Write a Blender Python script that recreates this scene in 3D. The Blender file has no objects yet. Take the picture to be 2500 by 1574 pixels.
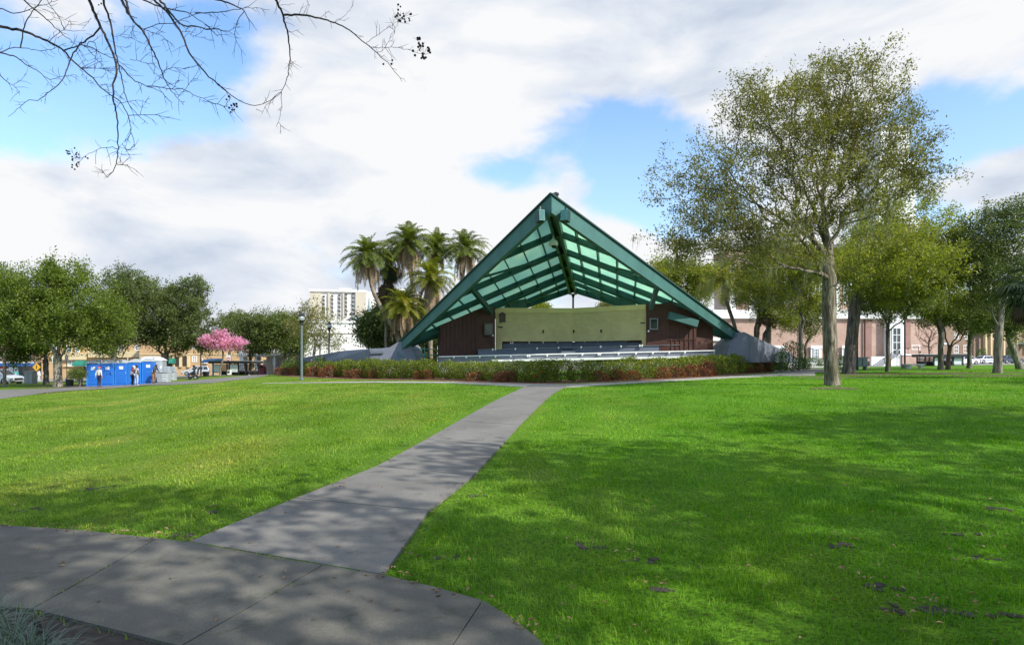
import bpy, bmesh, math, random
import numpy as np
from mathutils import Vector, Matrix, Euler
R = math.radians
random.seed(7); np.random.seed(7)
RNG = np.random.default_rng(7)
scene = bpy.context.scene
COL = scene.collection

# ------------------------------------------------------------------ camera geometry
F, CX, HR, EYE = 1500.0, 1250.0, 880.0, 1.75
def P(px, py, Y): return Vector(((px-CX)/F*Y, Y, EYE-(py-HR)/F*Y))
def sst(a, b, v):
    t = np.clip((np.asarray(v, float)-a)/(b-a), 0, 1); return t*t*(3-2*t)
def zg(x, y):
    x = np.asarray(x, float); y = np.asarray(y, float)
    xc = np.clip(x, -130, 130)
    u = x/np.maximum(y, 2.0)
    rise = 0.55*sst(4, 26, y)*sst(-0.66, -0.44, u)*(1-sst(62, 108, y))
    return 0.014*xc + rise - 0.35*sst(-50, -75, x)*1.0
def Z(x, y): return float(zg(x, y))
def gp(x, y, dz=0.0): return Vector((x, y, Z(x, y)+dz))
def G(px, py, dz=0.0, far=160.0):
    Y = 1.2
    while Y < far:
        p = P(px, py, Y)
        if p.z <= Z(p.x, p.y)+dz:
            lo, hi = Y/1.02, Y
            for _ in range(30):
                m = (lo+hi)/2; p = P(px, py, m)
                if p.z <= Z(p.x, p.y)+dz: hi = m
                else: lo = m
            p = P(px, py, hi); return Vector((p.x, p.y, Z(p.x, p.y)+dz))
        Y *= 1.02
    x = (px-CX)/F*far
    return gp(x, far, dz)
def GY(px, Y, dz=0.0):
    x = (px-CX)/F*Y; return gp(x, Y, dz)

# ------------------------------------------------------------------ materials
def new_mat(name):
    m = bpy.data.materials.new(name); m.use_nodes = True
    nt = m.node_tree; nt.nodes.clear()
    out = nt.nodes.new('ShaderNodeOutputMaterial')
    return m, nt, out
def N(nt, t, **kw):
    n = nt.nodes.new(t)
    for k, v in kw.items():
        if k in n.inputs: n.inputs[k].default_value = v
        else: setattr(n, k, v)
    return n
def L(nt, a, b): nt.links.new(a, b)
def c4(c, a=1.0): return (c[0], c[1], c[2], a)
def mixc(nt, fac, a, b, mode='MIX'):
    n = nt.nodes.new('ShaderNodeMix'); n.data_type = 'RGBA'; n.blend_type = mode
    for sock, v in ((n.inputs[0], fac), (n.inputs[6], a), (n.inputs[7], b)):
        if hasattr(v, 'is_output'): nt.links.new(v, sock)
        elif isinstance(v, (tuple, list)): sock.default_value = c4(v)
        else: sock.default_value = v
    return n.outputs[2]
def ramp(nt, fac, pts, interp='LINEAR'):
    n = nt.nodes.new('ShaderNodeValToRGB'); n.color_ramp.interpolation = interp
    els = n.color_ramp.elements
    while len(els) > 1: els.remove(els[-1])
    els[0].position = pts[0][0]; els[0].color = c4(pts[0][1])
    for p, c in pts[1:]:
        e = els.new(p); e.color = c4(c)
    nt.links.new(fac, n.inputs[0]); return n.outputs[0]
def mapr(nt, v, a, b, c=0.0, d=1.0, smooth=True):
    n = nt.nodes.new('ShaderNodeMapRange')
    if smooth: n.interpolation_type = 'SMOOTHSTEP'
    n.inputs[1].default_value = a; n.inputs[2].default_value = b
    n.inputs[3].default_value = c; n.inputs[4].default_value = d
    nt.links.new(v, n.inputs[0]); return n.outputs[0]
def math_(nt, op, a, b=None):
    n = nt.nodes.new('ShaderNodeMath'); n.operation = op
    for i, v in enumerate((a, b)):
        if v is None: continue
        if hasattr(v, 'is_output'): nt.links.new(v, n.inputs[i])
        else: n.inputs[i].default_value = v
    return n.outputs[0]
def noise(nt, vec, scale, detail=4, rough=0.55, dist=0.0):
    n = nt.nodes.new('ShaderNodeTexNoise')
    n.inputs['Scale'].default_value = scale; n.inputs['Detail'].default_value = detail
    n.inputs['Roughness'].default_value = rough; n.inputs['Distortion'].default_value = dist
    if vec is not None: nt.links.new(vec, n.inputs['Vector'])
    return n.outputs['Fac']
def bump(nt, h, strength=0.3, dist=0.02):
    n = nt.nodes.new('ShaderNodeBump'); n.inputs['Strength'].default_value = strength
    n.inputs['Distance'].default_value = dist; nt.links.new(h, n.inputs['Height']); return n.outputs[0]
def pos(nt, scale=(1, 1, 1)):
    g = nt.nodes.new('ShaderNodeNewGeometry'); m = nt.nodes.new('ShaderNodeVectorMath'); m.operation = 'MULTIPLY'
    m.inputs[1].default_value = scale; nt.links.new(g.outputs['Position'], m.inputs[0]); return m.outputs[0]
def oc(nt, scale=(1, 1, 1)):
    g = nt.nodes.new('ShaderNodeTexCoord'); m = nt.nodes.new('ShaderNodeVectorMath'); m.operation = 'MULTIPLY'
    m.inputs[1].default_value = scale; nt.links.new(g.outputs['Object'], m.inputs[0]); return m.outputs[0]

def paint(name, col, rough=0.55, var=0.12, scale=1.5, bmp=0.05, metallic=0.0, dirt=0.0, spec=0.5, coat=0.0):
    m, nt, out = new_mat(name)
    b = N(nt, 'ShaderNodeBsdfPrincipled', Roughness=rough, Metallic=metallic)
    b.inputs['Specular IOR Level'].default_value = spec
    b.inputs['Coat Weight'].default_value = coat
    n1 = noise(nt, oc(nt), scale, 6, 0.6)
    dark = tuple(c*(1-var) for c in col); lite = tuple(min(1, c*(1+var)) for c in col)
    c = ramp(nt, n1, [(0.3, dark), (0.7, lite)])
    if dirt > 0:
        n2 = noise(nt, oc(nt, (1.0, 1.0, 0.25)), scale*2.3, 6, 0.7)
        f = mapr(nt, n2, 0.5, 0.75, 0, dirt)
        c = mixc(nt, f, c, tuple(x*0.45 for x in col))
    L(nt, c, b.inputs['Base Color'])
    if bmp > 0: L(nt, bump(nt, noise(nt, oc(nt), scale*14, 4), bmp, 0.02), b.inputs['Normal'])
    L(nt, b.outputs[0], out.inputs[0]); return m

def glass(name, col=(0.02, 0.025, 0.03), rough=0.06):
    m, nt, out = new_mat(name)
    b = N(nt, 'ShaderNodeBsdfPrincipled', Roughness=rough)
    n1 = noise(nt, oc(nt), 0.9, 3)
    L(nt, ramp(nt, n1, [(0.35, tuple(c*0.6 for c in col)), (0.7, tuple(c*1.5 for c in col))]), b.inputs['Base Color'])
    b.inputs['Specular IOR Level'].default_value = 0.5
    L(nt, b.outputs[0], out.inputs[0]); return m

def leafmat(name, dark, lite, trans=0.35, rough=0.5, clump=0.5, spec=0.3, extra=None):
    m, nt, out = new_mat(name)
    at = N(nt, 'ShaderNodeAttribute', attribute_name='rnd')
    n1 = noise(nt, pos(nt), clump, 3, 0.6)
    f = math_(nt, 'ADD', math_(nt, 'MULTIPLY', at.outputs['Fac'], 0.55), math_(nt, 'MULTIPLY', n1, 0.7))
    stops = [(0.2, dark), (0.95, lite)]
    c = ramp(nt, f, stops)
    if extra is not None:                       # (threshold, colour): a share of leaves of another colour
        e = mapr(nt, at.outputs['Fac'], extra[0], extra[0]+0.01, 0, 1)
        c = mixc(nt, e, c, extra[1])
    b = N(nt, 'ShaderNodeBsdfPrincipled', Roughness=rough); b.inputs['Specular IOR Level'].default_value = spec
    L(nt, c, b.inputs['Base Color'])
    t = N(nt, 'ShaderNodeBsdfTranslucent'); L(nt, mixc(nt, 1.0, c, (1.6, 1.7, 0.7), 'MULTIPLY'), t.inputs[0])
    mx = N(nt, 'ShaderNodeMixShader'); mx.inputs[0].default_value = trans
    L(nt, b.outputs[0], mx.inputs[1]); L(nt, t.outputs[0], mx.inputs[2]); L(nt, mx.outputs[0], out.inputs[0])
    return m

def barkmat(name, a, b_, moss=None, scale=6.0):
    m, nt, out = new_mat(name)
    b = N(nt, 'ShaderNodeBsdfPrincipled', Roughness=0.9); b.inputs['Specular IOR Level'].default_value = 0.15
    n1 = noise(nt, pos(nt, (1, 1, 0.14)), scale, 8, 0.65, 0.6)
    n2 = noise(nt, pos(nt, (1, 1, 0.4)), scale*0.35, 4, 0.6)
    c = ramp(nt, n1, [(0.36, tuple(x*0.32 for x in a)), (0.48, a), (0.60, b_)])
    if moss: c = mixc(nt, mapr(nt, n2, 0.48, 0.68, 0, 0.55), c, moss)
    L(nt, c, b.inputs['Base Color'])
    L(nt, bump(nt, n1, 0.9, 0.06), b.inputs['Normal'])
    L(nt, b.outputs[0], out.inputs[0]); return m

def brickmat(name, cols, mortar, ang=0.0, bw=0.22, bh=0.075, msize=0.012, rough=0.85, off=0.5):
    m, nt, out = new_mat(name)
    b = N(nt, 'ShaderNodeBsdfPrincipled', Roughness=rough); b.inputs['Specular IOR Level'].default_value = 0.2
    g = nt.nodes.new('ShaderNodeNewGeometry')
    d = nt.nodes.new('ShaderNodeVectorMath'); d.operation = 'DOT_PRODUCT'
    d.inputs[1].default_value = (math.cos(ang), math.sin(ang), 0); L(nt, g.outputs['Position'], d.inputs[0])
    s = nt.nodes.new('ShaderNodeSeparateXYZ'); L(nt, g.outputs['Position'], s.inputs[0])
    cb = nt.nodes.new('ShaderNodeCombineXYZ'); L(nt, d.outputs['Value'], cb.inputs[0]); L(nt, s.outputs[2], cb.inputs[1])
    br = nt.nodes.new('ShaderNodeTexBrick'); L(nt, cb.outputs[0], br.inputs['Vector'])
    br.inputs['Color1'].default_value = c4(cols[0]); br.inputs['Color2'].default_value = c4(cols[1])
    br.inputs['Mortar'].default_value = c4(mortar); br.inputs['Scale'].default_value = 1.0
    br.inputs['Mortar Size'].default_value = msize; br.inputs['Brick Width'].default_value = bw; br.inputs['Row Height'].default_value = bh
    n1 = noise(nt, g.outputs['Position'], 0.7, 6, 0.65)
    c = mixc(nt, mapr(nt, n1, 0.35, 0.75, 0, 0.35), br.outputs['Color'], tuple(x*0.55 for x in cols[0]))
    L(nt, c, b.inputs['Base Color'])
    L(nt, bump(nt, br.outputs['Fac'], -0.25, 0.01), b.inputs['Normal'])
    L(nt, b.outputs[0], out.inputs[0]); return m

# ------------------------------------------------------------------ mesh building
class MB:
    def __init__(s): s.v = []; s.f = []
    def add(s, vs, fs):
        o = len(s.v); s.v += [tuple(v) for v in vs]; s.f += [tuple(i+o for i in f) for f in fs]; return s
    def hexa(s, p):          # p: 8 corners, 0-3 bottom loop, 4-7 top loop
        return s.add(p, [(3, 2, 1, 0), (4, 5, 6, 7), (0, 1, 5, 4), (1, 2, 6, 5), (2, 3, 7, 6), (3, 0, 4, 7)])
    def box(s, a, b):
        x0, y0, z0 = (min(a[i], b[i]) for i in range(3)); x1, y1, z1 = (max(a[i], b[i]) for i in range(3))
        return s.hexa([(x0, y0, z0), (x1, y0, z0), (x1, y1, z0), (x0, y1, z0), (x0, y0, z1), (x1, y0, z1), (x1, y1, z1), (x0, y1, z1)])
    def bar(s, a, b, w, h, up=(0, 0, 1), off=(0, 0), w2=None, h2=None):   # beam of section w x h from a to b
        a = Vector(a); b = Vector(b); d = (b-a).normalized(); up = Vector(up)
        sd = d.cross(up)
        if sd.length < 1e-4: sd = d.cross(Vector((0, 1, 0)))
        sd.normalize(); u = sd.cross(d).normalized()
        w2 = w if w2 is None else w2; h2 = h if h2 is None else h2
        def ring(c, w, h):
            c = c+sd*off[0]+u*off[1]
            return [c-sd*w/2-u*h/2, c+sd*w/2-u*h/2, c+sd*w/2+u*h/2, c-sd*w/2+u*h/2]
        r0, r1 = ring(a, w, h), ring(b, w2, h2)
        return s.add(r0+r1, [(0, 1, 2, 3), (7, 6, 5, 4), (0, 4, 5, 1), (1, 5, 6, 2), (2, 6, 7, 3), (3, 7, 4, 0)])
    def tube(s, pts, rads, n=8, cap=True):
        pts = [Vector(p) for p in pts]
        if not hasattr(rads, '__len__'): rads = [rads]*len(pts)
        vs = []; fs = []
        d0 = (pts[1]-pts[0]).normalized()
        ref = d0.cross(Vector((0, 0, 1)) if abs(d0.z) < 0.9 else Vector((1, 0, 0))).normalized()
        for i, p in enumerate(pts):
            d = (pts[min(i+1, len(pts)-1)]-pts[max(i-1, 0)]).normalized()
            ref = (ref-d*ref.dot(d)).normalized(); b = d.cross(ref)
            for k in range(n):
                a = 2*math.pi*k/n; vs.append(p+(ref*math.cos(a)+b*math.sin(a))*rads[i])
        for i in range(len(pts)-1):
            for k in range(n):
                fs.append((i*n+k, i*n+(k+1) % n, (i+1)*n+(k+1) % n, (i+1)*n+k))
        if cap:
            fs.append(tuple(range(n))[::-1]); fs.append(tuple((len(pts)-1)*n+k for k in range(n)))
        return s.add(vs, fs)
    def lathe(s, c, prof, n=16, cap=True):    # prof: (r, z) upward
        c = Vector(c); vs = []; fs = []
        for r, z in prof:
            for k in range(n):
                a = 2*math.pi*k/n; vs.append(c+Vector((r*math.cos(a), r*math.sin(a), z)))
        for i in range(len(prof)-1):
            for k in range(n): fs.append((i*n+k, i*n+(k+1) % n, (i+1)*n+(k+1) % n, (i+1)*n+k))
        if cap:
            fs.append(tuple(range(n))[::-1]); fs.append(tuple((len(prof)-1)*n+k for k in range(n)))
        return s.add(vs, fs)
    def prism(s, poly, ext):                  # poly: 3D points of a planar outline; ext: extrusion vector
        poly = [Vector(p) for p in poly]; n = len(poly); ext = Vector(ext)
        nrm = Vector((0, 0, 0))
        for i in range(n): nrm += poly[i].cross(poly[(i+1) % n])
        if nrm.dot(ext) < 0: poly = poly[::-1]
        vs = poly+[p+ext for p in poly]
        fs = [tuple(range(n))[::-1], tuple(range(n, 2*n))]+[(i, (i+1) % n, n+(i+1) % n, n+i) for i in range(n)]
        return s.add(vs, fs)
    def ball(s, c, r, n=10, m=6, sc=(1, 1, 1)):
        c = Vector(c); prof = []
        vs = []; fs = []
        for i in range(m+1):
            t = -math.pi/2+math.pi*i/m
            for k in range(n):
                a = 2*math.pi*k/n
                vs.append(c+Vector((r*sc[0]*math.cos(t)*math.cos(a), r*sc[1]*math.cos(t)*math.sin(a), r*sc[2]*math.sin(t))))
        for i in range(m):
            for k in range(n): fs.append((i*n+k, i*n+(k+1) % n, (i+1)*n+(k+1) % n, (i+1)*n+k))
        return s.add(vs, fs)

def link(o, parent=None):
    COL.objects.link(o)
    if parent is not None: o.parent = parent
    return o
def smooth_mesh(me, ang=35):
    me.polygons.foreach_set('use_smooth', [True]*len(me.polygons))
    try: me.set_sharp_from_angle(angle=R(ang))
    except Exception: pass
def build(name, mb, mat, parent=None, org=None, smooth=False, bevel=0.0, flip=False):
    me = bpy.data.meshes.new(name)
    o0 = Vector(org) if org is not None else (Vector(parent['org']) if parent is not None and 'org' in parent else Vector((0, 0, 0)))
    me.from_pydata([tuple(Vector(v)-o0) for v in mb.v], [], mb.f)
    bm = bmesh.new(); bm.from_mesh(me); bmesh.ops.remove_doubles(bm, verts=bm.verts, dist=1e-5)
    bmesh.ops.recalc_face_normals(bm, faces=bm.faces)
    bm.to_mesh(me); bm.free(); me.update()
    me.materials.append(mat)
    o = bpy.data.objects.new(name, me); link(o, parent)
    if parent is None and org is not None: o.location = o0
    if parent is not None: o['org'] = tuple(o0)
    if bevel > 0:
        b = o.modifiers.new('bevel', 'BEVEL'); b.width = bevel; b.segments = 2; b.limit_method = 'ANGLE'
    if smooth: smooth_mesh(me, 40)
    return o
def tag(o, label=None, cat=None, group=None, kind=None):
    if label: o['label'] = label
    if cat: o['category'] = cat
    if group: o['group'] = group
    if kind: o['kind'] = kind
    return o
def thing(name, label, cat, loc, group=None):
    o = bpy.data.objects.new(name, None); o.empty_display_size = 0.2; link(o); o.location = Vector(loc)
    o['org'] = tuple(loc); return tag(o, label, cat, group)
def npmesh(name, V, Fq, mat, parent=None, rnd=None, org=None, smooth=False):
    V = np.asarray(V, np.float32); Fq = np.asarray(Fq, np.int32)
    o0 = np.array(org if org is not None else (parent['org'] if parent is not None and 'org' in parent else (0, 0, 0)), np.float32)
    me = bpy.data.meshes.new(name); n, k = Fq.shape
    me.vertices.add(len(V)); me.vertices.foreach_set('co', (V-o0).ravel())
    me.loops.add(n*k); me.loops.foreach_set('vertex_index', Fq.ravel())
    me.polygons.add(n); me.polygons.foreach_set('loop_start', np.arange(n, dtype=np.int32)*k)
    if rnd is not None:
        a = me.attributes.new('rnd', 'FLOAT', 'FACE'); a.data.foreach_set('value', np.asarray(rnd, np.float32))
    me.update(calc_edges=True); me.validate()
    if smooth: me.polygons.foreach_set('use_smooth', np.ones(n, bool))
    me.materials.append(mat)
    o = bpy.data.objects.new(name, me); link(o, parent)
    if parent is None and org is not None: o.location = Vector(o0)
    return o
def copy_tree(o, parent=None):
    c = o.copy(); COL.objects.link(c)
    if parent is not None: c.parent = parent
    for ch in list(o.children): copy_tree(ch, c)
    return c
def struct(name, mb, mat, **kw):
    o = build(name, mb, mat, **kw); o['kind'] = 'structure'; return o

# ------------------------------------------------------------------ leaves, blades
def unit(v): return v/np.maximum(np.linalg.norm(v, axis=-1, keepdims=True), 1e-9)
def leaf_quads(C, D, size, aspect=0.5, rng=RNG, droop=0.0):
    """diamond shaped folded leaves at C pointing along D"""
    n = len(C); size = np.broadcast_to(np.asarray(size, float), (n,))[:, None]
    D = unit(D); r = rng.normal(size=(n, 3)); S = unit(np.cross(D, r)); U = np.cross(S, D)
    v0 = C; v2 = C+D*size
    v1 = C+D*size*0.45+S*size*aspect*0.5+U*size*0.06; v3 = C+D*size*0.45-S*size*aspect*0.5+U*size*0.06
    V = np.stack([v0, v1, v2, v3], 1).reshape(-1, 3)
    Fq = np.arange(4*n).reshape(n, 4)
    return V, Fq
# ------------------------------------------------------------------ sky, sun, camera
SUN_AZ = (0.80, -0.60); SUN_EL = R(39)
SD = Vector((SUN_AZ[0]*math.cos(SUN_EL), SUN_AZ[1]*math.cos(SUN_EL), math.sin(SUN_EL)))
world = bpy.data.worlds.new("World"); scene.world = world; world.use_nodes = True
nt = world.node_tree; nt.nodes.clear()
wout = nt.nodes.new('ShaderNodeOutputWorld'); bg = nt.nodes.new('ShaderNodeBackground')
sky = nt.nodes.new('ShaderNodeTexSky'); sky.sky_type = 'NISHITA'; sky.sun_disc = False
sky.sun_elevation = SUN_EL; sky.sun_rotation = math.atan2(SUN_AZ[0], SUN_AZ[1])
sky.air_density = 1.0; sky.dust_density = 0.6; sky.ozone_density = 1.6
SKY_S = 0.14
tc = nt.nodes.new('ShaderNodeTexCoord'); D = tc.outputs['Generated']
sep = nt.nodes.new('ShaderNodeSeparateXYZ'); L(nt, D, sep.inputs[0])
def vmul(v, s):
    m = nt.nodes.new('ShaderNodeVectorMath'); m.operation = 'MULTIPLY'; m.inputs[1].default_value = s; L(nt, v, m.inputs[0]); return m.outputs[0]
def gauss(px, py, wx, wy, amp):
    """soft patch of clear air (or cloud) round one direction of the sky"""
    d = Vector(((px-CX)/F, 1.0, (HR-py)/F)).normalized()
    sx, sz = F/wx, F/wy
    s = nt.nodes.new('ShaderNodeVectorMath'); s.operation = 'SUBTRACT'; L(nt, D, s.inputs[0]); s.inputs[1].default_value = d
    m = vmul(s.outputs[0], (sx, sx*0.6, sz))
    ln = nt.nodes.new('ShaderNodeVectorMath'); ln.operation = 'LENGTH'; L(nt, m, ln.inputs[0])
    return math_(nt, 'MULTIPLY', mapr(nt, ln.outputs['Value'], 0.0, 1.6, 1.0, 0.0), amp)
cl = vmul(D, (1.0, 1.0, 1.9))
n1 = noise(nt, cl, 3.1, 9, 0.56, 0.25)
n1b = noise(nt, vmul(D, (1.0, 1.0, 1.5)), 8.0, 7, 0.55, 0.2)
dens = math_(nt, 'ADD', math_(nt, 'MULTIPLY', n1, 0.55), math_(nt, 'MULTIPLY', n1b, 0.45))
bias = mapr(nt, sep.outputs[1], -0.1, 0.55, 0.0, 0.13)
dens = math_(nt, 'ADD', dens, bias)
for g in [(180, 250, 300, 170, -0.30), (330, 90, 260, 130, -0.22), (470, 190, 170, 110, -0.17), (620, 60, 130, 80, -0.14), (120, 30, 160, 80, 0.14), (250, 30, 90, 70, 0.10), (430, 120, 60, 90, 0.06), (700, 20, 60, 50, -0.05),
          (1440, 420, 290, 150, -0.17), (1600, 340, 180, 120, -0.2), (1480, 520, 200, 60, -0.10), (1230, 420, 120, 60, -0.14), (1660, 520, 130, 60, -0.16), (2390, 270, 220, 100, -0.2), (2400, 340, 150, 80, -0.18), (2300, 520, 160, 60, -0.26), (2250, 380, 100, 60, -.12), (2190, 260, 90, 90, -0.08),
          (860, 630, 190, 60, -0.17), (740, 575, 150, 50, -0.12), (1150, 430, 130, 60, -0.10), (1700, 560, 120, 50, -.14), (640, 700, 150, 40, -.10), (20, 350, 120, 50, -0.12), (1700, 640, 90, 40, 0.08),
          (1550, 600, 180, 60, 0.14), (1130, 540, 220, 80, 0.10), (2410, 440, 130, 70, 0.2), (2430, 285, 60, 45, 0.1),
          (900, 250, 460, 260, 0.2), (1900, 100, 600, 150, 0.15), (400, 520, 500, 200, 0.2)]:
    dens = math_(nt, 'ADD', dens, gauss(*g))
mask = mapr(nt, dens, 0.43, 0.60, 0.0, 1.0)
# cloud body: bright tops, blue-grey undersides
n2 = noise(nt, vmul(D, (1.0, 1.0, 2.6)), 4.6, 7, 0.55, 0.3)
n3 = noise(nt, vmul(D, (1.0, 1.0, 2.2)), 1.7, 3, 0.5, 0.2)
shade = math_(nt, 'ADD', math_(nt, 'MULTIPLY', n2, 0.55), math_(nt, 'MULTIPLY', n3, 0.45))
ccol = ramp(nt, shade, [(0.42, (0.66, 0.75, 0.90)), (0.495, (0.88, 0.94, 1.04)), (0.575, (1.09, 1.10, 1.12))])
CLOUD = 0.69/SKY_S
ccol = mixc(nt, 1.0, ccol, (CLOUD, CLOUD, CLOUD), 'MULTIPLY')
# thin veil over the blue, stronger near the horizon
veil = mapr(nt, sep.outputs[2], 0.0, 0.5, 0.42, 0.06)
sk = mixc(nt, 1.0, sky.outputs[0], (1.05, 1.38, 1.62), 'MULTIPLY')
blue = mixc(nt, veil, sk, (0.80/SKY_S, 0.9/SKY_S, 1.0/SKY_S))
L(nt, mixc(nt, mask, blue, ccol), bg.inputs[0]); bg.inputs[1].default_value = SKY_S
L(nt, bg.outputs[0], wout.inputs[0])

sl = bpy.data.lights.new('sun', 'SUN'); sl.energy = 4.6; sl.angle = R(0.6); sl.color = (1.0, 0.95, 0.86)
so = bpy.data.objects.new('sun', sl); COL.objects.link(so); so.location = (40, -30, 60)
so.rotation_euler = (-SD).to_track_quat('-Z', 'Y').to_euler()
cam = bpy.data.cameras.new('camera'); cam.sensor_width = 36; cam.lens = 36*F/2500.0
cam.shift_y = (HR-787.0)/2500.0; cam.clip_end = 6000; cam.clip_start = 0.05
co = bpy.data.objects.new('camera', cam); COL.objects.link(co); co.location = (0, 0, EYE); co.rotation_euler = (R(90), 0, 0)
scene.camera = co
scene.view_settings.view_transform = 'Standard'; scene.view_settings.look = 'None'
scene.view_settings.exposure = 0.34; scene.view_settings.gamma = 1.0
scene.cycles.max_bounces = 6; scene.cycles.transparent_max_bounces = 8
scene.cycles.use_denoising = True

# ------------------------------------------------------------------ ground
def gridmesh(name, xs, ys, mat, dz, inside=None):
    X, Y = np.meshgrid(xs, ys); V = np.stack([X, Y, zg(X, Y)+dz], -1).reshape(-1, 3)
    nx, ny = len(xs), len(ys)
    i, j = np.meshgrid(np.arange(nx-1), np.arange(ny-1))
    q = np.stack([j*nx+i, j*nx+i+1, (j+1)*nx+i+1, (j+1)*nx+i], -1).reshape(-1, 4)
    o = npmesh(name, V, q, mat, smooth=True); o['kind'] = 'structure'; return o
def lawn_color(nt):
    p = pos(nt)
    a = noise(nt, p, 0.11, 3, 0.6); b = noise(nt, p, 0.9, 5, 0.65); c = noise(nt, pos(nt, (1, 0.35, 1)), 0.45, 4, 0.6)
    s = nt.nodes.new('ShaderNodeSeparateXYZ'); L(nt, pos(nt), s.inputs[0])
    lr = mapr(nt, s.outputs[0], -9, 6, 1, 0)                     # the lawn left of the path is yellower
    f = math_(nt, 'ADD', math_(nt, 'MULTIPLY', b, 0.45), math_(nt, 'MULTIPLY', a, 0.55))
    col = ramp(nt, f, [(0.30, (0.066, 0.190, 0.008)), (0.5, (0.115, 0.285, 0.012)), (0.72, (0.190, 0.360, 0.024))])
    col = mixc(nt, mapr(nt, lr, 0, 1, 0, .8, False), col, ramp(nt, f, [(0.3, (0.100, 0.190, 0.012)), (0.7, (0.230, 0.330, 0.035))]))
    dry = math_(nt, 'MULTIPLY', mapr(nt, c, 0.47, 0.70, 0, 0.95), mapr(nt, lr, 0, 1, 0.22, 1.0, False))
    return mixc(nt, dry, col, (0.250, 0.300, 0.045))
m, nt, out = new_mat('lawn_turf')
b = N(nt, 'ShaderNodeBsdfPrincipled', Roughness=0.9); b.inputs['Specular IOR Level'].default_value = 0.1
lc = lawn_color(nt)
fine = noise(nt, pos(nt), 26, 4, 0.7)
lc = mixc(nt, mapr(nt, fine, 0.35, 0.62, 0.75, 0.0), lc, (0.035, 0.060, 0.010))
L(nt, lc, b.inputs['Base Color']); L(nt, bump(nt, noise(nt, pos(nt), 14, 5, 0.7), 0.8, 0.08), b.inputs['Normal'])
L(nt, b.outputs[0], out.inputs[0]); M_lawn = m
m, nt, out = new_mat('grass_blade')
b = N(nt, 'ShaderNodeBsdfPrincipled', Roughness=0.55); b.inputs['Specular IOR Level'].default_value = 0.25
at = N(nt, 'ShaderNodeAttribute', attribute_name='rnd')
lc = lawn_color(nt)
lc = mixc(nt, 1.0, lc, ramp(nt, at.outputs['Fac'], [(0.0, (0.65, 0.8, 0.6)), (0.6, (1.15, 1.12, 1.0)), (0.93, (1.5, 1.3, 1.3)), (1.0, (2.3, 1.5, 2.4))]), 'MULTIPLY')
L(nt, lc, b.inputs['Base Color'])
t = N(nt, 'ShaderNodeBsdfTranslucent'); L(nt, mixc(nt, 1.0, lc, (1.3, 1.4, 0.6), 'MULTIPLY'), t.inputs[0])
mx = N(nt, 'ShaderNodeMixShader'); mx.inputs[0].default_value = 0.35
L(nt, b.outputs[0], mx.inputs[1]); L(nt, t.outputs[0], mx.inputs[2]); L(nt, mx.outputs[0], out.inputs[0]); M_blade = m

def concrete(name, col, stain=(0.5, 0.5, 0.5), scale=1.0, dirt=0.6):
    m, nt, out = new_mat(name)
    b = N(nt, 'ShaderNodeBsdfPrincipled', Roughness=0.88); b.inputs['Specular IOR Level'].default_value = 0.2
    p = pos(nt)
    a = noise(nt, p, 0.55*scale, 6, 0.65, 0.4); c = noise(nt, p, 3.2*scale, 8, 0.7, 0.3); d = noise(nt, p, 70*scale, 3, 0.6)
    base = ramp(nt, a, [(0.28, tuple(x*0.72 for x in col)), (0.55, col), (0.75, tuple(x*1.18 for x in col))])
    base = mixc(nt, mapr(nt, c, 0.52, 0.74, 0, dirt), base, tuple(col[i]*stain[i] for i in range(3)))
    base = mixc(nt, 1.0, base, ramp(nt, d, [(0.3, (0.8, 0.8, 0.8)), (0.5, (1, 1, 1)), (0.72, (1.15, 1.15, 1.15))]), 'MULTIPLY')
    v = nt.nodes.new('ShaderNodeTexVoronoi'); v.inputs['Scale'].default_value = 9*scale; L(nt, p, v.inputs['Vector'])
    base = mixc(nt, mapr(nt, v.outputs['Distance'], 0.03, 0.055, 0.45, 0.0), base, tuple(min(1, x*1.9) for x in col))
    L(nt, base, b.inputs['Base Color']); L(nt, bump(nt, d, 0.25, 0.004), b.inputs['Normal'])
    L(nt, b.outputs[0], out.inputs[0]); return m
M_path = concrete('concrete_path', (0.190, 0.182, 0.166), dirt=0.8)
M_pave = concrete('concrete_weathered', (0.140, 0.134, 0.115), stain=(0.50, 0.54, 0.42), dirt=0.85)
M_walk = concrete('concrete_walk_pale', (0.34, 0.325, 0.285), dirt=0.35)
M_street = concrete('street_asphalt', (0.26, 0.25, 0.235), dirt=0.3)
M_soil = paint('dark_soil', (0.055, 0.043, 0.034), 0.95, 0.5, 12, 0.6)
M_dirt = paint('bare_dirt', (0.115, 0.078, 0.048), 0.95, 0.45, 5, 0.5)
M_mulch = paint('red_mulch', (0.155, 0.070, 0.036), 0.95, 0.55, 9, 0.8)
M_city = paint('city_ground', (0.16, 0.155, 0.13), 0.95, 0.2, 0.05, 0)

far = [-2500, -1200, -600, -350, -220, -160]
xs = np.array(far+list(np.linspace(-130, 130, 105))+[-v for v in far[::-1]]); ys = np.array([-300, -120, -60]+list(np.linspace(-30, 150, 91))+[200, 300, 500, 900, 1600, 3500])
og = gridmesh('ground', xs, ys, M_city, -0.06)
for v in og.data.vertices:
    if -61 < v.co.x < 65 and -13 < v.co.y < 73: v.co.z -= 0.6
gridmesh('lawn', np.linspace(-62, 66, 129), np.linspace(-14, 74, 133), M_lawn, 0.0)

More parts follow.
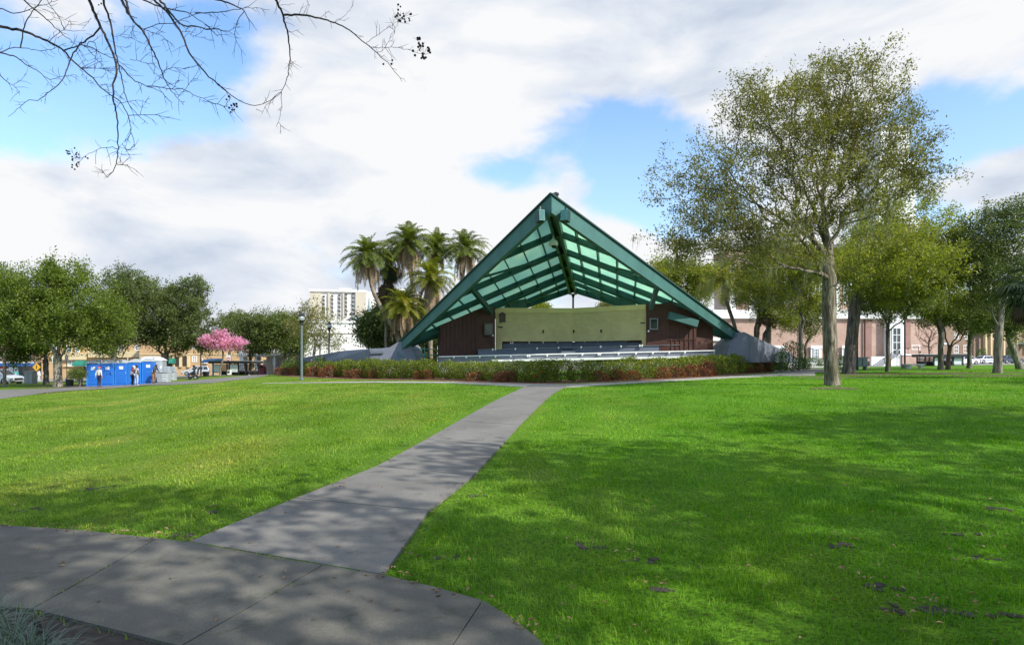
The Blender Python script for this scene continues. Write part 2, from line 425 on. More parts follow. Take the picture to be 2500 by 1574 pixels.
def resample(pts, n):
    pts = [Vector(p) for p in pts]; d = [0]
    for i in range(1, len(pts)): d.append(d[-1]+(pts[i]-pts[i-1]).length)
    outp = []
    for k in range(n):
        t = d[-1]*k/(n-1); i = 0
        while i < len(pts)-2 and d[i+1] < t: i += 1
        f = (t-d[i])/max(d[i+1]-d[i], 1e-6); outp.append(pts[i].lerp(pts[i+1], min(max(f, 0), 1)))
    return outp
ROADS = []          # outlines kept free of grass
def ribbon(mb, A, B, n, m, dz, thick=0.0, keep=True):
    """sheet between two ground polylines, draped on the terrain"""
    A, B = resample(A, n), resample(B, n); vs = []; fs = []
    for i in range(n):
        for j in range(m):
            p = A[i].lerp(B[i], j/(m-1)); vs.append((p.x, p.y, Z(p.x, p.y)+dz))
    for i in range(n-1):
        for j in range(m-1): fs.append((i*m+j, i*m+j+1, (i+1)*m+j+1, (i+1)*m+j))
    o = len(vs)
    if thick > 0:
        edge = [i*m for i in range(n)]+[(n-1)*m+j for j in range(1, m)]+[i*m+m-1 for i in range(n-2, -1, -1)]+[j for j in range(m-2, 0, -1)]
        for e in edge: v = vs[e]; vs.append((v[0], v[1], v[2]-thick))
        k = len(edge)
        for q in range(k): fs.append((edge[q], edge[(q+1) % k], o+(q+1) % k, o+q))
    if keep: ROADS.append(np.array([(p.x, p.y) for p in A]+[(p.x, p.y) for p in B[::-1]]))
    mb.add(vs, fs)
def gpx(l): return [G(*p) for p in l]
# main path, slab by slab (each given by its left and right edge in the photograph's own joints)
mb = MB()
ML = gpx([(460, 1330), (720, 1222), (920, 1142), (1042, 1075), (1120, 1030), (1200, 985), (1255, 958), (1290, 942)])
MR = gpx([(935, 1412), (1046, 1252), (1155, 1165), (1222, 1092), (1268, 1040), (1318, 990), (1352, 960), (1390, 942)])
for i in range(len(ML)-1):
    g = 0.012
    a0, a1, b0, b1 = ML[i], ML[i+1], MR[i], MR[i+1]
    t = g/max((a1-a0).length, .1)
    ribbon(mb, [a0.lerp(a1, t), a1.lerp(a0, t)], [b0.lerp(b1, t), b1.lerp(b0, t)], 8, 5, 0.035, 0.06)
struct('path', mb, M_path)
ribbon(MB(), [ML[0], ML[-1]], [MR[0], MR[-1]], 2, 2, 0)
soil = MB()
for i in range(len(ML)-1):
    a, b2, c, d = ML[i], ML[i+1], MR[i], MR[i+1]
    ribbon(soil, [a, b2], [c, d], 8, 5, 0.008, keep=False)
# foreground pavement crossing in front of the viewer
mb = MB()
far_e = gpx([(-420, 1272), (0, 1288), (200, 1301), (385, 1321), (460, 1330), (680, 1370), (790, 1387), (935, 1412), (1060, 1442), (1180, 1475), (1250, 1520), (1310, 1568), (1390, 1640), (1500, 1760)])
near_e = [Vector((x, y, 0)) for x, y in [(-5.2, 2.2), (-4.0, 2.15), (-3.1, 2.25), (-2.6, 2.25)]]
pv = [Vector(p) for p in (far_e[0], far_e[1], far_e[2], far_e[3])]
P4 = lambda *a: G(*a)
quadsA = [((-420, 1272), (385, 1321), (-800, 1430), (78, 1497)),
          ((385, 1321), (790, 1387), (78, 1497), (440, 1590)),
          ((790, 1387), (1180, 1475), (440, 1590), (900, 1900)),
          ((1180, 1475), (1330, 1586), (900, 1900), (1250, 1900))]
for q in quadsA:
    a, b2, c, d = [G(*p) for p in q]
    mid = [p for p in far_e if a.x < p.x < b2.x]
    cen = (a+b2+c+d)/4
    sh = lambda p: p+(cen-p).normalized()*0.008
    ribbon(mb, [sh(a)]+mid+[sh(b2)], [sh(c), sh(d)], 14, 8, 0.035, 0.06)
struct('pavement', mb, M_pave)
for q in quadsA: ribbon(soil, [G(*q[0]), G(*q[1])], [G(*q[2]), G(*q[3])], 14, 8, 0.010, keep=False)
a, b2 = G(-900, 1432), G(80, 1498); c, d = G(-900, 2300), G(420, 2000)
ribbon(soil, [a, b2], [c, d], 10, 6, 0.012)
ribbon(soil, [G(78, 1497), G(440, 1590)], [G(60, 2000), G(300, 2300)], 6, 4, 0.012)
o = struct('soil', soil, M_soil)
# walk in front of the hedge, street-side path on the left, walk behind the big tree
mb = MB()
ribbon(mb, gpx([(640, 935.6), (900, 931.5), (1100, 932.5), (1230, 936), (1300, 938.5), (1390, 939), (1500, 935), (1650, 926), (1800, 918), (1900, 912), (1990, 908)]),
       gpx([(640, 936), (900, 934.2), (1100, 936), (1230, 942.5), (1300, 946), (1390, 946), (1500, 939), (1650, 930), (1800, 922), (1900, 918), (1990, 917)]), 60, 4, 0.03, 0.05)
struct('walkway', mb, M_walk)
mb = MB()
ribbon(mb, gpx([(-260, 965), (0, 952), (120, 949), (250, 941), (360, 935), (440, 931.5), (520, 926), (600, 919), (655, 914)]),
       gpx([(-260, 1000), (0, 974), (120, 958), (250, 948), (360, 941), (440, 938.5), (520, 935), (600, 925), (655, 917)]), 40, 4, 0.03, 0.05)
struct('footpath', mb, M_path)
mb = MB()
ribbon(mb, gpx([(1860, 899), (1950, 899), (2080, 901)]), gpx([(1860, 908), (1950, 911), (2080, 906)]), 14, 5, 0.028, 0.04)
struct('side_path', mb, M_path)
# mulch bed under the hedge
HL = [(672, 915), (745, 919), (865, 924), (1058, 927), (1180, 932), (1300, 936), (1450, 933), (1600, 926), (1700, 921), (1800, 914), (1900, 907), (1945, 901)]
HG = gpx(HL)
bed = MB(); back = [p+Vector((0.02*(5-p.x), 4.5, 0)) for p in HG]
front = gpx([(x, y+2.2) for x, y in HL])
ribbon(bed, front, back, 70, 6, 0.016)
struct('mulch_bed', bed, M_mulch)
# worn bare earth
def patch(mb, c, rx, ry, dz=0.010, n=22, rot=0.0):
    c = Vector(c); ring = []
    for k in range(n):
        a = 2*math.pi*k/n; r = 0.85+0.16*math.sin(3*a+c.x*5)+0.10*math.sin(7*a+c.y*9)
        ring.append((r*rx*math.cos(a), r*ry*math.sin(a)))
    vs = [(c.x, c.y, Z(c.x, c.y)+dz)]; fs = []
    for s in (0.5, 1.0):
        for x, y in ring:
            X, Y = c.x+s*(x*math.cos(rot)-y*math.sin(rot)), c.y+s*(x*math.sin(rot)+y*math.cos(rot)); vs.append((X, Y, Z(X, Y)+dz))
    for k in range(n):
        fs.append((0, 1+k, 1+(k+1) % n)); fs.append((1+k, 1+n+k, 1+n+(k+1) % n, 1+(k+1) % n))
    mb.add(vs, fs)
BARE = []
mb = MB()
for px, py, rx, ry in [(1090, 1364, .34, .16), (1432, 1336, .27, .13), (1560, 1368, .2, .1), (1155, 1212, .35, .25), (2190, 1490, .25, .16), (2290, 1490, .22, .12), (2410, 1500, .3, .14), (2350, 1305, .4, .2), (2380, 1362, .3, .15),
                       (1610, 1440, .10, .08), (2050, 1330, .2, .1), (60, 1245, .3, .18), (520, 1250, .18, .12), (240, 1192, .3, .2), (2440, 1245, .3, .2), (2150, 1430, .2, .1), (440, 1310, .3, .12), (830, 1190, .2, .12)]:
    g = G(px, py); BARE.append((g.x, g.y, rx, ry))
    for _ in range(7):                      # ragged scatter of small clods
        r_ = random.uniform(.015, .055); patch(mb, (g.x+random.gauss(0, rx*.34), g.y+random.gauss(0, ry*.34), 0), r_*random.uniform(.8, 1.8), r_, random.uniform(.004, .010), 9, random.random()*3)
struct('bare_soil', mb, M_soil)
mb = MB()
for px, py, rx, ry in [(2160, 914, 4.6, 2.2), (2330, 911, 5.5, 2.0), (2040, 922, 2.8, 1.7), (2460, 917, 4, 1.5), (2036, 948, 0.95, 0.7), (150, 944, 3.4, 1.8), (200, 941, 3, 1.6), (430, 926, 3.0, 2.5)]:
    g = G(px, py); patch(mb, g, rx, ry, 0.012, 30)
struct('dirt', mb, M_dirt)
# streets
mb = MB()
ribbon(mb, [gp(-165, 74), gp(-52, 80), gp(-30, 84), gp(-8, 88)], [gp(-165, 104), gp(-60, 106), gp(-30, 108), gp(-8, 110)], 40, 8, 0.0)
struct('street', mb, M_street)
mb = MB()
ribbon(mb, [gp(24, 64), gp(45, 66), gp(62, 68)], [gp(24, 84), gp(45, 84), gp(62, 84)], 20, 6, 0.02)
struct('plaza', mb, M_walk)
mb = MB()
ribbon(mb, [gp(52, 75), gp(70, 76), gp(125, 80)], [gp(52, 140), gp(80, 140), gp(160, 140)], 24, 10, 0.004)
struct('parking_lot', mb, M_street)
mb = MB()
for x in (-95, -83, -71, -60, -49, -38):
    mb.add([gp(x, 93.0, .006), gp(x+5, 93.2, .006), gp(x+5, 93.35, .006), gp(x, 93.15, .006)], [(0, 1, 2, 3)])
struct('street_marking', mb, paint('road_paint', (0.75, 0.74, 0.7), 0.7))

# ------------------------------------------------------------------ grass
def inpoly(x, y, poly):
    ins = np.zeros(len(x), bool); j = len(poly)-1
    for i in range(len(poly)):
        xi, yi = poly[i]; xj, yj = poly[j]
        c = ((yi > y) != (yj > y)) & (x < (xj-xi)*(y-yi)/((yj-yi) if yj != yi else 1e-9)+xi); ins ^= c; j = i
    return ins
def lump(x, y, s, seed):
    """cheap smooth value noise on the plane"""
    r = np.random.default_rng(seed); t = r.random((64, 64))
    X, Y = np.asarray(x)*s, np.asarray(y)*s; i, j = np.floor(X).astype(int), np.floor(Y).astype(int)
    fx, fy = X-i, Y-j; fx = fx*fx*(3-2*fx); fy = fy*fy*(3-2*fy)
    g = lambda a, b: t[a % 64, b % 64]
    return (g(i, j)*(1-fx)+g(i+1, j)*fx)*(1-fy)+(g(i, j+1)*(1-fx)+g(i+1, j+1)*fx)*fy
def grass(y0, y1, dens, ln, wd, name, tuft=0.0):
    area = 0.92*(y1*y1-y0*y0)+3*(y1-y0); n = int(dens*area)
    y = np.sqrt(RNG.random(n)*(y1*y1-y0*y0)+y0*y0)
    x = (RNG.random(n)*2-1)*(0.92*y+1.5)
    jx, jy = RNG.normal(0, 0.034, n), RNG.normal(0, 0.034, n)
    ok = np.ones(n, bool)
    for r in ROADS: ok &= ~inpoly(x+jx, y+jy, r)
    thin = 0.35+0.65*sst(0.25, 0.5, 0.6*lump(x, y, 1.3, 3)+0.4*lump(x, y, 4.1, 4))
    for bx, by, rx, ry in BARE:
        d = np.sqrt(((x-bx)/rx)**2+((y-by)/ry)**2); thin *= 0.16+0.84*sst(0.2, 1.05, d+0.5*(lump(x, y, 9, 5)-.5))
    ok &= RNG.random(n) < thin
    x, y = x[ok], y[ok]; n = len(x)
    hmod = (0.6+0.8*lump(x, y, 1.7, 8))*(0.75+0.5*lump(x, y, 6, 9))
    l = ln*hmod*RNG.uniform(0.55, 1.25, n); w = wd*RNG.uniform(0.7, 1.3, n)
    a = RNG.random(n)*2*math.pi; lean = RNG.uniform(0.15, 0.95, n)
    swirl = 2*math.pi*lump(x, y, 0.8, 12); a = np.where(RNG.random(n) < 0.5, swirl+RNG.normal(0, .6, n), a)
    d = np.stack([np.cos(a), np.sin(a), np.zeros(n)], 1); s = np.stack([-np.sin(a), np.cos(a), np.zeros(n)], 1)
    b = np.stack([x, y, zg(x, y)-0.004], 1); up = np.array([0, 0, 1.0])
    L1 = l[:, None]; ln_ = lean[:, None]; W = w[:, None]
    m1 = b+up*L1*0.55*(1-0.25*ln_)+d*L1*0.28*ln_; tp = b+up*L1*(0.98-0.62*ln_)+d*L1*0.85*ln_
    V = np.stack([b-s*W/2, b+s*W/2, m1+s*W*0.42, m1-s*W*0.42, tp+s*W*0.08, tp-s*W*0.08], 1).reshape(-1, 3)
    k = np.arange(n)[:, None]*6
    q = np.concatenate([k+np.array([[0, 1, 2, 3]]), k+np.array([[3, 2, 4, 5]])], 1).reshape(-1, 4)
    rv = np.repeat(RNG.random(n), 2)
    o = npmesh(name, V, q, M_blade, rnd=rv); tag(o, kind='stuff'); return o, n
GR = [(1.9, 5.0, 2800, .072, .0055), (5.0, 8.5, 1600, .068, .0075), (8.5, 14, 700, .058, .011), (14, 22, 320, .054, .016), (22, 34, 110, .055, .024), (34, 46, 40, .05, .038)]
for g in GR:
    o, n = grass(*g, 'grass')
# creeping grass in the slab joints
jp = resample(gpx([(470, 1332), (680, 1371), (790, 1388), (930, 1411)]), 400); jp += resample(gpx([(720, 1223), (1050, 1249)]), 40)
keep_roads = ROADS; ROADS = []
def tufts(pts, ln, wd, s):
    n = len(pts); x = np.array([p.x for p in pts])+RNG.normal(0, s, n); y = np.array([p.y for p in pts])+RNG.normal(0, s, n)
    ok = lump(x, y, 3.0, 20) > .42; x, y = x[ok], y[ok]; n = len(x); a = RNG.random(n)*6.28; l = ln*RNG.uniform(.4, 1.2, n)[:, None]
    d = np.stack([np.cos(a), np.sin(a), np.zeros(n)], 1); sd = np.stack([-np.sin(a), np.cos(a), np.zeros(n)], 1)*wd/2; b = np.stack([x, y, zg(x, y)+.02], 1); up = np.array([0, 0, 1.0])
    V = np.stack([b-sd, b+sd, b+d*l*.7+up*l*.6+sd*.3, b+d*l*.7+up*l*.6-sd*.3], 1).reshape(-1, 3)
    o = npmesh('grass', V, np.arange(4*n).reshape(n, 4), M_blade, rnd=RNG.random(n)); o['kind'] = 'stuff'
tufts(jp*3, .035, .006, .012); ROADS = keep_roads
# fallen leaves
def litter():
    pts = []
    def along(poly, n, s):
        pl = resample(poly, 60)
        for _ in range(n):
            p = pl[random.randrange(60)]; pts.append((p.x+random.gauss(0, s), p.y+random.gauss(0, s)))
    along(far_e[1:5], 70, .05); along(far_e[7:12], 36, .06); along(ML[:4], 50, .06); along(MR[:3], 24, .06)
    for bx, by, rx, ry in BARE:
        for _ in range(9): pts.append((bx+random.gauss(0, rx*.7), by+random.gauss(0, ry*.8)))
    for _ in range(150):
        yy = random.uniform(2.6, 9); pts.append((random.uniform(0.05, 0.9)*yy, yy))
    for _ in range(40):
        yy = random.uniform(4, 9); pts.append((random.uniform(-0.9, -0.1)*yy, yy))
    for px, py in [(600, 1402), (830, 1342), (690, 1408), (630, 1420), (780, 1398), (690, 1425), (845, 1456), (910, 1476), (700, 1258), (770, 1522), (1390, 1450), (1610, 1440), (1835, 1396), (930, 1408), (1265, 1548)]:
        g = G(px, py); pts.append((g.x, g.y))
    x = np.array([p[0] for p in pts]); y = np.array([p[1] for p in pts]); n = len(x)
    on = np.zeros(n, bool)
    for r in ROADS: on |= inpoly(x, y, r)
    z = zg(x, y)+np.where(on, 0.040, 0.05+0.02*RNG.random(n))
    a = RNG.random(n)*6.28
    Dv = np.stack([np.cos(a), np.sin(a), RNG.normal(0, .18, n)], 1)
    sz = RNG.uniform(.025, .06, n); asp = 0.45
    Dv = unit(Dv); S = unit(np.cross(np.array([[0, 0, 1.0]]), Dv)); S[:, 2] += RNG.normal(0, .2, n); C = np.stack([x, y, z], 1)
    s_ = sz[:, None]; up = np.array([[0, 0, 1.0]])*s_*0.18
    V = np.stack([C, C+Dv*s_*.5+S*s_*asp*.5+up, C+Dv*s_, C+Dv*s_*.5-S*s_*asp*.5+up], 1).reshape(-1, 3)
    mt = leafmat('dead_leaf', (0.10, 0.05, 0.025), (0.42, 0.28, 0.15), 0.1, 0.7)
    o = npmesh('fallen_leaves', V, np.arange(4*n).reshape(n, 4), mt, rnd=RNG.random(n)); tag(o, kind='stuff')
litter()
# ------------------------------------------------------------------ bandshell
GREEN_D = paint('green_steel', (0.022, 0.095, 0.083), 0.45, 0.18, 0.8, 0.03, dirt=0.25, spec=0.4)
GREEN_F = paint('green_fascia', (0.055, 0.150, 0.132), 0.5, 0.16, 0.6, 0.03, dirt=0.4, spec=0.35)
DARKTRIM = paint('dark_trim', (0.012, 0.05, 0.045), 0.6, 0.2)
CONC_BLUE = paint('grey_blue_concrete', (0.175, 0.190, 0.235), 0.85, 0.14, 0.6, 0.12, dirt=0.35)
CONC_DARK = paint('grey_blue_paint', (0.125, 0.145, 0.185), 0.75, 0.16, 0.8, 0.08, dirt=0.3)
WHITE = paint('white_paint', (0.78, 0.78, 0.76), 0.6, 0.08, 1.0, 0.03, dirt=0.15)
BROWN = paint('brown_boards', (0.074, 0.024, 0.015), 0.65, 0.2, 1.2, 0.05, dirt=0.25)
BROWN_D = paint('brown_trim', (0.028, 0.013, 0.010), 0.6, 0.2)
BLACK = paint('black_metal', (0.014, 0.015, 0.017), 0.45, 0.25)
GREY = paint('grey_metal', (0.28, 0.29, 0.31), 0.45, 0.12, metallic=0.3)
GLASS = glass('dark_glass')
GLASS_G = glass('green_glass', (0.03, 0.05, 0.035))
BRONZE = paint('bronze', (0.055, 0.042, 0.028), 0.4, 0.3, 6, 0.2, metallic=0.6)
# translucent ribbed roof sheet
m, nt, out = new_mat('roof_sheet')
p = oc(nt)
rib = N(nt, 'ShaderNodeTexWave', wave_type='BANDS', bands_direction='Z'); rib.inputs['Scale'].default_value = 3.2; rib.inputs['Distortion'].default_value = 0.6; rib.inputs['Detail'].default_value = 2
L(nt, p, rib.inputs['Vector'])
nn = noise(nt, p, 0.35, 5, 0.6)
base = ramp(nt, nn, [(0.3, (0.30, 0.46, 0.41)), (0.55, (0.39, 0.54, 0.45)), (0.75, (0.52, 0.62, 0.47))])
base = mixc(nt, mapr(nt, rib.outputs['Fac'], 0.0, 0.5, 0.32, 0.0), base, (0.26, 0.44, 0.36))
tr = N(nt, 'ShaderNodeBsdfTranslucent'); L(nt, mixc(nt, 1.0, base, (1.5, 1.5, 1.5), 'MULTIPLY'), tr.inputs[0])
b = N(nt, 'ShaderNodeBsdfPrincipled', Roughness=0.35); L(nt, base, b.inputs['Base Color'])
mx = N(nt, 'ShaderNodeMixShader'); mx.inputs[0].default_value = 0.80
L(nt, b.outputs[0], mx.inputs[1]); L(nt, tr.outputs[0], mx.inputs[2]); L(nt, mx.outputs[0], out.inputs[0]); SHEET = m

def c4p(x, y): return (960+x/2.6756, 460+y/2.6756)
A = P(1346, 487, 38.0); B = P(1399, 700, 56.0); C = P(982, 838, 48.0); Dd = P(1810, 824, 48.0)
def roofz(x, y, side):
    E = C if side < 0 else Dd
    n = (B-A).cross(E-A); return A.z-(n.x*(x-A.x)+n.y*(y-A.y))/n.z
shell = thing('bandshell', 'open-air bandshell with a pointed translucent green roof on green steel beams', 'bandshell', gp(4.5, 45))
T4 = 0.752
TS = [0.27, 0.455, 0.61, T4, 0.885]
down = Vector((0, 0, -1))
for side, E, nm in ((-1, C, 'left'), (1, Dd, 'right')):
    nrm = (B-A).cross(E-A).normalized()
    if nrm.z < 0: nrm = -nrm
    # roof sheet
    mb = MB(); t = 0.05
    e0 = A.lerp(E, .985)
    n_ = 12
    mb.prism([A, B, B.lerp(E, .985), e0], nrm*t)
    build('roof_sheet', mb, SHEET, shell)
    # front fascia: tapered box beam under the edge A-E
    out_dir = (E-A).cross(Vector((0, 0, 1))).normalized()
    if out_dir.y > 0: out_dir = -out_dir
    mb = MB()
    h0, h1, w = 1.0, 0.62, 0.34
    a, e = A+out_dir*0.30+(A-E).normalized()*(.30 if side < 0 else .24), E+out_dir*0.22
    if side > 0: a = a+Vector((.003, -.004, 0))
    q0 = [a+down*h0, a+down*h0-out_dir*w, a-out_dir*w+Vector((0, 0, .08)), a+Vector((0, 0, .08))]
    q1 = [e+down*h1, e+down*h1-out_dir*w, e-out_dir*w+Vector((0, 0, .06)), e+Vector((0, 0, .06))]
    mb.add(q0+q1, [(3, 2, 1, 0), (4, 5, 6, 7), (0, 1, 5, 4), (1, 2, 6, 5), (2, 3, 7, 6), (3, 0, 4, 7)])
    fa = build('fascia_beam', mb, GREEN_F, shell)
    mb = MB(); mb.bar(a+Vector((0, 0, .13))-out_dir*w*.4, e+Vector((0, 0, .11))-out_dir*w*.4, w*1.5, 0.09)
    build('roof_edge', mb, DARKTRIM, shell)
    # rafters parallel to the ridge-to-foot beam
    for k, tt in enumerate(TS):
        r = A.lerp(B, tt)
        f = A.lerp(E, tt/T4) if tt <= T4 else B.lerp(E, (1-tt)/(1-T4))
        hh = 0.42 if k < 4 else 0.34
        if k == 3: hh = 0.55; f = A.lerp(E, .97)
        mb = MB(); mb.bar(r-nrm*(hh/2+.02), f-nrm*(hh/2+.02), 0.20, hh, up=nrm); build('rafter', mb, GREEN_D, shell)
    mb = MB(); mb.bar(B-nrm*0.26, B.lerp(E, .97)-nrm*0.26, 0.24, 0.48, up=nrm); build('rafter', mb, GREEN_D, shell)
    # purlins parallel to the ridge
    for k in range(1, 10):
        s = k/10.0
        f = A.lerp(E, s); g = B.lerp(E, s)
        mb = MB(); mb.bar(f-nrm*.16, g-nrm*.16, 0.095, 0.24, up=nrm); build('purlin', mb, GREEN_D, shell)
    # bracing rods
    for ra, sb in ((TS[1], 0.46), (TS[2], 0.74), (TS[3], 0.60)):
        mb = MB(); r = A.lerp(B, ra)
        fb = A.lerp(E, sb) if sb != 0.60 else A.lerp(E, .60).lerp(B.lerp(E, .6), .65)
        mb.bar(r-nrm*.48, fb-nrm*.42, 0.10, 0.14, up=nrm); build('brace', mb, GREEN_D, shell)
# ridge twin beam
mb = MB()
for o_ in (-0.26, 0.26): mb.bar(A+Vector((o_, 0.35, -0.42)), B+Vector((o_, 0, -0.42)), 0.2, 0.66)
mb.bar(A+Vector((0, 0.45, -0.22)), B+Vector((0, 0, -0.25)), 0.3, 0.2)
build('ridge_beam', mb, GREEN_D, shell)
mb = MB(); mb.bar(A+Vector((0, .2, .12)), B+Vector((0, 0, .12)), .5, .1); build('ridge_cap', mb, DARKTRIM, shell)
mb = MB(); mb.tube([B+Vector((0, -.1, -.7)), P(1399, 790, 56)], 0.085, 10); mb.lathe(B+Vector((0, -.1, -1.0)), [(.09, 0), (.2, .35)], 10); build('ridge_post', mb, DARKTRIM, shell)
# big diagonal beams from the fascia to the wall corners
for (a, b_) in ((P(1150, 701, 43.6), P(1199, 762, 48.5)), (P(1608, 688, 43.4), P(1589, 752, 45.6))):
    mb = MB(); mb.bar(a, b_, 0.26, 0.42); build('corner_beam', mb, GREEN_D, shell)
# back wall: two folded leaves with a wide opening for the seating steps
W0 = P(1210, 751.5, 49.6); W1 = P(1399, 752.5, 49.9); W2 = P(1577, 743, 46.5)
ang1 = math.atan2(W1.y-W0.y, W1.x-W0.x); ang2 = math.atan2(W2.y-W1.y, W2.x-W1.x)
WALLC = ((0.66, 0.52, 0.265), (0.72, 0.58, 0.30))
BR1 = brickmat('olive_brick', WALLC, (0.60, 0.51, 0.28), ang1, 0.40, 0.16, 0.012)
BR2 = brickmat('olive_brick_b', WALLC, (0.60, 0.51, 0.28), ang2, 0.40, 0.16, 0.012)
CAPM = paint('olive_band', (0.76, 0.62, 0.29), 0.8, 0.06, dirt=0.15)
def wp(px, py, side):
    """point on the wall's front face under a pixel"""
    p, q = (W0, W1) if side < 0 else (W1, W2)
    u = (px-CX)/F; k = (u*p.y-p.x)/((q.x-p.x)-u*(q.y-p.y)); Y = p.y+(q.y-p.y)*k
    return P(px, py, Y)
zb = 2.0
open_l, open_r = wp(1226, 832, -1), wp(1567, 824, 1)
opz = 3.30
bands = []
for side, p, q, m_ in ((-1, W0, W1, BR1), (1, W1, W2, BR2)):
    d = (q-p); d.z = 0; d.normalize(); nb = Vector((-d.y, d.x, 0))   # into the building
    if nb.y < 0: nb = -nb
    ops = open_l if side < 0 else open_r
    top = 6.0; bz = 5.62
    mb = MB()
    def V2(pt, z): return Vector((pt.x, pt.y, z))
    if side < 0: solid = [V2(p, zb), V2(ops, zb), V2(ops, opz), V2(q, opz), V2(q, bz), V2(p, bz)]
    else: solid = [V2(p, opz), V2(ops, opz), V2(ops, zb), V2(q, zb), V2(q, bz), V2(p, bz)]
    mb.prism(solid, nb*0.35); build('back_wall', mb, m_, shell)
    mb = MB(); mb.prism([V2(p, bz)-nb*.05, V2(q, bz)-nb*.05, V2(q, top)-nb*.05, V2(p, top)-nb*.05], nb*0.45); build('wall_band', mb, CAPM, shell)
    mb = MB(); mb.prism([V2(ops, opz-.16)+nb*.36, V2(q if side < 0 else p, opz-.16)+nb*.36, V2(q if side < 0 else p, opz)+nb*.36, V2(ops, opz)+nb*.36], nb*.2); build('opening_head', mb, BROWN, shell)
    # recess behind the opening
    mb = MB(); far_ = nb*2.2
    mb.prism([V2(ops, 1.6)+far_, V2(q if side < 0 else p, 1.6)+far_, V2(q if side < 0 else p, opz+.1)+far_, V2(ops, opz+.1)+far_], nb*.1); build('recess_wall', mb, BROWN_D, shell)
# plaque, small slots, wall lights
mb = MB(); pl = [wp(*c4p(x, y), -1) for x, y in [(692, 818), (705, 812), (714, 806), (722, 812), (735, 818), (733, 876), (722, 872), (714, 874), (705, 876), (694, 880)]]
mb.prism([v+Vector((0, -.06, 0)) for v in pl], (0, .06, 0)); pq = build('plaque', mb, BRONZE, shell)
mb = MB(); c_ = wp(*c4p(714, 845), -1)
for k in range(5): mb.box((c_.x-.18, c_.y-.075, c_.z+.28-k*.13), (c_.x+.18, c_.y-.06, c_.z+.32-k*.13))
build('lettering', mb, paint('worn_brass', (0.10, 0.08, 0.045), 0.4, 0.2, metallic=.6), shell)
for (x0, x1, y0, y1, s) in ((683, 716, 901, 909, -1), (1614, 1645, 874, 882, 1)):
    a, b_ = wp(*c4p(x0, y1), s), wp(*c4p(x1, y0), s)
    mb = MB(); mb.prism([a+Vector((0, -.05, 0)), Vector((b_.x, b_.y-.05, a.z)), b_+Vector((0, -.05, 0)), Vector((a.x, a.y-.05, b_.z))], (0, .05, 0)); build('vent_slot', mb, BLACK, shell)
for (x, y, s) in ((980, 935, -1), (1178, 935, 1), (1357, 932, 1)):
    c_ = wp(*c4p(x, y), s); mb = MB(); mb.box((c_.x-.05, c_.y-.1, c_.z-.12), (c_.x+.05, c_.y+.02, c_.z+.1)); mb.ball(c_+Vector((0, -.1, .08)), .07, 8, 5); build('wall_socket', mb, BRONZE, shell)
# stage floor and steps
def step(l, r, top_l, top_r, bot_l, bot_r, depth, mat, name):
    """a tier whose front runs from pixel l to r"""
    (xl, Yl), (xr, Yr) = l, r
    a, b_ = P(xl, top_l, Yl), P(xr, top_r, Yr); c_, d_ = P(xl, bot_l, Yl), P(xr, bot_r, Yr)
    mb = MB(); mb.hexa([c_, d_, d_+Vector((0, depth, 0)), c_+Vector((0, depth, 0)), a, b_, b_+Vector((0, depth, 0)), a+Vector((0, depth, 0))])
    return build(name, mb, mat, shell)
step((1071, 45.8), (1745, 45.0), 871.2, 856.0, 884, 872, 1.6, CONC_BLUE, 'stage_tier')
mb = MB()
a, b_ = P(1071, 870.4, 45.75), P(1745, 855.3, 44.95); mb.bar(a, b_, 0.1, 0.075); build('tier_nosing', mb, WHITE, shell)
mb = MB(); a, b_ = P(1200, 880.5, 45.4), P(1700, 870.5, 44.6); mb.bar(a, b_, .5, .16); build('base_kerb', mb, WHITE, shell)
step((1167, 47.2), (1660, 45.9), 854.0, 842, 872, 858.5, 2.6, CONC_DARK, 'stage_tier')
mb = MB(); mb.bar(P(1167, 853.6, 47.15), P(1660, 841.6, 45.85), .08, .03); build('tier_nosing', mb, GREY, shell)
step((1228, 50.0), (1398, 50.2), 837.5, 834.5, 856, 852, 2.0, CONC_DARK, 'stage_tier')
step((1399, 50.2), (1566, 47.1), 834.5, 828, 852, 846, 2.0, CONC_DARK, 'stage_tier')
# front risers and wing walls of the tier ends
for (xa, xb, ya, yb, YY) in ((1370, 1405, 857, 862, 45.6), (1372, 1403, 846, 850, 46.2)):
    mb = MB(); a = P(xa, yb, YY); b_ = P(xb, ya, YY); mb.box((a.x, YY, a.z), (b_.x, YY+.9, b_.z)); build('step_block', mb, CONC_DARK, shell)
# lamps along the tier edges (white bulbs)
BULB = paint('white_bulb', (0.85, 0.85, 0.82), 0.3, 0.04, bmp=0)
def bulbs(xs, l, r, dY):
    for x in xs:
        f = (x-l[0])/(r[0]-l[0]); YY = l[2]+(r[2]-l[2])*f-dY; py = l[1]+(r[1]-l[1])*f
        c_ = P(x, py, YY); mb = MB(); mb.ball(c_, .075, 8, 5); mb.lathe(c_+Vector((0, 0, -.1)), [(.045, 0), (.045, .06)], 8); build('edge_lamp', mb, BULB, shell)
cc = lambda L_: [960+x/2.6756 for x in L_]
bulbs(cc([397, 477, 565, 668, 768, 877, 890, 1005, 1122, 1235, 1340, 1352, 1472, 1585, 1695, 1802, 1905]), (1071, 872.5, 45.7), (1745, 857.5, 44.9), .05)
bulbs(cc([650, 668, 798, 940, 1080, 1228, 1355, 1488, 1610, 1625]), (1167, 853.5, 47.1), (1660, 841, 45.8), .05)
bulbs(cc([768, 780, 888, 980, 1075]), (1228, 837, 49.9), (1398, 833.5, 50.1), .05)
bulbs(cc([1250, 1338, 1425, 1520, 1535]), (1399, 833.5, 50.1), (1566, 827.5, 47), .05)
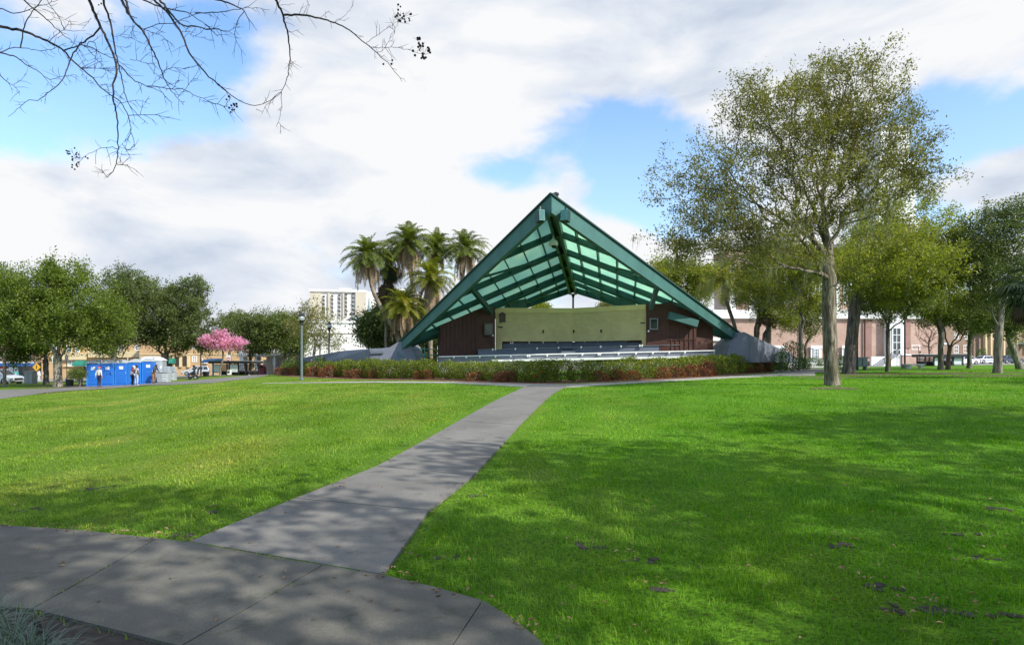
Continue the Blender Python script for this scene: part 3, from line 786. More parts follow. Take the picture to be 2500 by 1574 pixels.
# side rooms with brown boards
def siderooms(side, pts, mats_):
    for i, ((px0, Y0), (px1, Y1), kind) in enumerate(pts):
        a, b_ = P(px0, 880, Y0), P(px1, 880, Y1)
        za, zb2 = roofz(a.x, a.y, side)-.42, roofz(b_.x, b_.y, side)-.42
        fl = 1.7
        if kind == 'plain' : za, zb2 = min(za, 6.02), min(zb2, 6.02)
        poly = [Vector((a.x, a.y, fl)), Vector((b_.x, b_.y, fl)), Vector((b_.x, b_.y, zb2)), Vector((a.x, a.y, za))]
        d = (b_-a); d.z = 0; d.normalize(); nb = Vector((-d.y, d.x, 0)); nb = nb if nb.y > 0 else -nb
        mb = MB(); mb.prism(poly, nb*1.2); w = build('side_room_wall', mb, BROWN, shell)
        if kind == 'batten':
            Ln = math.hypot(b_.x-a.x, b_.y-a.y); mb = MB(); n = max(4, int(Ln/.30))
            for k in range(n):
                f = (k+.5)/n; c_ = a.lerp(b_, f); zt = za+(zb2-za)*f
                mb.prism([Vector((c_.x-d.x*.035, c_.y-d.y*.035, fl))-nb*.06, Vector((c_.x+d.x*.035, c_.y+d.y*.035, fl))-nb*.06, Vector((c_.x+d.x*.035, c_.y+d.y*.035, zt))-nb*.06, Vector((c_.x-d.x*.035, c_.y-d.y*.035, zt))-nb*.06], nb*.058)
            build('batten', mb, BROWN, w)
            mb = MB(); mb.bar(Vector((a.x, a.y, 3.3))-nb*.07, Vector((b_.x, b_.y, 3.35))-nb*.07, .03, .05); build('rail', mb, BROWN, w)
        yield a, b_, w, nb, d
L_ = list(siderooms(-1, [((1076, 47.4), (1166, 48.3), 'batten'), ((1166, 48.302), (1209, 49.0), 'plain')], None))
R_ = list(siderooms(1, [((1578, 46.2), (1633, 45.9), 'plain'), ((1633, 45.902), (1700, 45.9), 'batten'), ((1700, 46.5), (1741, 46.9), 'roofed')], None))
def room_window(w, px0, px1, py0, py1, Y, fm, gm):
    a, b_ = P(px0, py1, Y), P(px1, py0, Y); f = build_frame(a.x, b_.x, a.z, b_.z, Y-.05, fm, gm, w)
def build_frame(x0, x1, z0, z1, y, fm, gm, parent, t=.06, name='window', dep=.06):
    mb = MB(); mb.box((x0, y, z0), (x0+t, y+dep, z1)); mb.box((x1-t, y, z0), (x1, y+dep, z1)); mb.box((x0+t, y, z0), (x1-t, y+dep, z0+t)); mb.box((x0+t, y, z1-t), (x1-t, y+dep, z1))
    f = build(name, mb, fm, parent)
    mb = MB(); mb.box((x0+t, y+dep*.55, z0+t), (x1-t, y+dep*.8, z1-t)); build('pane', mb, gm, f); return f
OLIVE = paint('olive_frame', (0.10, 0.09, 0.05), .6, .2)
room_window(L_[1][2], *(c4p(595, 880)[0], c4p(652, 880)[0], c4p(0, 880)[1], c4p(0, 956)[1]), 48.3, OLIVE, GLASS_G)
room_window(R_[0][2], *(c4p(1675, 0)[0], c4p(1729, 0)[0], c4p(0, 848)[1], c4p(0, 921)[1]), 45.85, GREY, GLASS_G)
for (x, y, Y, w) in ((651, 960, 48.25, L_[1][2]), (1668, 931, 45.8, R_[0][2])):
    c_ = P(*c4p(x, y), Y); mb = MB(); mb.ball(c_, .075, 8, 6); build('lamp', mb, BULB, w)
# green canopy edge over the right room, small one at the rear left
mb = MB(); a, b_ = P(*c4p(1800, 828), 45.2), P(*c4p(1984, 884), 45.4); mb.bar(a, b_, .5, .5); build('canopy', mb, GREEN_F, shell)
mb = MB(); a, b_ = P(*c4p(730, 772), 51.5), P(*c4p(866, 760), 52.0); mb.bar(a, b_, .3, .75, h2=1.0); build('canopy', mb, GREEN_F, shell)
mb = MB(); a, b_ = P(*c4p(1446, 742), 51.8), P(*c4p(1585, 758), 51.0); mb.bar(a, b_, .3, .9, h2=.6); build('canopy', mb, GREEN_F, shell)
# thrust blocks
def sill(pts, Y, ext, name, mat):
    mb = MB(); mb.prism([P(x, y, Y) for x, y in pts], ext); return build(name, mb, mat, shell, bevel=.03)
b1 = sill([(903, 897), (903, 851), (934, 850), (950, 848), (966, 838), (983, 829), (988, 832), (1006, 846), (1013, 868), (1020, 897)], 47.7, (0.2, 3.2, 0), 'thrust_block', CONC_BLUE)
wy = lambda x: 48.3+(902.6-x)/165*13
mb = MB(); mb.prism([P(x, y, wy(x)) for x, y in [(738, 900), (738, 873), (836, 856), (877, 852.6), (902.6, 851.8), (902.6, 900)]], (0.5, 1.6, 0)); b2 = build('wing_wall', mb, CONC_BLUE, shell, bevel=.03)
sill([(1772, 885), (1775, 863), (1782, 841), (1799, 826), (1805, 811), (1817, 810), (1830, 816), (1830, 885)], 46.4, (-.2, 3.2, 0), 'thrust_block', CONC_BLUE)
wy = lambda x: 46.6+(x-1830)/95*6
mb = MB(); mb.prism([P(x, y, wy(x)) for x, y in [(1830.3, 885), (1830.3, 816.5), (1851, 826), (1899, 848), (1925, 858), (1940, 868), (1940, 885)]], (-.5, 2.6, 0)); build('wing_wall', mb, CONC_BLUE, shell, bevel=.03)
mb = MB(); a, b_ = P(905, 861, 47.62), P(936, 859.5, 47.62); mb.bar(a, b_, .12, .17); build('slot_shade', mb, CONC_DARK, b1)  # darker raised bar stands in for the shade inside a recessed slot
mb = MB()
for pl in ([(971, 856), (969, 863), (972, 872), (976, 879)], [(971, 856), (978, 866), (986, 874), (993, 882)], [(976, 860), (973, 869)]):
    mb.tube([P(x, y, 47.66) for x, y in pl], .03, 6)
build('teal_mark', mb, paint('teal_line', (0.10, 0.26, 0.27), .7), b1)  # thin teal lines, slightly proud of the block face
# rails by the left block
RAILM = paint('green_rail', (0.02, 0.16, 0.12), .5)
mb = MB()
for (xa, ya, xb, yb) in ((1008, 852.5, 1064, 852.5), (1010, 867, 1066, 866)): mb.tube([P(xa, ya, 46.0), P(xb, yb, 46.0)], .035, 8)
mb.tube([P(1037, 849, 46), P(1037, 885, 46)], .05, 8)
rl = build('railing', mb, RAILM, None, org=GY(1037, 46)); tag(rl, 'green pipe railing between the grey thrust block and the brown boards', 'railing')
# loudspeakers under the apex, hanging lamp
def speaker(x0, x1, y0, y1, Y, rz, lab):
    c_ = P((x0+x1)/2, (y0+y1)/2, Y); w, h = (x1-x0)/F*Y, (y1-y0)/F*Y
    t = thing('loudspeaker', lab, 'loudspeaker', c_, 'loudspeakers under the roof peak')
    mb = MB(); mb.box((-w/2, 0, -h/2), (w/2, .5, h/2)); o = build('cabinet', mb, DARKTRIM); o.parent = t; o.data.transform(Matrix.Identity(4))
    mb = MB()
    for k in range(10):
        z = -h/2+h*(k+.5)/10; mb.hexa([(-w/2+.03, -.10, z-.03), (w/2-.03, -.10, z-.03), (w/2-.03, .0, z-.01), (-w/2+.03, .0, z-.01), (-w/2+.03, -.10, z), (w/2-.03, -.10, z), (w/2-.03, .0, z+.02), (-w/2+.03, .0, z+.02)])
    o = build('louvre', mb, paint('louvre_teal', (0.10, 0.32, 0.31), .5)); o.parent = t
    mb = MB(); mb.box((-.04, .1, h/2), (.04, .2, h/2+.25)); o = build('bracket', mb, BLACK); o.parent = t
    t.rotation_euler = (R(-8), 0, rz)
speaker(*(c4p(945, 0)[0], c4p(992, 0)[0], c4p(0, 137)[1], c4p(0, 213)[1]), 37.6, R(18), 'louvred teal loudspeaker left of the roof peak')
speaker(*(c4p(1093, 0)[0], c4p(1142, 0)[0], c4p(0, 137)[1], c4p(0, 210)[1]), 37.6, R(-24), 'louvred teal loudspeaker right of the roof peak')
tp = P(*c4p(1043, 250), 42); bt = P(*c4p(1046, 352), 42)
pend = thing('pendant_lamp', 'round white pendant lamp on a long cord under the ridge', 'lamp', tp)
mb = MB(); mb.tube([tp, bt], .025, 6); build('cord', mb, WHITE, pend)
mb = MB(); c_ = P(*c4p(1046, 364), 42); mb.lathe(c_, [(.30, -.12), (.34, 0), (.26, .22), (.08, .36), (.05, .42)], 14); build('lamp_shade', mb, WHITE, pend, smooth=True)
mb = MB(); mb.ball(c_+Vector((.05, -.08, -.12)), .2, 10, 6); build('bulb', mb, BLACK, pend)
mb = MB(); c_ = P(1357, 481, 38.2); mb.lathe(c_, [(.16, -.3), (.16, .1), (.2, .12), (.2, .22), (.05, .3)], 10); build('ridge_vent', mb, BLACK, shell)
# row of blue and white seats seen between the right room and its block
SEATB = paint('blue_plastic', (0.02, 0.12, 0.42), .4, .1); SEATW = paint('white_plastic', (0.75, 0.77, 0.8), .4, .05)
def chair(x, y, lab):
    t = thing('stadium_seat', lab, 'seat', gp(x, y, 1.25), 'blue seats behind the bandshell'); o0 = Vector(t['org'])
    mb = MB(); mb.box((x-.21, y-.2, o0.z+.42), (x+.21, y+.22, o0.z+.47)); build('seat', mb, SEATB, t)
    mb = MB(); mb.hexa([(x-.2, y+.2, o0.z+.5), (x+.2, y+.2, o0.z+.5), (x+.2, y+.25, o0.z+.5), (x-.2, y+.25, o0.z+.5), (x-.2, y+.28, o0.z+.92), (x+.2, y+.28, o0.z+.92), (x+.2, y+.32, o0.z+.92), (x-.2, y+.32, o0.z+.92)]); build('backrest', mb, SEATB, t)
    for sx in (-.17, .17):
        mb = MB(); mb.tube([(x+sx, y-.16, o0.z), (x+sx, y-.16, o0.z+.43)], .02, 6); build('leg', mb, SEATW, t)
        mb = MB(); mb.tube([(x+sx, y+.2, o0.z), (x+sx, y+.22, o0.z+.5)], .02, 6); build('leg', mb, SEATW, t)
    return t
deck = MB(); a, b_ = GY(1735, 51), GY(1800, 57); deck.box((a.x-.3, 50.6, a.z-.2), (b_.x+.6, 58, a.z+1.25-0.05)); dk = build('rear_platform', deck, CONC_DARK, shell)
first = None
for r_ in range(3):
    for k in range(4):
        y = 51.4+r_*1.5; x = (1752-CX)/F*y+k*.55
        lab = ('blue plastic seat in the front row', 'blue plastic seat in the middle row', 'blue plastic seat in the rear row')[r_]+' behind the bandshell'
        chair(x, y, lab)['group'] = lab.replace('seat', 'seats')

# ------------------------------------------------------------------ hedge and shrubs
LM_H = leafmat('hedge_leaf', (0.036, 0.070, 0.008), (0.195, 0.250, 0.028), .35, .4, 1.6, .4, extra=(.90, (0.42, 0.36, 0.04)))
LM_R = leafmat('copper_leaf', (0.060, 0.020, 0.013), (0.27, 0.062, 0.038), .3, .45, 2.0, .35, extra=(.80, (0.25, 0.17, 0.05)))
LM_P = leafmat('hibiscus_leaf', (0.02, 0.06, 0.01), (0.09, 0.17, 0.03), .3, .4, 1.6, .35)
PINKF = leafmat('pink_petal', (0.65, 0.22, 0.24), (0.85, 0.42, 0.42), .2, .6)
REDF = leafmat('red_petal', (0.55, 0.03, 0.03), (0.75, 0.07, 0.05), .2, .6)
TWIG = barkmat('shrub_twig', (0.16, 0.13, 0.10), (0.26, 0.22, 0.17), None, 12)
def shrub_mesh(seed, w, d, h, n, size, boxy=.55, gaps=.2):
    rng = np.random.default_rng(seed)
    u = unit(rng.normal(size=(n, 3))); u[:, 2] = np.abs(u[:, 2])*1.0
    mx_ = np.abs(u).max(1, keepdims=True); sh = u*(1-boxy)+u/mx_*boxy*.88
    r = 1-np.abs(rng.normal(0, .17, n)); r = np.clip(r, .15, 1.06)
    lum = 0.85+0.3*lump(sh[:, 0]*1.3+seed, sh[:, 1]*1.3+sh[:, 2]*1.7, 2.2, seed)
    p = sh*r[:, None]*lum[:, None]*np.array([w/2, d/2, h*.92])
    low = rng.random(n) < .22; p[low, 2] *= rng.random(low.sum())
    p[:, 2] += h*.08
    keep = rng.random(n) > gaps*(lump(p[:, 0]+9, p[:, 2]+seed, 3.2, seed+1) > .62)
    p, u = p[keep], u[keep]
    dirs = u*.55+rng.normal(0, .6, p.shape)+np.array([0, 0, .35])
    return p, dirs, rng
def make_shrub(name, seed, w, d, h, n, size, mat, flower=None, nf=0, label='', cat='shrub', group=None, asp=.5, flower_mat=None):
    t = thing(name, label, cat, (0, 0, 0), group)
    p, dv, rng = shrub_mesh(seed, w, d, h, n, size)
    V, Fq = leaf_quads(p, dv, size*rng.uniform(.6, 1.3, len(p)), asp, rng)
    npmesh('foliage', V, Fq, mat, t, rng.random(len(p)))
    mb = MB()
    for k in range(9):
        a = rng.random()*6.28; r0 = rng.random()*.15; x, y = math.cos(a), math.sin(a)
        mb.tube([(x*r0, y*r0*.7, -.02), (x*w*.14, y*d*.14, h*.3), (x*w*.3, y*d*.3, h*.75)], [.018, .013, .006], 5, False)
    build('stems', mb, TWIG, t).name = 'stem'
    if nf:
        q, dv, rng = shrub_mesh(seed+50, w*1.02, d*1.02, h*1.03, nf*4, size, gaps=0)
        q = q[(q[:, 1] < d*.2)][:nf]; m_ = len(q)
        C_ = np.repeat(q, 6, 0); dd = rng.normal(size=C_.shape); dd[:, 1] -= .5
        V, Fq = leaf_quads(C_, dd, .085, .8, rng); npmesh('blossom', V, Fq, flower_mat, t, rng.random(len(C_)))
    return t
def put(proto, used, x, y, rz, s, label=None, group=None):
    o = proto if not used[0] else copy_tree(proto); used[0] = True
    o.location = gp(x, y, -.02); o.rotation_euler = (0, 0, rz); o.scale = s
    if label: o['label'] = label
    if group: o['group'] = group
    return o
HP = []
HLAB = 'green and yellow leaved shrub of the clipped hedge in front of the bandshell'
for k in range(4): HP.append((make_shrub('hedge_shrub', 11+k, 1.55, 1.25, 1.22, 3300, .085, LM_H, label=HLAB, cat='hedge shrub', group='shrubs of the clipped hedge', nf=(3 if k == 1 else 0), flower_mat=REDF), [False]))
line = resample(HG, 61)
hl = [line[0].lerp(line[1], .3)]+line[1:-1]
for i, p in enumerate(hl):
    q = line[min(i+1, 60)]; d = (q-line[max(i-1, 0)]); ang = math.atan2(d.y, d.x)
    nb = Vector((-d.y, d.x, 0)).normalized(); px = CX+p.x/p.y*F
    # leave the gap the photograph shows in the left part
    if 846 < px < 852: continue
    c_ = p+nb*(.85 if 880 < px < 1030 else 1.15)
    hgt = np.interp(px, [672, 760, 865, 1058, 1300, 1600, 1800, 1945], [1.45, 1.48, 1.52, 1.32, 1.22, 1.33, 1.45, 1.6])*random.uniform(.95, 1.06)
    pr, us = HP[random.randrange(4)]
    put(pr, us, c_.x+random.gauss(0, .05), c_.y+random.gauss(0, .06), ang+random.choice((0, math.pi))*0+random.gauss(0, .1), (1.12, random.uniform(.95, 1.1), hgt/1.22))
RP = [(make_shrub('copper_shrub', 31+k, 1.35, .95, .80, 900, .115, LM_R, label='x', cat='shrub', group='copper red shrubs along the hedge', asp=.42), [False]) for k in range(3)]
reds = [676, 694, 716, 760, 786, 806, 846, 868, 905, 1022, 1040, 1160, 1222, 1240, 1466, 1512, 1548, 1625, 1655, 1690, 1712, 1735, 1840, 1862, 1885]
ordn = ['first', 'second', 'third', 'fourth', 'fifth', 'sixth', 'seventh', 'eighth', 'ninth', 'tenth', 'eleventh', 'twelfth', 'thirteenth', 'fourteenth', 'fifteenth', 'sixteenth', 'seventeenth', 'eighteenth', 'nineteenth', 'twentieth', 'twenty-first', 'twenty-second', 'twenty-third', 'twenty-fourth', 'twenty-fifth']
for i, px in enumerate(reds):
    py = np.interp(px, [h[0] for h in HL], [h[1] for h in HL]); g = G(px, py)
    pr, us = RP[i % 3]; s = random.uniform(.8, 1.15)*(1.15 if 1600 < px < 1750 or px < 820 else .8)
    put(pr, us, g.x, g.y+.62, random.random()*6, (s*random.uniform(.8, 1.3), s*.9, s*random.uniform(.8, 1.2)), 'copper red shrub at the hedge foot, %s from the left end' % ordn[i])
PP = (make_shrub('hibiscus_bush', 61, 1.9, 1.5, 1.9, 2600, .10, LM_P, label='x', cat='shrub', group='pink flowering bushes at the left end of the hedge', nf=16, flower_mat=PINKF), [False])
for px, lab, s in ((694, 'tall pink flowering bush left of the near lamp post', 1.0), (722, 'tall pink flowering bush just behind the near lamp post', .95), (765, 'tall pink flowering bush right of the near lamp post', 1.0)):
    py = np.interp(px, [h[0] for h in HL], [h[1] for h in HL]); g = G(px, py)
    put(PP[0], PP[1], g.x, g.y+1.9, px, (s, s, s), lab)
for px, Y, s, lab in ((1935, 49, 1.15, 'bushy shrub standing taller than the hedge at its right end'), (1905, 47.8, .8, 'glossy shrub growing up the right concrete thrust block'), (1018, 46, .62, 'green bush right of the left thrust block'), (1050, 46.8, .7, 'green bush under the railing by the brown boards')):
    c_ = GY(px, Y); put(PP[0], PP[1], c_.x, c_.y, px, (s, s, s*1.15), lab, 'leafy bushes beside the bandshell')
bpy.context.view_layer.update()
kill = [ch for o in COL.objects if o.get('group') == 'leafy bushes beside the bandshell' for ch in o.children if ch.name.startswith('blossom')]
for ch in kill: bpy.data.objects.remove(ch)
# ------------------------------------------------------------------ trees
def loft_tree(nodes, parent, rad, minr, nside):
    """tubes along every branch chain -> vertices, quads"""
    n = len(nodes); kids = [[] for _ in range(n)]
    for i in range(1, n): kids[parent[i]].append(i)
    Vs, Fs = [], []; off = 0
    stack = [(0, None)]
    starts = [(0, None)]
    while starts:
        s, frm = starts.pop()
        chain = [frm] if frm is not None else []
        c = s
        while True:
            chain.append(c)
            if not kids[c]: break
            ks = sorted(kids[c], key=lambda k: -rad[k])
            for k in ks[1:]: starts.append((k, c))
            c = ks[0]
        if len(chain) < 2: continue
        Pn = nodes[chain]; rr = rad[chain].copy()
        if frm is not None: rr[0] = min(rr[0], rr[1]*1.25)
        if rr.max() < minr: continue
        ns = nside if rr.max() > .12 else (6 if rr.max() > .04 else (4 if rr.max() > .015 else 3))
        T = np.gradient(Pn, axis=0); T = unit(T)
        ref = np.cross(T[0], [0.3, 0.2, 1.0] if abs(T[0][2]) < .9 else [1.0, .1, 0]); ref /= max(np.linalg.norm(ref), 1e-6)
        a = np.arange(ns)*2*math.pi/ns; rings = []
        for i in range(len(Pn)):
            ref = ref-T[i]*ref.dot(T[i]); ref /= max(np.linalg.norm(ref), 1e-6); b = np.cross(T[i], ref)
            jit = 1.0
            if rr[i] > .1: jit = 1+.05*np.sin(3*a+i*.07)+.035*np.sin(5*a-i*.11)
            rings.append(Pn[i]+(np.cos(a)*jit)[:, None]*ref*rr[i]+(np.sin(a)*jit)[:, None]*b*rr[i])
        V = np.concatenate(rings); m = len(Pn)
        i, k = np.meshgrid(np.arange(m-1), np.arange(ns), indexing='ij')
        q = np.stack([i*ns+k, i*ns+(k+1) % ns, (i+1)*ns+(k+1) % ns, (i+1)*ns+k], -1).reshape(-1, 4)+off
        Vs.append(V); Fs.append(q); off += len(V)
    return np.concatenate(Vs), np.concatenate(Fs)
def grow(trunk, limbs, att, rng, seg=.4, bf=.35, sag=0.0, wig=.08):
    """connects attractor points to the trunk with short, forward running branches"""
    nodes = []; par = []; plen = []; dirs = []
    def addpoly(pts, p0):
        last = p0; first = p0 is None
        for k in range(len(pts)):
            p = np.array(pts[k], float)
            if last is None: nodes.append(p); par.append(-1); plen.append(0.0); dirs.append(np.array([0, 0, 1.0])); last = len(nodes)-1; continue
            a = nodes[last]; d = np.linalg.norm(p-a); m = max(1, int(d/seg))
            for j in range(1, m+1):
                q = a+(p-a)*j/m+(rng.normal(0, wig*(.14 if last is None or first else .4), 3)*min(1, d) if j < m else 0)
                nodes.append(q); par.append(last); plen.append(plen[last]+d/m); dirs.append((p-a)/max(d, 1e-6)); last = len(nodes)-1
    addpoly(trunk, None); nt_ = len(nodes)
    for l in limbs:
        N_ = np.array(nodes); i = int(np.argmin(np.linalg.norm(N_-np.array(l[0]), axis=1))); addpoly(l[1:], i)
    root_n = len(nodes)
    top = np.array(nodes[nt_-1])
    order = np.argsort(np.linalg.norm((att-top)*np.array([1, 1, .8]), axis=1))
    cap = root_n+len(att)*14+10
    NN = np.zeros((cap, 3)); PL = np.zeros(cap); DR = np.zeros((cap, 3)); n = root_n
    NN[:n] = nodes; PL[:n] = plen; DR[:n] = dirs
    lock = max(1, int(nt_*.45)); PL[:lock] += 50
    tips = []
    for ai in order:
        a = att[ai]; v = a-NN[:n]; d = np.sqrt((v*v).sum(1))+1e-6
        cs = (v*DR[:n]).sum(1)/d
        cost = d*(1.35-.45*cs)+bf*PL[:n]
        i = int(np.argmin(cost)); dd = d[i]; m = max(1, min(12, int(round(dd/seg))))
        p0 = NN[i].copy(); d0 = DR[i]; last = i
        for j in range(1, m+1):
            t = j/m
            q = p0+(a-p0)*t+d0*dd*.22*math.sin(math.pi*t)*(1-t)
            q[2] += sag*dd*math.sin(math.pi*t)
            if j < m: q += rng.normal(0, wig, 3)*min(dd, 1)
            NN[n] = q; par.append(last); PL[n] = PL[last]+dd/m; dv = q-NN[last]; DR[n] = dv/max(np.linalg.norm(dv), 1e-6); last = n; n += 1
            if n >= cap-2: break
        tips.append(last)
        if n >= cap-2: break
    return NN[:n], np.array(par[:n]), tips
def radii(par, tips, r_tip, r_base):
    n = len(par); cnt = np.zeros(n); has = np.zeros(n, bool)
    for i in range(1, n): has[par[i]] = True
    cnt[~has] = 1
    for i in range(n-1, 0, -1): cnt[par[i]] += cnt[i]
    e = max(math.log(max(cnt[0], 2))/math.log(r_base/r_tip), 2.05)
    r = r_tip*np.power(np.maximum(cnt, 1), 1/e); k = r_base/r[0]-1
    return r*(1+k*(np.maximum(cnt, 1)/cnt[0])**1.2)
def sample_crown(blobs, n, rng, clumps=0, cr=.6, shell=.35):
    """points in a union of ellipsoids, gathered in clumps"""
    vol = np.array([b[1][0]*b[1][1]*b[1][2]*(b[2] if len(b) > 2 else 1) for b in blobs]); pr = vol/vol.sum()
    def pts(k):
        i = rng.choice(len(blobs), k, p=pr); u = unit(rng.normal(size=(k, 3))); r = rng.random(k)**shell
        c = np.array([blobs[j][0] for j in i]); s = np.array([blobs[j][1] for j in i]); return c+u*r[:, None]*s
    if not clumps: return pts(n)
    c = pts(clumps); i = rng.integers(0, clumps, n); wt = rng.uniform(.5, 1.3, clumps)
    return c[i]+rng.normal(0, 1, (n, 3))*cr*wt[i][:, None]*np.array([1, 1, .7])
def make_tree(name, label, cat, trunk, blobs, n_att, r_base, bark, leaf, seed, leaf_n=14, leaf_size=.09, spread=.22, limbs=(), group=None,
              clumps=0, cr=.6, r_tip=.006, seg=.4, bf=.3, asp=.5, minr=0.0, nside=10, up=.25, moss=None, flare=1.35, wig=.08, along=True, shell=.35, sag=0.0, leaf_name='crown'):
    rng = np.random.default_rng(seed)
    base = Vector(trunk[0]); t = thing(name, label, cat, base, group)
    att = sample_crown(blobs, n_att, rng, clumps, cr, shell)
    zmin = base.z+.8; att = att[att[:, 2] > zmin]
    NN, par, tips = grow([tuple(p) for p in trunk], [[tuple(p) for p in l] for l in limbs], att, rng, seg, bf, sag, wig)
    rad = radii(par, tips, r_tip, r_base)
    h = np.linalg.norm(NN-np.array(base), axis=1); rad *= np.where(h < 1.0, 1+(flare-1)*(1-np.clip(h, 0, 1))**2, 1)
    V, Fq = loft_tree(NN, par, rad, minr, nside)
    npmesh('trunk', V, Fq, bark, t, smooth=True)
    if leaf is not None and leaf_n > 0:
        src = NN[tips]; pd = NN[tips]-NN[par[tips]]
        C_ = np.repeat(src, leaf_n, 0); pdr = np.repeat(unit(pd), leaf_n, 0)
        k = len(C_)
        back = rng.random(k)[:, None]*spread*1.6
        C_ = C_-pdr*back*.7+rng.normal(0, spread*.55, (k, 3))
        Dv = pdr*.5+rng.normal(0, .75, (k, 3))+np.array([0, 0, up])
        V, Fq = leaf_quads(C_, Dv, leaf_size*rng.uniform(.45, 1.65, k), asp, rng)
        npmesh(leaf_name, V, Fq, leaf, t, rng.random(k))
    if moss is not None:
        mm, nm, ml = moss
        low = np.where((rad < .08) & (NN[:, 2] < base.z+mm[1]) & (NN[:, 2] > base.z+mm[0]))[0]
        sel = rng.choice(low, min(nm, len(low)), replace=False); Vv = []; Ff = []; o = 0
        for s in sel:
            ln = rng.uniform(.3, 1.0)*ml
            for q in range(9):
                p = NN[s]+rng.normal(0, .10, 3)*np.array([1, 1, .4]); a = rng.random()*6.28; w = rng.uniform(.006, .016)
                sd = np.array([math.cos(a), math.sin(a), 0])*w; m_ = 5; l2 = ln*rng.uniform(.4, 1)
                for j in range(m_+1):
                    f = j/m_; c = p+np.array([rng.normal(0, .03), rng.normal(0, .03), -l2*f]); Vv += [c-sd*(1-f*.7), c+sd*(1-f*.7)]
                for j in range(m_): Ff.append((o+2*j, o+2*j+1, o+2*j+3, o+2*j+2))
                o += 2*(m_+1)
        npmesh('moss', np.array(Vv), np.array(Ff), MOSS, t, rng.random(len(Ff)))['kind'] = 'stuff'
    return t
MOSS = leafmat('spanish_moss', (0.12, 0.13, 0.09), (0.26, 0.27, 0.19), .25, .9, 2)
BARK_G = barkmat('oak_bark', (0.20, 0.175, 0.14), (0.36, 0.325, 0.265), (0.115, 0.125, 0.06), 7)
BARK_D = barkmat('dark_bark', (0.10, 0.085, 0.07), (0.20, 0.175, 0.15), (0.08, 0.085, 0.05), 7)
BARK_B = barkmat('brown_bark', (0.13, 0.08, 0.06), (0.24, 0.15, 0.11), None, 8)
LF_OAK = leafmat('oak_leaf', (0.055, 0.062, 0.015), (0.245, 0.235, 0.055), .38, .4, .45, .35, extra=(.965, (0.30, 0.26, 0.08)))
LF_YEL = leafmat('yellow_green_leaf', (0.080, 0.105, 0.013), (0.29, 0.315, 0.042), .42, .45, .5, .3, extra=(.95, (0.36, 0.30, 0.05)))
LF_OLV = leafmat('olive_leaf', (0.045, 0.075, 0.010), (0.175, 0.230, 0.030), .38, .5, .35, .25)
LF_DRK = leafmat('live_oak_leaf', (0.038, 0.062, 0.018), (0.150, 0.185, 0.055), .35, .5, .45, .3)
LF_MID = leafmat('mid_green_leaf', (0.045, 0.075, 0.016), (0.165, 0.205, 0.048), .35, .5, .45, .3)
LF_PNK = leafmat('pink_blossom', (0.50, 0.15, 0.36), (0.80, 0.42, 0.66), .35, .6, 1.2, .2)
def blob(px, py, rx, ry, Y, dY=0.0, depth=None, w=1.0):
    c = P(px, py, Y+dY); k = (Y+dY)/F
    return (tuple(c), (rx*k, (depth if depth else rx*k*.9), ry*k), w)
def pl(pts, Y, dys=None):
    return [P(x, y, Y+(dys[i] if dys else 0)) for i, (x, y) in enumerate(pts)]
# the big oak on the lawn
g = G(2032, 941); Y = g.y
TR = [g+Vector((0, 0, -.15)), P(2029, 905, Y), P(2026, 850, Y), P(2024, 780, Y), P(2024, 720, Y), P(2022, 660, Y), P(2022, 610, Y)]
LIMBS = [pl([(2022, 610), (2015, 560), (2008, 500), (2014, 430), (2030, 350), (2056, 250), (2070, 180)], Y, [0, 0, .1, .3, .5, .6, .6]),
         pl([(2024, 640), (1985, 585), (1930, 548), (1885, 520), (1850, 480), (1835, 420), (1850, 330)], Y, [0, -.1, -.2, -.3, -.4, -.3, -.1]),
         pl([(1885, 520), (1800, 470), (1720, 460), (1650, 480)], Y, [-.3, -.6, -.8, -.9]),
         pl([(2022, 690), (1985, 664), (1930, 654), (1880, 656), (1840, 690)], Y, [0, -.5, -.9, -1.1, -1.2]),
         pl([(2024, 712), (2045, 690), (2075, 686), (2095, 694), (2125, 690), (2142, 645)], Y, [0, -.3, -.5, -.6, -.7, -.8]),
         pl([(2010, 520), (2050, 470), (2110, 410), (2165, 340), (2200, 270)], Y, [.1, -.2, -.4, -.6, -.7]),
         pl([(2110, 410), (2180, 385), (2240, 360)], Y, [-.4, -.2, 0]),
         pl([(2022, 600), (1970, 480), (1940, 390), (1925, 300)], Y, [0, .7, 1.1, 1.4]),
         pl([(2022, 600), (2060, 540), (2130, 520), (2200, 500)], Y, [0, 1.0, 1.6, 2.0]),
         pl([(2020, 560), (1960, 520), (1890, 410), (1880, 280)], Y, [0, -1.1, -1.9, -2.2])]
BL = [blob(2075, 240, 150, 120, Y, 0, 2.4, 1.2), blob(1880, 300, 150, 130, Y, -.5, 2.2), blob(1985, 330, 170, 150, Y, .5, 2.6, .7), blob(1740, 430, 110, 90, Y, -.6, 1.8), blob(1660, 470, 85, 75, Y, -.8, 1.3, 1.0), blob(1950, 480, 200, 110, Y, -.3, 2.8, .8),
      blob(2170, 380, 120, 140, Y, .2, 2.2, 1.5), blob(2235, 420, 65, 120, Y, .2, 1.3, 2.4), blob(1745, 545, 120, 75, Y, -.7, 1.6, 1.6), blob(1900, 610, 130, 75, Y, -.8, 2.0, 1.1), blob(2090, 560, 120, 70, Y, .2, 2.0, .6), blob(2040, 150, 70, 55, Y, .5, 1.0), blob(1830, 250, 80, 60, Y, -.3, 1.0), blob(1700, 605, 70, 55, Y, -.7, 1.0, 2.4), blob(1800, 645, 85, 50, Y, -.9, 1.3, 1.8), blob(1640, 560, 45, 50, Y, -.8, .9, 2.2)]
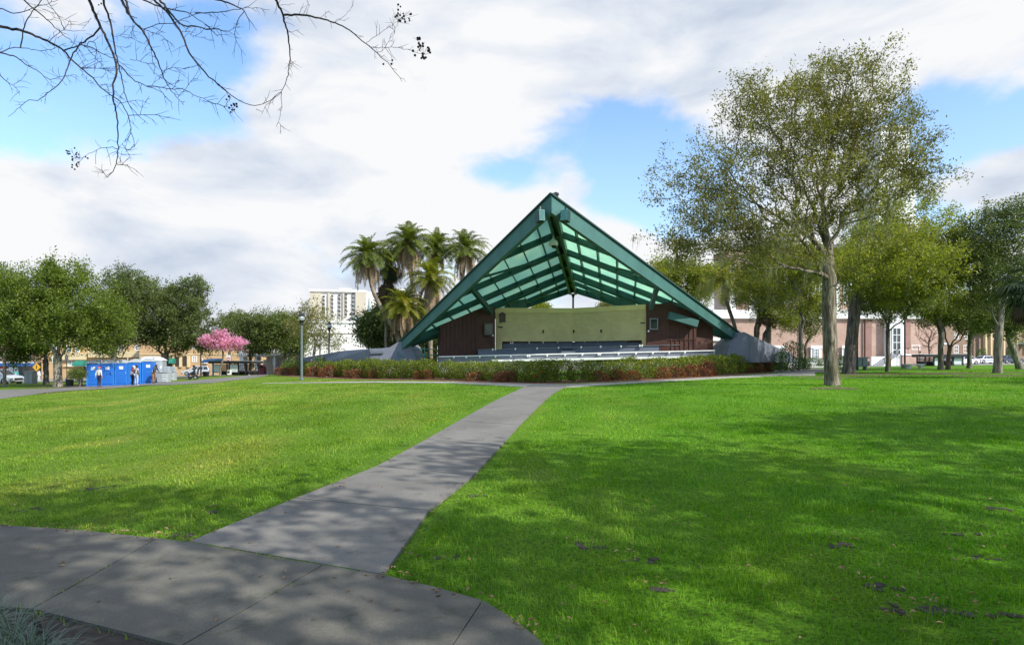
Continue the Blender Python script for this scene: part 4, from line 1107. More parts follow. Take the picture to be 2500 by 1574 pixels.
BARK_MAIN = barkmat('furrowed_bark', (0.135, 0.112, 0.082), (0.30, 0.26, 0.20), (0.11, 0.11, 0.055), 8.5)
make_tree('oak_tree', 'tall sparse oak with furrowed grey trunk standing alone on the lawn', 'tree', TR, BL, 3600, .262, BARK_MAIN, LF_OAK, 5, 27, .092, .25, LIMBS, None, 560, .36, (.0055), .32, .28, .42, nside=18, moss=((3.6, 7.5), 110, .9), flare=1.3)

# trees behind it on the right
def tree_px(name, label, px, py, Y, toppx, blobs, n_att, r, bark, leaf, seed, **kw):
    g = GY(px, Y) if Y else G(px, py)
    Y = g.y; tk = kw.pop('trunk', None)
    tr = [g+Vector((0, 0, -.1))]+([P(x, y, Y) for x, y in tk] if tk else [g.lerp(P(toppx[0], toppx[1], Y), .5)+Vector((.1, .05, 0)), P(toppx[0], toppx[1], Y)])
    cat = kw.pop('cat', 'tree'); grp = kw.pop('group', None)
    return make_tree(name, label, cat, tr, [blob(b[0], b[1], b[2], b[3], Y, b[4] if len(b) > 4 else 0, b[5] if len(b) > 5 else None) for b in blobs], n_att, r, bark, leaf, seed, group=grp, **kw)
GR_R = 'park trees on the right'
tree_px('laurel_oak', 'dark broad trunk with yellow-green crown close behind the lone oak', 2072, 900, 41, (2092, 700), [(2190, 560, 120, 110, 0, 3), (2250, 640, 110, 80, -.5, 3), (2120, 660, 110, 60, 0, 3), (2290, 570, 60, 60, 0, 2), (2200, 700, 120, 50, -.5, 2.5), (2060, 640, 80, 60, .5, 2), (2110, 655, 100, 60, -5, 2.6), (2220, 640, 110, 85, -4.5, 3), (2150, 600, 80, 60, -4, 2.5)], 2100, .36, BARK_D, LF_YEL, 21,
        trunk=[(2077, 850), (2083, 790), (2088, 740), (2093, 690)], leaf_n=45, leaf_size=.12, spread=.34, clumps=360, cr=.55, group=GR_R, moss=((4.5, 8), 70, 1.3), bf=.2)
tree_px('laurel_oak', 'slim oak with a spreading crown in front of the church steps', 2167, 900, 45, (2172, 800), [(2170, 730, 85, 55, 0, 2.4), (2230, 715, 65, 50, 0, 2), (2120, 720, 60, 45, 0, 2)], 700, .14, BARK_D, LF_MID, 22,
        trunk=[(2168, 850), (2168, 810), (2172, 775)], leaf_n=34, leaf_size=.12, spread=.32, clumps=130, cr=.5, group=GR_R, moss=((3.5, 6), 60, 1.5))
tree_px('laurel_oak', 'straight grey trunk standing before the right bus shelter, green crown', 2297, 898, 48, (2297, 800), [(2300, 700, 100, 70, 0, 2.6), (2350, 640, 70, 60, 0, 2.2), (2260, 740, 60, 40, 0, 2)], 800, .19, BARK_D, LF_YEL, 23,
        trunk=[(2297, 860), (2298, 820), (2292, 780)], leaf_n=38, leaf_size=.13, spread=.34, clumps=150, cr=.5, group=GR_R)
tree_px('laurel_oak', 'reddish forked V-shaped trunk at the right bus shelter', 2314, 898, 49, (2318, 845), [(2350, 760, 65, 40, 0, 2), (2290, 765, 40, 35, 0, 2)], 420, .15, BARK_B, LF_MID, 24,
        trunk=[(2316, 870), (2319, 850)], limbs=[[P(2319, 850, 49), P(2308, 825, 49), P(2304, 800, 49)], [P(2319, 850, 49), P(2345, 830, 49), P(2358, 806, 49)]], leaf_n=34, leaf_size=.13, spread=.34, clumps=90, cr=.5, group=GR_R)
tree_px('laurel_oak', 'thin trunk between the right bus shelter and the white sedan', 2366, 897, 52, (2368, 820), [(2375, 765, 50, 45, 0, 2), (2410, 740, 45, 40, 0, 2)], 420, .17, BARK_D, LF_MID, 25,
        trunk=[(2367, 850), (2370, 815)], leaf_n=34, leaf_size=.13, spread=.34, clumps=90, cr=.5, group=GR_R)
tree_px('live_oak', 'tall dark green oak with leaning limbs at the right edge of the lawn', 2436, 906, 38, (2444, 790), [(2440, 560, 80, 75, 0, 2.6), (2400, 640, 70, 70, -.3, 2.4), (2470, 650, 70, 80, 0, 2.4), (2420, 720, 70, 40, -.3, 2), (2470, 530, 40, 40, 0, 1.6), (2370, 590, 35, 50, 0, 1.5)], 1300, .22, BARK_G, LF_DRK, 26,
        trunk=[(2436, 860), (2440, 800), (2444, 765)], limbs=[[P(2440, 800, 38), P(2420, 760, 37.8), P(2390, 735, 37.6), P(2350, 725, 37.5)], [P(2444, 765, 38), P(2460, 700, 38), P(2470, 620, 38)], [P(2444, 765, 38), P(2425, 690, 38), P(2415, 620, 38)]],
        leaf_n=32, leaf_size=.11, spread=.3, clumps=260, cr=.42, group=GR_R)
tree_px('laurel_oak', 'leaning grey trunk at the far right beside the dark car', 2492, 896, 47, (2462, 800), [(2475, 770, 45, 40, 0, 2), (2440, 790, 40, 25, 0, 2)], 380, .22, BARK_G, LF_MID, 27,
        trunk=[(2480, 870), (2465, 830), (2462, 800), (2475, 775)], leaf_n=34, leaf_size=.13, spread=.34, clumps=80, cr=.5, group=GR_R)
tree_px('olive_tree', 'rounded olive-green tree rising behind the right slope of the bandshell roof', 1660, 0, 72, (1660, 760), [(1630, 680, 60, 45, 0, 3), (1690, 700, 50, 50, 0, 3), (1655, 650, 40, 22, 0, 2), (1720, 690, 40, 45, 0, 2.5)], 800, .35, BARK_D, LF_YEL, 28, leaf_n=34, leaf_size=.2, spread=.5, clumps=120, cr=.7)
tree_px('bare_bush', 'leafless brown bush beside the end of the brick church', 2268, 0, 72, (2268, 850), [(2268, 810, 30, 42, 0, 1.8)], 380, .1, BARK_B, None, 29, leaf_n=0, r_tip=.012, group=None)
tree_px('magnolia', 'dense green small tree left of the church door behind the moss', 1865, 0, 58, (1865, 830), [(1850, 700, 60, 60, 0, 2.4), (1920, 690, 60, 55, 0, 2.4), (1905, 760, 45, 40, 0, 2)], 700, .17, BARK_D, LF_YEL, 30, leaf_n=32, leaf_size=.15, spread=.4, clumps=110, cr=.55, moss=((4, 7.5), 80, 1.6))
tree_px('small_tree', 'small leafy tree against the brick church wall', 1965, 0, 60, (1965, 850), [(1960, 780, 50, 40, 0, 2), (2000, 740, 40, 35, 0, 2)], 420, .12, BARK_D, LF_MID, 34, leaf_n=26, leaf_size=.14, spread=.4, clumps=90, cr=.5)

tree_px('mossy_oak', 'moss hung green tree just right of the queen palm', 1838, 0, 62, (1845, 800), [(1820, 650, 50, 50, 0, 2.4), (1870, 620, 60, 50, 0, 2.6), (1850, 700, 60, 40, 0, 2.4)], 700, .18, BARK_D, LF_MID, 35, leaf_n=30, leaf_size=.15, spread=.4, clumps=110, cr=.55, moss=((4, 9), 70, 1.6))
tree_px('mossy_oak', 'moss hung yellow-green tree left of the lone oak trunk', 1952, 0, 52, (1955, 800), [(1930, 640, 60, 45, 0, 2.4), (1985, 650, 60, 55, 0, 2.6), (1960, 720, 70, 40, 0, 2.4)], 800, .16, BARK_D, LF_YEL, 36, leaf_n=30, leaf_size=.14, spread=.38, clumps=120, cr=.5, moss=((4, 9), 90, 1.6))
# left side
GR_L = 'park trees on the left'
tree_px('olive_tree', 'broad olive-green tree with a pale trunk left of the portable toilets', 141, 938, 54, (141, 840), [(130, 690, 100, 55, 0, 3.4), (70, 740, 80, 70, 0, 3), (190, 745, 95, 65, -.3, 3), (150, 790, 120, 55, -.3, 3), (265, 780, 60, 60, -.5, 2.4), (50, 800, 60, 50, 0, 2.6), (150, 655, 45, 25, 0, 2), (230, 830, 60, 30, -.5, 2), (20, 690, 40, 40, 0, 2)], 2000, .33, BARK_G, LF_OLV, 41,
        trunk=[(141, 900), (141, 865), (145, 835)], limbs=[[P(143, 880, 54), P(165, 855, 53.5), P(200, 868, 53), P(230, 862, 52.6)], [P(143, 860, 54), P(120, 840, 54), P(90, 815, 54)], [P(145, 835, 54), P(135, 780, 54)]],
        leaf_n=36, leaf_size=.17, spread=.42, clumps=330, cr=.6, group=GR_L)
tree_px('olive_tree', 'slender dark trunk just left of the pale trunked tree', 113, 932, 62, (112, 850), [(90, 830, 60, 30, 0, 2.4), (60, 850, 60, 30, 0, 2), (120, 800, 50, 30, 0, 2)], 500, .24, BARK_D, LF_OLV, 42, trunk=[(112, 890), (112, 850)], leaf_n=34, leaf_size=.18, spread=.45, clumps=110, cr=.55, group=GR_L)
tree_px('live_oak', 'dark live oak with two leaning trunks behind the portable toilets', 280, 0, 66, (275, 850), [(280, 770, 60, 60, 0, 3), (320, 720, 50, 50, 0, 2.6), (255, 830, 55, 35, 0, 2.6), (285, 690, 35, 25, 0, 2), (300, 660, 24, 24, 0, 1.5), (250, 750, 40, 40, 0, 2)], 1000, .3, BARK_D, LF_DRK, 43,
        trunk=[(276, 880), (280, 845)], limbs=[[P(278, 900, 66), P(302, 865, 66), P(318, 835, 66), P(330, 790, 66)]], leaf_n=34, leaf_size=.18, spread=.45, clumps=190, cr=.55, group=GR_L)
tree_px('live_oak', 'large dark live oak with a thick forked trunk right of the portable toilets', 398, 915, 70, (402, 850), [(400, 760, 85, 65, 0, 3.6), (460, 740, 55, 65, 0, 3), (350, 720, 60, 45, 0, 3), (490, 800, 45, 50, 0, 2.6), (345, 810, 55, 40, 0, 2.6), (440, 830, 70, 35, 0, 2.6), (480, 705, 30, 30, 0, 1.6), (345, 690, 35, 24, 0, 1.6), (510, 840, 30, 25, 0, 2)], 1700, .42, BARK_D, LF_DRK, 44,
        trunk=[(400, 890), (403, 868)], limbs=[[P(403, 868, 70), P(425, 840, 70), P(445, 800, 70)], [P(403, 868, 70), P(370, 845, 69.5), P(335, 825, 69)], [P(403, 868, 70), P(400, 830, 70), P(395, 780, 70)]], leaf_n=34, leaf_size=.19, spread=.46, clumps=300, cr=.55, group=GR_L)
tree_px('olive_tree', 'green tree at the left edge over the city bus', -30, 0, 60, (-28, 830), [(-20, 720, 70, 80, 0, 3), (10, 800, 45, 45, 0, 2), (-20, 840, 50, 35, 0, 2)], 700, .3, BARK_G, LF_OLV, 45, leaf_n=34, leaf_size=.19, spread=.48, clumps=140, cr=.6, group=GR_L)
tree_px('pink_trumpet_tree', 'small tree covered in pink blossom by the bus shelter', 538, 917, 68, (541, 878), [(520, 832, 28, 13, 0, 1.3), (563, 838, 32, 15, 0, 1.4), (543, 818, 22, 11, 0, 1.0), (502, 837, 12, 9, 0, .7), (588, 838, 11, 11, 0, .7)], 520, .10, BARK_G, LF_PNK, 46,
        trunk=[(538, 900), (543, 880)], leaf_n=11, leaf_size=.17, spread=.26, clumps=110, cr=.26, leaf_name='blossom')
for (px, Y, bl, n, lf, lab, sd) in [(610, 82, [(610, 800, 50, 35), (585, 815, 30, 30), (655, 805, 40, 40), (620, 840, 50, 25)], 900, LF_DRK, 'dark green round tree right of the pink blossom tree', 51),
                                    (695, 80, [(690, 805, 55, 45), (720, 830, 50, 30), (655, 830, 35, 30)], 900, LF_MID, 'mid green tree in front of the white building left of the near lamp post', 52),
                                    (560, 95, [(560, 800, 22, 25), (575, 790, 20, 20)], 350, LF_MID, 'small green treetop behind the pink blossom tree', 53),
                                    (925, 62, [(925, 795, 40, 45), (905, 820, 30, 25), (950, 760, 25, 30), (940, 835, 30, 20)], 700, LF_DRK, 'dark green bushy tree at the foot of the palm cluster', 54)]:
    tree_px('round_tree', lab, px, 0, Y, (px, 860), bl, n, .2, BARK_D, lf, sd, leaf_n=34, leaf_size=.2, spread=.5, clumps=int(n/7), cr=.65, group='rounded trees behind the left lawn')
tree_px('thin_tree', 'airy half-bare tree between the two lamp posts', 766, 0, 72, (768, 840), [(770, 790, 60, 45, 0, 3), (800, 830, 50, 30, 0, 2), (760, 745, 30, 24, 0, 1.6), (730, 790, 40, 40, 0, 2), (825, 850, 25, 20, 0, 1.2), (745, 765, 25, 20, 0, 1.5)], 800, .16, BARK_G, LF_OAK, 55, trunk=[(766, 870), (770, 830)], leaf_n=8, leaf_size=.18, spread=.4, clumps=0)
# treetops seen through the gap under the rear of the roof
tree_px('distant_tree', 'far treetop seen under the left rear edge of the bandshell roof', 1325, 0, 75, (1325, 800), [(1322, 752, 24, 12, 0, 2)], 200, .15, BARK_D, LF_YEL, 56, leaf_n=22, leaf_size=.18, spread=.4)
tree_px('distant_tree', 'far bare treetop seen under the right rear edge of the bandshell roof', 1480, 0, 75, (1480, 800), [(1478, 748, 20, 14, 0, 2)], 200, .15, BARK_D, LF_OAK, 57, leaf_n=11, leaf_size=.16, spread=.4)
# dense planting under the palms and behind the block
tree_px('palm_undergrowth', 'dark green thicket under the cluster of palms', 1010, 0, 60, (1010, 870), [(1000, 780, 50, 60, 0, 3), (1050, 800, 50, 60, 0, 3), (960, 790, 40, 50, 0, 2.5), (1040, 850, 50, 25, 0, 2)], 900, .15, BARK_D, LF_DRK, 58, leaf_n=34, leaf_size=.2, spread=.5, clumps=120, cr=.7, cat='thicket')
tree_px('shrub_tree', 'sparse low bush beside the leftmost portable toilet', 193, 0, 52, (193, 925), [(190, 912, 17, 13, 0, .9)], 260, .05, BARK_D, LF_MID, 59, leaf_n=13, leaf_size=.1, spread=.2, cat='bush', r_tip=.008)

# shade trees standing out of the frame at right and behind the viewer: their shade lies on the lawn
SH = None
for k, (x, y, h, r) in enumerate([(12.0, 1.0, 11, 5.4), (3.0, -2.6, 10.5, 4.8), (20.0, 5.0, 11.5, 5.2), (27.5, 9.5, 10, 4.3), (31.5, 18.5, 9.5, 4.4)]):
    if SH is None:
        b0 = gp(x, y)
        SH = make_tree('shade_oak', 'x', 'tree', [b0, b0+Vector((.1, 0, h*.3)), b0+Vector((0, .1, h*.45))], [(tuple(b0+Vector((0, 0, h*.76))), (r, r, h*.22))], 480, .32, BARK_D, LF_OLV, 71, leaf_n=19, leaf_size=.26, spread=.5, group='shade trees beside the viewer', clumps=105, cr=.62, minr=.02)
        o = SH; h0, r0 = h, r
    else:
        o = copy_tree(SH); o.location = gp(x, y); o.scale = (r/r0, r/r0, h/h0); o.rotation_euler = (0, 0, k*1.3)
    o['label'] = ['leafy oak right of the viewer', 'leafy oak close behind the viewer', 'leafy oak beyond the right edge of the lawn', 'leafy oak further along the right edge of the lawn', 'leafy oak farthest away on the right', 'leafy oak behind the left shoulder of the viewer'][k]

# ------------------------------------------------------------------ palms
LF_PALM = leafmat('palm_frond', (0.050, 0.080, 0.014), (0.200, 0.235, 0.045), .35, .4, .8, .4, extra=(.94, (0.33, 0.27, 0.06)))
LF_PALMY = leafmat('yellow_palm_frond', (0.075, 0.11, 0.012), (0.28, 0.27, 0.04), .35, .4, .8, .4, extra=(.9, (0.40, 0.30, 0.06)))
LF_PALMD = leafmat('dark_palm_frond', (0.012, 0.035, 0.018), (0.055, 0.090, 0.035), .2, .4, .8, .4)
LF_DEAD = leafmat('dead_frond', (0.16, 0.10, 0.06), (0.42, 0.31, 0.21), .15, .8, 1.5, .1)
LF_DEADD = leafmat('dark_thatch', (0.035, 0.024, 0.016), (0.14, 0.095, 0.06), .1, .8, 1.5, .1)
BARK_P = barkmat('palm_bark', (0.20, 0.16, 0.12), (0.36, 0.30, 0.235), None, 5)
def frond(Vs, Fs, Rs, base, az, el, ln, droop, rng, kind, wl):
    o = sum(len(v) for v in Vs) if Vs else 0
    m = 13 if kind == 'feather' else 6
    d = np.array([math.cos(az)*math.cos(el), math.sin(az)*math.cos(el), math.sin(el)]); p = np.array(base, float); pts = [p.copy()]; ds = [d.copy()]
    for i in range(m):
        d = d+np.array([0, 0, -droop*(i+1)/m*.28]); d /= np.linalg.norm(d); p = p+d*ln/m; pts.append(p.copy()); ds.append(d.copy())
    pts = np.array(pts); ds = np.array(ds); sd = np.cross(ds, [0, 0, 1.0]); sd = unit(np.where(np.linalg.norm(sd, axis=1, keepdims=True) < .05, [[1, 0, 0]], sd)); upv = np.cross(sd, ds)
    V = []; Fq = []
    for i in range(m):      # midrib
        w0, w1 = .035*(1-i/m)+.008, .035*(1-(i+1)/m)+.008; k = len(V)
        V += [pts[i]-sd[i]*w0, pts[i]+sd[i]*w0, pts[i+1]+sd[i+1]*w1, pts[i+1]-sd[i+1]*w1]; Fq.append((k, k+1, k+2, k+3))
    if kind == 'feather':
        for i in range(2, m+1):
            for q in range(3):
                t = (i-1+q/3)/m; j = min(i-1, m-1); f = q/3; c = pts[j]*(1-f)+pts[j+1]*f
                l = wl*(math.sin(math.pi*min(1, .12+t*.9))**.6)*rng.uniform(.8, 1.1)
                for s in (-1, 1):
                    dv = sd[j]*s*.75+ds[j]*.6+upv[j]*rng.uniform(.0, .45); dv = dv/np.linalg.norm(dv); e = c+dv*l+np.array([0, 0, -.22*l]); mid = c+dv*l*.5
                    ww = ds[j]*.030; k = len(V); V += [c-ww*.6, c+ww*.6, mid+ww, mid-ww]; Fq.append((k, k+1, k+2, k+3)); k = len(V); V += [mid-ww, mid+ww, e+ww*.2, e-ww*.2]; Fq.append((k, k+1, k+2, k+3))
    else:                    # fan leaf at the end of the stalk
        c = pts[-1]; dd = ds[-1]; s0 = sd[-1]; u0 = upv[-1]
        for q in range(22):
            a = -1.9+3.8*q/21; dv = dd*math.cos(a)+s0*math.sin(a)+u0*rng.normal(.05, .1); dv /= np.linalg.norm(dv); l = wl*rng.uniform(.8, 1.05)*(1-.2*abs(a)/1.9)
            e = c+dv*l+np.array([0, 0, -.30*l]); mid = c+dv*l*.55; ww = np.cross(dv, u0); ww = ww/max(np.linalg.norm(ww), 1e-6)*.035
            k = len(V); V += [c-ww*.3, c+ww*.3, mid+ww, mid-ww]; Fq.append((k, k+1, k+2, k+3)); k = len(V); V += [mid-ww, mid+ww, e+ww*.15, e-ww*.15]; Fq.append((k, k+1, k+2, k+3))
    r = rng.random(); Vs.append(np.array(V)); Fs.append(np.array(Fq)+o); Rs.append(np.clip(np.full(len(Fq), r)*.75+rng.random(len(Fq))*.25, 0, 1))
def palm(name, label, trunk, rad, ln, nf, kind, seed, leaf=None, dead=None, nd=0, dl=2.2, wl=.55, group=None, el0=-.5, droop=.9, th=LF_DEAD):
    rng = np.random.default_rng(seed); t = thing(name, label, 'palm tree', trunk[0], group)
    pts = resample(trunk, 26); mb = MB()
    mb.tube(pts, [rad*(1.25 if i == 0 else 1.0)*(1+.07*(i % 2))*(1-.15*i/25) for i in range(26)], 10); build('trunk', mb, BARK_P, t, smooth=True)
    top = np.array(pts[-1]); Vs, Fs, Rs = [], [], []
    for k in range(nf):
        f = k/(nf-1); el = 1.35-(1.35-el0)*f**.8+rng.normal(0, .1); az = k*2.39996+rng.normal(0, .15)
        frond(Vs, Fs, Rs, top+np.array([0, 0, rng.uniform(-.1, .25)]), az, el, ln*rng.uniform(.85, 1.08)*(.75 if f < .2 else 1), droop*rng.uniform(.7, 1.2)*(1.0 if el > 0 else .5), rng, kind, wl)
    npmesh('crown', np.concatenate(Vs), np.concatenate(Fs), leaf or LF_PALM, t, np.concatenate(Rs))
    if nd:
        Vs, Fs, Rs = [], [], []
        for k in range(nd):
            az = k*2.39996+rng.normal(0, .3)
            frond(Vs, Fs, Rs, top+np.array([math.cos(az)*rad, math.sin(az)*rad, rng.uniform(-.5, .0)]), az, rng.uniform(-1.15, -.65), dl*rng.uniform(.6, 1.1), 2.2, rng, kind, wl*.5)
        npmesh('dead_frond', np.concatenate(Vs), np.concatenate(Fs), th, t, np.concatenate(Rs))
    return t
GP_ = 'date palms left of the bandshell'
def tk(pts, Y): return [P(x, y, Y) for x, y in pts]
palm('date_palm', 'leaning date palm with a long shaggy skirt, leftmost of the cluster', [GY(984, 55)]+tk([(970, 815), (935, 760), (912, 715), (903, 680), (897, 622)], 55), .19, 2.84, 63, 'feather', 1, None, LF_DEAD, 26, 3.0, .62, GP_)
palm('date_palm', 'tallest date palm of the cluster with a thick dry skirt', [GY(1016, 57)]+tk([(1017, 800), (1012, 720), (1002, 660), (998, 592)], 57), .22, 2.91, 65, 'feather', 2, None, LF_DEAD, 34, 3.2, .62, GP_)
palm('date_palm', 'date palm with a round crown just right of the tallest one', [GY(1062, 60)]+tk([(1063, 760), (1066, 608)], 60), .2, 2.78, 60, 'feather', 3, None, LF_DEAD, 12, 1.8, .6, GP_)
palm('date_palm', 'date palm nearest the roof edge, right end of the cluster', [GY(1120, 58)]+tk([(1122, 760), (1128, 690), (1137, 608)], 58), .2, 2.78, 63, 'feather', 4, None, LF_DEAD, 26, 3.0, .6, GP_)
palm('date_palm', 'lower yellow-green date palm in the middle of the cluster', [GY(1050, 53)]+tk([(1052, 780), (1052, 680)], 53), .2, 2.78, 58, 'feather', 5, LF_PALMY, LF_DEAD, 26, 3.2, .6, GP_)
palm('date_palm', 'lowest date palm with yellowing fronds beside the left thrust block', [GY(985, 52)]+tk([(985, 800), (984, 748)], 52), .19, 2.58, 52, 'feather', 6, LF_PALMY, LF_DEAD, 22, 2.8, .55, GP_)
palm('cabbage_palm', 'dark shaggy palm with a hanging thatch in the centre of the cluster', [GY(952, 60)]+tk([(952, 760), (954, 612)], 60), .2, 1.25, 30, 'fan', 7, None, LF_DEADD, 60, 2.2, 1.0, 'fan palms of the park', th=LF_DEADD)
palm('cabbage_palm', 'dead thatch palm hidden low in the palm cluster', [GY(943, 59)]+tk([(944, 760), (946, 668)], 59), .2, .9, 12, 'fan', 8, LF_PALMD, LF_DEADD, 70, 1.9, 1.2, 'fan palms of the park', th=LF_DEADD)
palm('queen_palm', 'queen palm with long drooping fronds behind the right roof slope', [GY(1806, 60)]+tk([(1795, 800), (1775, 740), (1768, 690)], 60), .18, 3.71, 39, 'feather', 9, LF_PALMY, None, 0, 2, .9, None, -.2, 1.9)
palm('cabbage_palm', 'cabbage palm with a big dark crown at the right edge of the photo', [GY(2520, 30)]+tk([(2520, 800), (2515, 690)], 30), .19, 1.15, 38, 'fan', 10, LF_PALMD, LF_DEADD, 26, 1.4, .95, 'fan palms of the park', -.9, th=LF_DEADD)
palm('cabbage_palm', 'slim straight palm trunk behind the right thrust block', [GY(1878, 58)]+tk([(1876, 790), (1873, 735)], 58), .24, 1.1, 22, 'fan', 11, LF_PALMD, LF_DEADD, 20, 1.8, .9, 'fan palms of the park', -.9, th=LF_DEADD)
palm('cabbage_palm', 'thin leaning palm trunk left of the straight one, behind the right block', [GY(1845, 60)]+tk([(1852, 800), (1862, 765), (1874, 738)], 60), .14, 1.0, 18, 'fan', 12, LF_PALMD, LF_DEADD, 14, 1.4, .8, 'fan palms of the park', -.9, th=LF_DEADD)
palm('cabbage_palm', 'tall thin palm trunk at the left edge in front of the bus', [GY(11, 56)]+tk([(12, 880), (13, 800)], 56), .13, 1.1, 24, 'fan', 13, LF_PALMD, LF_DEADD, 24, 1.6, .9, 'fan palms of the park', -.6, th=LF_DEADD)

